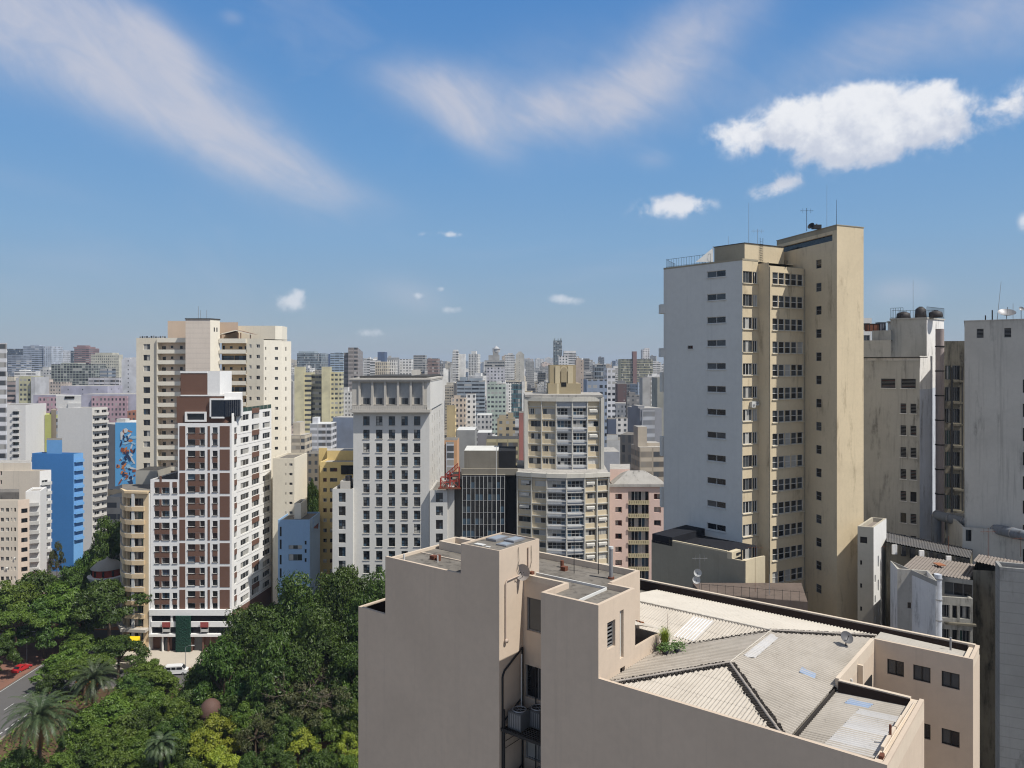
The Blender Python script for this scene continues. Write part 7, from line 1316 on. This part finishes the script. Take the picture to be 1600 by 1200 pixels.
def person(u, v, label, shirt, trousers, face=0.0, stride=.28):
    d = H*F/(v-V0); p = V3(pt(u, d), .14); T = Thing('person', p, label, 'person')
    J = [(0, 0, .95), (0, 0, 1.2), (0, 0, 1.42), (0, -.01, 1.5), (0, -.02, 1.62), (0, -.02, 1.72), (-.1, 0, .88), (-.11, -stride*.4, .5), (-.11, -stride, .08), (-.11, -stride-.14, .04), (.1, 0, .88), (.11, stride*.2, .5), (.11, stride, .1), (.11, stride-.1, .04), (-.2, 0, 1.38), (-.25, .1, 1.12), (-.24, .02, .88), (-.24, -.02, .8), (.2, 0, 1.38), (.25, -.1, 1.12), (.24, -.14, .88), (.24, -.17, .8)]
    E = [(0, 1), (1, 2), (2, 3), (3, 4), (4, 5), (0, 6), (6, 7), (7, 8), (8, 9), (0, 10), (10, 11), (11, 12), (12, 13), (2, 14), (14, 15), (15, 16), (16, 17), (2, 18), (18, 19), (19, 20), (20, 21)]
    Rd = [.15, .14, .14, .06, .1, .07, .1, .075, .05, .04, .1, .075, .05, .04, .07, .05, .035, .035, .07, .05, .035, .035]
    me = bpy.data.meshes.new('body'); M = Matrix.Rotation(face, 3, 'Z'); me.from_pydata([M @ Vector(j) for j in J], E, []); o = bpy.data.objects.new('body', me); COL.objects.link(o); o.parent = T.o
    sk = o.modifiers.new('skin', 'SKIN'); 
    if not me.skin_vertices: me.attributes if False else None
    bm = bmesh.new(); bm.from_mesh(me); ly = bm.verts.layers.skin.verify(); bm.verts.ensure_lookup_table()
    for i, v_ in enumerate(bm.verts): v_[ly].radius = (Rd[i], Rd[i]*.8); v_[ly].use_root = (i == 0)
    bm.to_mesh(me); bm.free(); o.modifiers.new('sub', 'SUBSURF').levels = 1
    m = bpy.data.materials.new('clothed_skin'); m.use_nodes = True; N = NT(m.node_tree); b = m.node_tree.nodes['Principled BSDF']; tc = N.n('ShaderNodeTexCoord'); sp = N.n('ShaderNodeSeparateXYZ'); N.l(tc.outputs['Object'], sp.inputs[0]); z = sp.outputs[2]
    c = N.mix(N.m('GREATER_THAN', z, .95), rgba(trousers), rgba(shirt)); c = N.mix(N.m('GREATER_THAN', z, 1.47), c, rgba((.30, .17, .11))); N.l(c, b.inputs['Base Color']); b.inputs['Roughness'].default_value = .8; me.materials.append(m)
    h = MB(); h.lathe((p.x, p.y, p.z+1.62), [(.105, 0), (.11, .06), (.08, .13), (0, .16)], plain('dark_hair', (.02, .015, .01), .8), 10); h.build('hair', T.o, p)
person(277, 1019.5, 'person in a pinkish top walking on the pale plaza, left of the pair', (.55, .25, .22), (.05, .05, .08)); person(281.5, 1018.5, 'person in a white top walking on the pale plaza, right of the pair', (.6, .6, .6), (.25, .06, .05), .5)
def lamp(u, v, label, h=7.5, arm=1.4):
    d = H*F/(v-V0); p = pt(u, d); T = Thing('street_lamp', V3(p, 0), label, 'street lamp'); k = T.part('post'); k.cyl((p.x, p.y, 0), (p.x, p.y, h), .09, METAL, 8, .05); k = T.part('arm'); k.tube([(p.x, p.y, h), (p.x+arm*.5, p.y, h+.35), (p.x+arm, p.y, h+.4)], .035, METAL); k = T.part('lamp_head'); k.box(p.x+arm-.1, p.x+arm+.6, p.y-.14, p.y+.14, h+.32, h+.45, WHITEP); T.done()
lamp(290, 1052, 'street lamp post beside the white van', 6); lamp(42, 1035, 'street lamp post near the red car', 7); lamp(165, 965, 'street lamp before the red turret building', 8); lamp(121, 850, 'street lamp on the far left street below the pale slab tower', 9)
t = Thing('kiosk', V3(pt(329, 142), 0), 'rust brown domed kiosk roof standing out of the green trees', 'kiosk'); c = V3(pt(329, 142), 0); zk = Zv(1112, 142)
k = t.part('dome'); kd = plain('brown_dome', (.13, .075, .06), .7, var=.2, scale=5); k.lathe(c+Vector((0, 0, zk)), [(2.0, -.3), (1.95, .6), (1.6, 1.5), (1.0, 2.1), (.4, 2.4), (0, 2.45)], kd, 28); k = t.part('drum'); k.cyl(c, c+Vector((0, 0, zk)), 1.9, kd, 20); t.done()
sg = Thing('kerb_wall', V3(pt(262, 172), 0), 'low red brick kerb wall between the plaza and the street', 'wall'); k = sg.part('wall'); a, b = pt(250, 176.2), pt(308, 176.2); k.box(a.x, b.x, 176.22, 176.5, .0, .6, BRICKP); sg.done()
# ================================================================== TREES
def leafmat(name, col, col2, tr=.2):
    m = bpy.data.materials.new(name); m.use_nodes = True; t = m.node_tree; t.nodes.clear(); N = NT(t)
    g = N.n('ShaderNodeNewGeometry'); tc = N.n('ShaderNodeTexCoord'); oi = N.n('ShaderNodeObjectInfo')
    nz = N.noise(tc.outputs['Object'], .35, 3); r = g.outputs['Random Per Island']
    c = N.mix(N.m('ADD', N.m('MULTIPLY', r, .55), N.m('MULTIPLY', N.smooth(nz, .3, .7), .45)), rgba(col), rgba(col2))
    h = N.n('ShaderNodeHueSaturation'); N.l(c, h.inputs['Color']); N.l(N.m('ADD', .80, N.m('MULTIPLY', oi.outputs['Random'], .4)), h.inputs['Value']); N.l(N.m('ADD', .488, N.m('MULTIPLY', oi.outputs['Random'], .024)), h.inputs['Hue']); c = h.outputs[0]
    d = N.n('ShaderNodeBsdfDiffuse'); N.l(c, d.inputs[0]); tl = N.n('ShaderNodeBsdfTranslucent'); N.l(N.mix(.5, c, rgba(tuple(x*1.2 for x in col2))), tl.inputs[0]); gl = N.n('ShaderNodeBsdfGlossy'); gl.inputs['Roughness'].default_value = .45; gl.inputs[0].default_value = (.5, .5, .5, 1)
    m1 = N.n('ShaderNodeMixShader'); m1.inputs[0].default_value = tr; N.l(d.outputs[0], m1.inputs[1]); N.l(tl.outputs[0], m1.inputs[2]); m2 = N.n('ShaderNodeMixShader'); m2.inputs[0].default_value = .05; N.l(m1.outputs[0], m2.inputs[1]); N.l(gl.outputs[0], m2.inputs[2])
    o = N.n('ShaderNodeOutputMaterial'); N.l(m2.outputs[0], o.inputs[0]); return m
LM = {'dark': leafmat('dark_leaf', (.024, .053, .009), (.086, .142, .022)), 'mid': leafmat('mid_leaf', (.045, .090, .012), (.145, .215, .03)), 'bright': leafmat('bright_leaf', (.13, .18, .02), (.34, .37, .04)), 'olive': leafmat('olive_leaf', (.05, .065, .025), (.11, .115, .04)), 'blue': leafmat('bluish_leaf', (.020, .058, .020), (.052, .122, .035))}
BARK = wallmat('bark', (.12, .085, .06), .5, .3, scale=3)
def crown(R_, Hc, n_lobe, n_leaf, ls, mat, seed, flat=1.0, gap=0.0):
    """crown of leaf clumps: lobes spread in an uneven dome, leaves on and inside the lobes; origin at crown base centre"""
    rn = random.Random(seed); lobes = []
    for i in range(n_lobe):
        an = rn.random()*6.283; q = math.sqrt(rn.random()); rr = R_*(.98*q)*(1+.12*math.sin(3*an+seed)); zz = Hc*(1-(q**2.2))*rn.uniform(.62, 1.0)*.9+Hc*.12*rn.random(); lr = R_*rn.uniform(.10, .27)*(1.1-.3*q)
        lobes.append(Vector((rr*math.cos(an)*.88, rr*math.sin(an)*.88, zz*.82))); lobes[-1].freeze() if False else None; lobes[-1] = (lobes[-1], lr)
    mb = MB(); wts = [l[1]**2 for l in lobes]; tot = sum(wts); vs = []; fs = []
    for (c, lr), w in zip(lobes, wts):
        k = int(n_leaf*w/tot); tilt = Vector((rn.gauss(0, .25), rn.gauss(0, .25), 1))
        for _ in range(k):
            v = Vector((rn.gauss(0, 1), rn.gauss(0, 1), rn.gauss(.25, .9))).normalized()
            if v.z < -.45 and rn.random() < .7: continue
            rad = lr*(rn.uniform(.55, 1.0)**.5)*(1+.38*math.sin(v.x*7+seed)*math.sin(v.y*6+c.x))
            p = c+Vector((v.x*rad, v.y*rad, v.z*rad*.62*flat))
            n = (v*.7+tilt*.35+Vector((rn.gauss(0, .45), rn.gauss(0, .45), rn.gauss(0, .45)))).normalized(); a = n.orthogonal().normalized(); a = (Matrix.Rotation(rn.random()*6.28, 3, n) @ a); b = n.cross(a); s = ls*rn.uniform(.55, 1.25); i = len(vs)
            vs += [p-a*s, p-b*s*.42+n*s*.12, p+a*s, p+b*s*.42+n*s*.12]; fs.append((i, i+1, i+2, i+3))
    mb.grid(vs, fs, mat, False); return mb, lobes
def trunk(mb, R_, Ht, Hc, lobes, seed, r=.35):
    rn = random.Random(seed); top = Vector((rn.uniform(-.4, .4), rn.uniform(-.4, .4), Ht+Hc*.25)); mb.cyl((0, 0, -.3), (top.x*.5, top.y*.5, Ht*.6), r, BARK, 9, r*.75); mb.cyl((top.x*.5, top.y*.5, Ht*.6), top, r*.75, BARK, 8, r*.5)
    for c, lr in lobes[:14]:
        e = c+Vector((0, 0, Ht)); m = top.lerp(e, .5)+Vector((rn.gauss(0, .4), rn.gauss(0, .4), -.3)); mb.cyl(top-Vector((0, 0, Hc*.15)), m, r*.3, BARK, 6, r*.2); mb.cyl(m, e, r*.2, BARK, 5, r*.06)
PROTO = {}
def proto(key, R_, Ht, Hc, nl, nleaf, ls, mat, seed, flat=1.0, r=.35):
    cm, lb = crown(R_, Hc, nl, nleaf, ls, mat, seed, flat); cm.v = [(x, y, z+Ht) for x, y, z in cm.v]; tm = MB(); trunk(tm, R_, Ht, Hc, lb, seed, r)
    co = cm.build('crown'); to = tm.build('trunk'); PROTO[key] = (co.data, to.data, R_, Ht+Hc); bpy.data.objects.remove(co); bpy.data.objects.remove(to)
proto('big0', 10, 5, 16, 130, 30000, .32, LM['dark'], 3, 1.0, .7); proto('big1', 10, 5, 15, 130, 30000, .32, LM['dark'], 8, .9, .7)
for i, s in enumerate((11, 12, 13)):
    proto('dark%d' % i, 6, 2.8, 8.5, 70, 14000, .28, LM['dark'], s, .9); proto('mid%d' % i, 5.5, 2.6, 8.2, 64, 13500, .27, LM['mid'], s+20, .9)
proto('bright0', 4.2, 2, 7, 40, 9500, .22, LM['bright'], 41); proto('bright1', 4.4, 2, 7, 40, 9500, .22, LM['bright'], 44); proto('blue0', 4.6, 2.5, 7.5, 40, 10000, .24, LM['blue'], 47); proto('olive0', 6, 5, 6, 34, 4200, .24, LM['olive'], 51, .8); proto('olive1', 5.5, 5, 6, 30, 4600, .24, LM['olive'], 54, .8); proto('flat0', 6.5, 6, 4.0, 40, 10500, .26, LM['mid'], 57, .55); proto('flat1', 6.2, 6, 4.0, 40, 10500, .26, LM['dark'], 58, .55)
def tree(key, u, vtop, d, rpx, label, grp='park trees', zb=0.0, name='tree'):
    cme, tme, R_, Ht = PROTO[key]; p = pt(u, d); zt = Zv(vtop, d)*(1.09 if grp == 'park trees' and vtop < 1000 else 1.0); s = rpx*1.16*d/F/R_; sz = (zt-zb)/Ht; o = bpy.data.objects.new(name, None); COL.objects.link(o); o.location = (p.x, p.y, zb); o.scale = (s, s, sz); o.rotation_euler = (0, 0, random.uniform(0, 6.28)); tag(o, label, 'tree', grp)
    for nm, me in (('crown', cme), ('trunk', tme)): c = bpy.data.objects.new(nm, me); COL.objects.link(c); c.parent = o
TR = [
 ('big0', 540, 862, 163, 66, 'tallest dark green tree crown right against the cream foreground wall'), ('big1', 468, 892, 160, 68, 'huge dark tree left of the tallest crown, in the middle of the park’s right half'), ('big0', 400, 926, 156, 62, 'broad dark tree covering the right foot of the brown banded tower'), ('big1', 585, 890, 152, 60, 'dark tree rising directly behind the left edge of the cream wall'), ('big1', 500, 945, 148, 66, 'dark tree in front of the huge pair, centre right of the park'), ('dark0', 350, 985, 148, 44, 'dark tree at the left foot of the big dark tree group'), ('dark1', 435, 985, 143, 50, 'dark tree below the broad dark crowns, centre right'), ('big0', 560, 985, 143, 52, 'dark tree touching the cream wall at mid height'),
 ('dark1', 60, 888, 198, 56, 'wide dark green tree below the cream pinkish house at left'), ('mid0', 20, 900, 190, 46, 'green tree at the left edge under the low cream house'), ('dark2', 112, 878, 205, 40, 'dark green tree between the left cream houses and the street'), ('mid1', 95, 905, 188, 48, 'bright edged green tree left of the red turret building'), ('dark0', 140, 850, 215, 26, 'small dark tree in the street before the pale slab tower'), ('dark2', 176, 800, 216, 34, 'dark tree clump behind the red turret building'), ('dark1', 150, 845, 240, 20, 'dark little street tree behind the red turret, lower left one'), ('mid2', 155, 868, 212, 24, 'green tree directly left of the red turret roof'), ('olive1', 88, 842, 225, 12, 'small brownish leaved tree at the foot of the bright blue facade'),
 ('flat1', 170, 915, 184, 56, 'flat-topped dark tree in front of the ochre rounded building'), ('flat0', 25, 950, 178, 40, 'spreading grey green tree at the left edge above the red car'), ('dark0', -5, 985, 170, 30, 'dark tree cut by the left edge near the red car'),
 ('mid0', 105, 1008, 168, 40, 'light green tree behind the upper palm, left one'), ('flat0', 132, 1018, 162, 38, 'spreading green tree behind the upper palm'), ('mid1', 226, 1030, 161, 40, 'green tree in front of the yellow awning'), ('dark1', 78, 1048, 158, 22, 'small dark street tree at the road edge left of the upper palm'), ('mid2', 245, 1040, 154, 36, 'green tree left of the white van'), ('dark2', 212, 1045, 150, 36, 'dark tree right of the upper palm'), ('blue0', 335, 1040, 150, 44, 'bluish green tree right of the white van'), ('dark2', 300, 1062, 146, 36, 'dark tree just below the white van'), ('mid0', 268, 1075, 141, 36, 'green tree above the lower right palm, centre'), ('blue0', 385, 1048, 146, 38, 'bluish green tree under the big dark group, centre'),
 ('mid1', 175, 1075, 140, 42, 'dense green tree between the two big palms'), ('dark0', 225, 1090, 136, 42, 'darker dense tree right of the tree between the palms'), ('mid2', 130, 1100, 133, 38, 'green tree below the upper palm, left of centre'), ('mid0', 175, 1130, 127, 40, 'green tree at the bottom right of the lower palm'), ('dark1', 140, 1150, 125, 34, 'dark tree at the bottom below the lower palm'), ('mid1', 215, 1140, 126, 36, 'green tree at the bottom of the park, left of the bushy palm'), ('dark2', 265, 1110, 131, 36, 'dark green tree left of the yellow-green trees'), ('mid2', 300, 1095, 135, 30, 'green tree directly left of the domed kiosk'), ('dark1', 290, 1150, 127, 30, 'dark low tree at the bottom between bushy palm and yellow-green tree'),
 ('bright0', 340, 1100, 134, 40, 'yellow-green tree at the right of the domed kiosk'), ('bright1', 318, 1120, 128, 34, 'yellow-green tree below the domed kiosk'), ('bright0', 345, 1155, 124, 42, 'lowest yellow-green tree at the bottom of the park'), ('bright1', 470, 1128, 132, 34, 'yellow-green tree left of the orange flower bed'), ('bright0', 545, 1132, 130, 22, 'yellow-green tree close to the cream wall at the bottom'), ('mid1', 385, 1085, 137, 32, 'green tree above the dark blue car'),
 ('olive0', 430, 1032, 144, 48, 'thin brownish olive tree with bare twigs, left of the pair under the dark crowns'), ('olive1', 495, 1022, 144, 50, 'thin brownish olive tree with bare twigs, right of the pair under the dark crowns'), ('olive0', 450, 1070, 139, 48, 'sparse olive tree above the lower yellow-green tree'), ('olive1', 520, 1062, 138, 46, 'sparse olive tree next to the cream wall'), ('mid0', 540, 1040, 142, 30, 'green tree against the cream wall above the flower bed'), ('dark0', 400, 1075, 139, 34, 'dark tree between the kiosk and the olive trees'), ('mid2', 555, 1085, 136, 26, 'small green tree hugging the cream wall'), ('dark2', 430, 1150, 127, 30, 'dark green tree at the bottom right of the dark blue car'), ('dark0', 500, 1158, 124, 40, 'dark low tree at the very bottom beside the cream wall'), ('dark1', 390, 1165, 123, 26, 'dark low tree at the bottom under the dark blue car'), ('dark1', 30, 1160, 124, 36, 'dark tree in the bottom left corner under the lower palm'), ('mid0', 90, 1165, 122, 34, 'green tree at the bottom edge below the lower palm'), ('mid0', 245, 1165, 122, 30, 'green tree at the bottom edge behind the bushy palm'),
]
XT = [(125, 985, 176, 34, 'mid1', 'green tree behind the spreading park edge trees, at the road bend'), (185, 985, 172, 40, 'dark0', 'dark tree right in front of the ochre building’s ground floor'), (240, 1024, 166, 22, 'mid2', 'small green tree at the left end of the pale plaza'),
 (320, 1012, 150, 34, 'dark2', 'dark tree at the right side of the pale plaza'), (360, 1020, 152, 40, 'dark0', 'dark tree where the big crowns meet the plaza'), (410, 1010, 150, 44, 'dark1', 'dark tree below the left big crown, facing the park middle'), (305, 1040, 152, 24, 'mid1', 'small green tree right beside the van’s tail'), (200, 1065, 146, 34, 'mid0', 'green tree behind the trees between the palms, centre right'), (240, 1075, 143, 30, 'mid2', 'green tree centre left, above the bushy palm'), (330, 1070, 146, 36, 'mid1', 'green tree behind the domed kiosk'), (360, 1075, 143, 30, 'dark2', 'dark tree immediately right of the domed kiosk'),
 (195, 1105, 133, 36, 'mid1', 'green tree above the bottom row, right of the lower palm'), (150, 1128, 129, 30, 'mid2', 'green tree right against the lower palm’s fronds'), (235, 1125, 130, 30, 'mid0', 'green tree just above the bushy palm'), (275, 1135, 129, 28, 'mid1', 'green tree between bushy palm and yellow-green trees'), (190, 1165, 122, 36, 'mid2', 'green tree in the bottom row between the two lower palms'), (400, 1105, 133, 30, 'olive0', 'thin olive tree over the parked cars'), (455, 1105, 134, 34, 'dark2', 'dark tree above the yellow-green tree by the flower bed'), (510, 1095, 136, 34, 'mid1', 'green tree above the orange flower bed'), (480, 1045, 141, 40, 'olive1', 'sparse olive tree in the middle of the brownish group'),
 (545, 1015, 146, 40, 'dark2', 'dark tree against the cream wall below the tallest crown'), (540, 1165, 122, 24, 'mid0', 'green tree in the bottom corner beside the cream wall'), (300, 1178, 120, 30, 'mid2', 'low green tree at the bottom edge right of the bushy palm'), (70, 930, 184, 44, 'dark2', 'dark tree in the middle of the left street trees'), (10, 925, 186, 40, 'mid1', 'green tree cut by the left edge above the spreading tree'), (130, 925, 192, 34, 'dark0', 'dark tree before the orange square, left of the turret'), (520, 905, 168, 50, 'big1', 'dark crown filling the gap between the two tallest park trees'), (440, 935, 164, 50, 'big0', 'dark crown filling the gap above the broad left crown')]
for k in TR: tree(*k)
for u, v, d, r, key, lb in XT: tree(key, u, v, d, r, lb)
# undergrowth
rn = random.Random(77); vs = []; fs = []
for i in range(34000):
    x, y = rn.uniform(-96, 8), rn.uniform(62, 165); 
    if math.sin(x*.23+1)*math.sin(y*.19)+math.sin(x*.09+y*.11) < -.35: continue
    p = Vector((x, y, .12+rn.random()**2*2.2*(1+.6*math.sin(x*.5)*math.sin(y*.6)))); n = Vector((rn.gauss(0, .6), rn.gauss(0, .6), 1)).normalized(); a = n.orthogonal().normalized(); a = Matrix.Rotation(rn.random()*6.28, 3, n) @ a; b = n.cross(a); s = rn.uniform(.2, .42); i0 = len(vs)
    vs += [p-a*s, p-b*s*.5, p+a*s, p+b*s*.5]; fs.append((i0, i0+1, i0+2, i0+3))
mb = MB(); mb.grid(vs, fs, LM['mid'], False); tag(mb.build('undergrowth'), 'low green undergrowth covering the park floor', 'undergrowth', kind='stuff')
FT = [('dark0', 488, 722, 262, 16, 'dark tree between the cream side wing and the yellow block'), ('dark1', 490, 762, 250, 18, 'lower dark tree between the cream side wing and the yellow block'), ('mid0', 730, 652, 420, 15, 'green tree clump beyond the plain grey block, right of the office tower'), ('mid1', 716, 656, 430, 10, 'small green tree left of the clump beyond the plain grey block'), ('mid2', 955, 692, 300, 14, 'green tree clump right of the upper apartment block'), ('dark2', 942, 696, 300, 9, 'small dark tree right beside the upper apartment block'), ('mid1', 105, 570, 900, 12, 'hazy green tree mass on the left skyline hill'), ('dark1', 546, 705, 232, 8, 'small tree on the terrace of the yellow block'), ('dark0', 470, 703, 260, 7, 'tiny dark tree by the cream balconied house')]
for k in FT: tree(*k, grp='trees among the buildings', zb=(0.0 if k[3] < 850 else ground_z(k[3])))
# palms
PF = leafmat('palm_frond', (.035, .062, .026), (.10, .13, .06), .2); PD = plain('dead_frond', (.28, .15, .05), .8, var=.3); PO = plain('orange_fruit', (.35, .14, .02), .8, var=.3)
def palm(u, vc, d, R_, label, nf=62, seed=1, dead=.3, fruit=False, lw=.5, droop=1.0):
    rn = random.Random(seed); p = pt(u, d); zc = Zv(vc, d); T = Thing('palm_tree', V3(p, 0), label, 'palm tree', 'park palms'); c = V3(p, zc); tk = T.part('trunk'); n = 9
    for i in range(n): tk.cyl((p.x, p.y, zc*i/n), (p.x, p.y, zc*(i+1)/n), .34, BARK, 10, .30)
    tk.lathe((p.x, p.y, zc-1.2), [(.3, 0), (.6, .5), (.55, 1.1), (.2, 1.4)], BARK, 12)
    cr = T.part('crown'); dd = T.part('dead_frond')
    def frond(mb, mat, az, e0, L, drp, lw_):
        pts = []; q = c.copy(); e = e0; K = 13
        for k in range(K+1): pts.append(q.copy()); q = q+Vector((math.cos(az)*math.cos(e), math.sin(az)*math.cos(e), math.sin(e)))*(L/K); e -= drp/K*(1+.9*k/K)
        sd_ = Vector((-math.sin(az), math.cos(az), 0)); vs = []; fs = []
        for k in range(K):
            a, b = pts[k], pts[k+1]; w = lw_*math.sin(math.pi*(.12+.85*(k+.5)/K))**.7
            for h in range(3):
                t0 = a.lerp(b, h/3.); 
                for s_ in (-1, 1):
                    dr = (b-a).normalized(); tip = t0+dr*w*.75+sd_*s_*w*rn.uniform(.8, 1.05)+Vector((0, 0, -w*rn.uniform(.1, .45))); i = len(vs); wd = dr*.055
                    vs += [t0-wd, t0+wd, tip+wd*.35, tip-wd*.35]; fs.append((i, i+1, i+2, i+3))
            i = len(vs); ww = sd_*.035; vs += [a-ww, a+ww, b+ww, b-ww]; fs.append((i, i+1, i+2, i+3))
        mb.grid(vs, fs, mat, False)
    for i in range(nf): f = i/nf; frond(cr, PF, i*2.399+rn.gauss(0, .1), R(78-88*f)+rn.gauss(0, .08), R_*rn.uniform(.9, 1.12), R(72*droop)+rn.gauss(0, .12), lw)
    for i in range(int(nf*dead)): frond(dd, PD, rn.random()*6.28, R(-20-40*rn.random()), R_*rn.uniform(.6, .9), R(45), lw*.6)
    if fruit:
        fr_ = T.part('fruit_cluster')
        for i in range(170): e = c+Vector((rn.gauss(0, .7), rn.gauss(0, .7), -.5+rn.gauss(0, .4))); s = .12; fr_.face([e+Vector((-s, 0, 0)), e+Vector((0, -s, -s)), e+Vector((s, 0, 0)), e+Vector((0, s, s))], PO)
    T.done()
palm(62, 1120, 126, 6.6, 'large date palm with long arching grey green fronds in the bottom left corner', 74, 2, .16, False, .62)
palm(146, 1062, 150, 5.8, 'date palm with an orange fruiting heart, above and right of the larger palm', 60, 5, .22, True, .58)
palm(252, 1165, 121, 3.4, 'smaller bushy palm at the bottom of the park', 44, 9, .1, False, .5, 1.25)
# bare twigs over the olive trees
t = Thing('bare_tree', V3(pt(470, 142), 0), 'leafless pale branches spreading over the olive trees in front of the dark crowns', 'tree'); k = t.part('branch'); rn = random.Random(4); TW = plain('pale_twig', (.20, .16, .12), .8); TWB = plain('pale_dry_leaf', (.42, .37, .28), .8)
b = V3(pt(480, 141), 0)
def grow(p, d_, L, r, n):
    if n == 0 or r < .012: return
    e = p+d_*L; k.cyl(p, e, r, TW, 5, r*.7, cap=False)
    for _ in range(3 if n > 2 else 2): grow(e, (d_+Vector((rn.gauss(0, .5), rn.gauss(0, .5), rn.gauss(.05, .3)))).normalized(), L*rn.uniform(.6, .85), r*.6, n-1)
k.cyl(b, b+Vector((0, 0, 9)), .28, TW, 8, .2)
for i in range(8): a = i*.785; grow(b+Vector((0, 0, 7.5+i*.2)), Vector((math.cos(a), math.sin(a), .55)).normalized(), 2.9, .11, 6)
t.done()
t = Thing('flowering_tree', V3(pt(452, 146), 0), 'pale whitish blossom clump in the gap under the big dark crowns', 'tree'); k = t.part('crown'); c = P3(452, 1030, 146)
for i in range(320):
    p = c+Vector((rn.gauss(0, 1.7), rn.gauss(0, 1.0), rn.gauss(0, .55)+.3*rn.random())); n = Vector((rn.gauss(0, 1), rn.gauss(0, 1), rn.gauss(0, 1))).normalized(); a = n.orthogonal().normalized()*.2; b_ = n.cross(a).normalized()*.1; k.face([p-a, p-b_, p+a, p+b_], TWB)
k = t.part('trunk'); k.cyl((c.x, c.y, 0), c, .15, TW, 7, .08); 
for i in range(9): k.cyl(c-Vector((0, 0, 1)), c+Vector((rn.gauss(0, 1.5), rn.gauss(0, 1), rn.gauss(0, .4))), .06, TW, 5, .02)
t.done()
# ================================================================== AIR
m = bpy.data.materials.new('haze_air'); m.use_nodes = True; t = m.node_tree; t.nodes.clear(); N = NT(t); pv = N.n('ShaderNodeVolumePrincipled'); o = N.n('ShaderNodeOutputMaterial'); N.l(pv.outputs[0], o.inputs['Volume'])
pv.inputs['Density'].default_value = 0.00010; pv.inputs['Color'].default_value = (.66, .80, 1.0, 1); pv.inputs['Anisotropy'].default_value = 0.1
mb = MB(); mb.box(-6500, 6500, -400, 6600, -3, 150, m); mb.mats = [m]; hz = mb.build('haze'); tag(hz, kind='stuff')
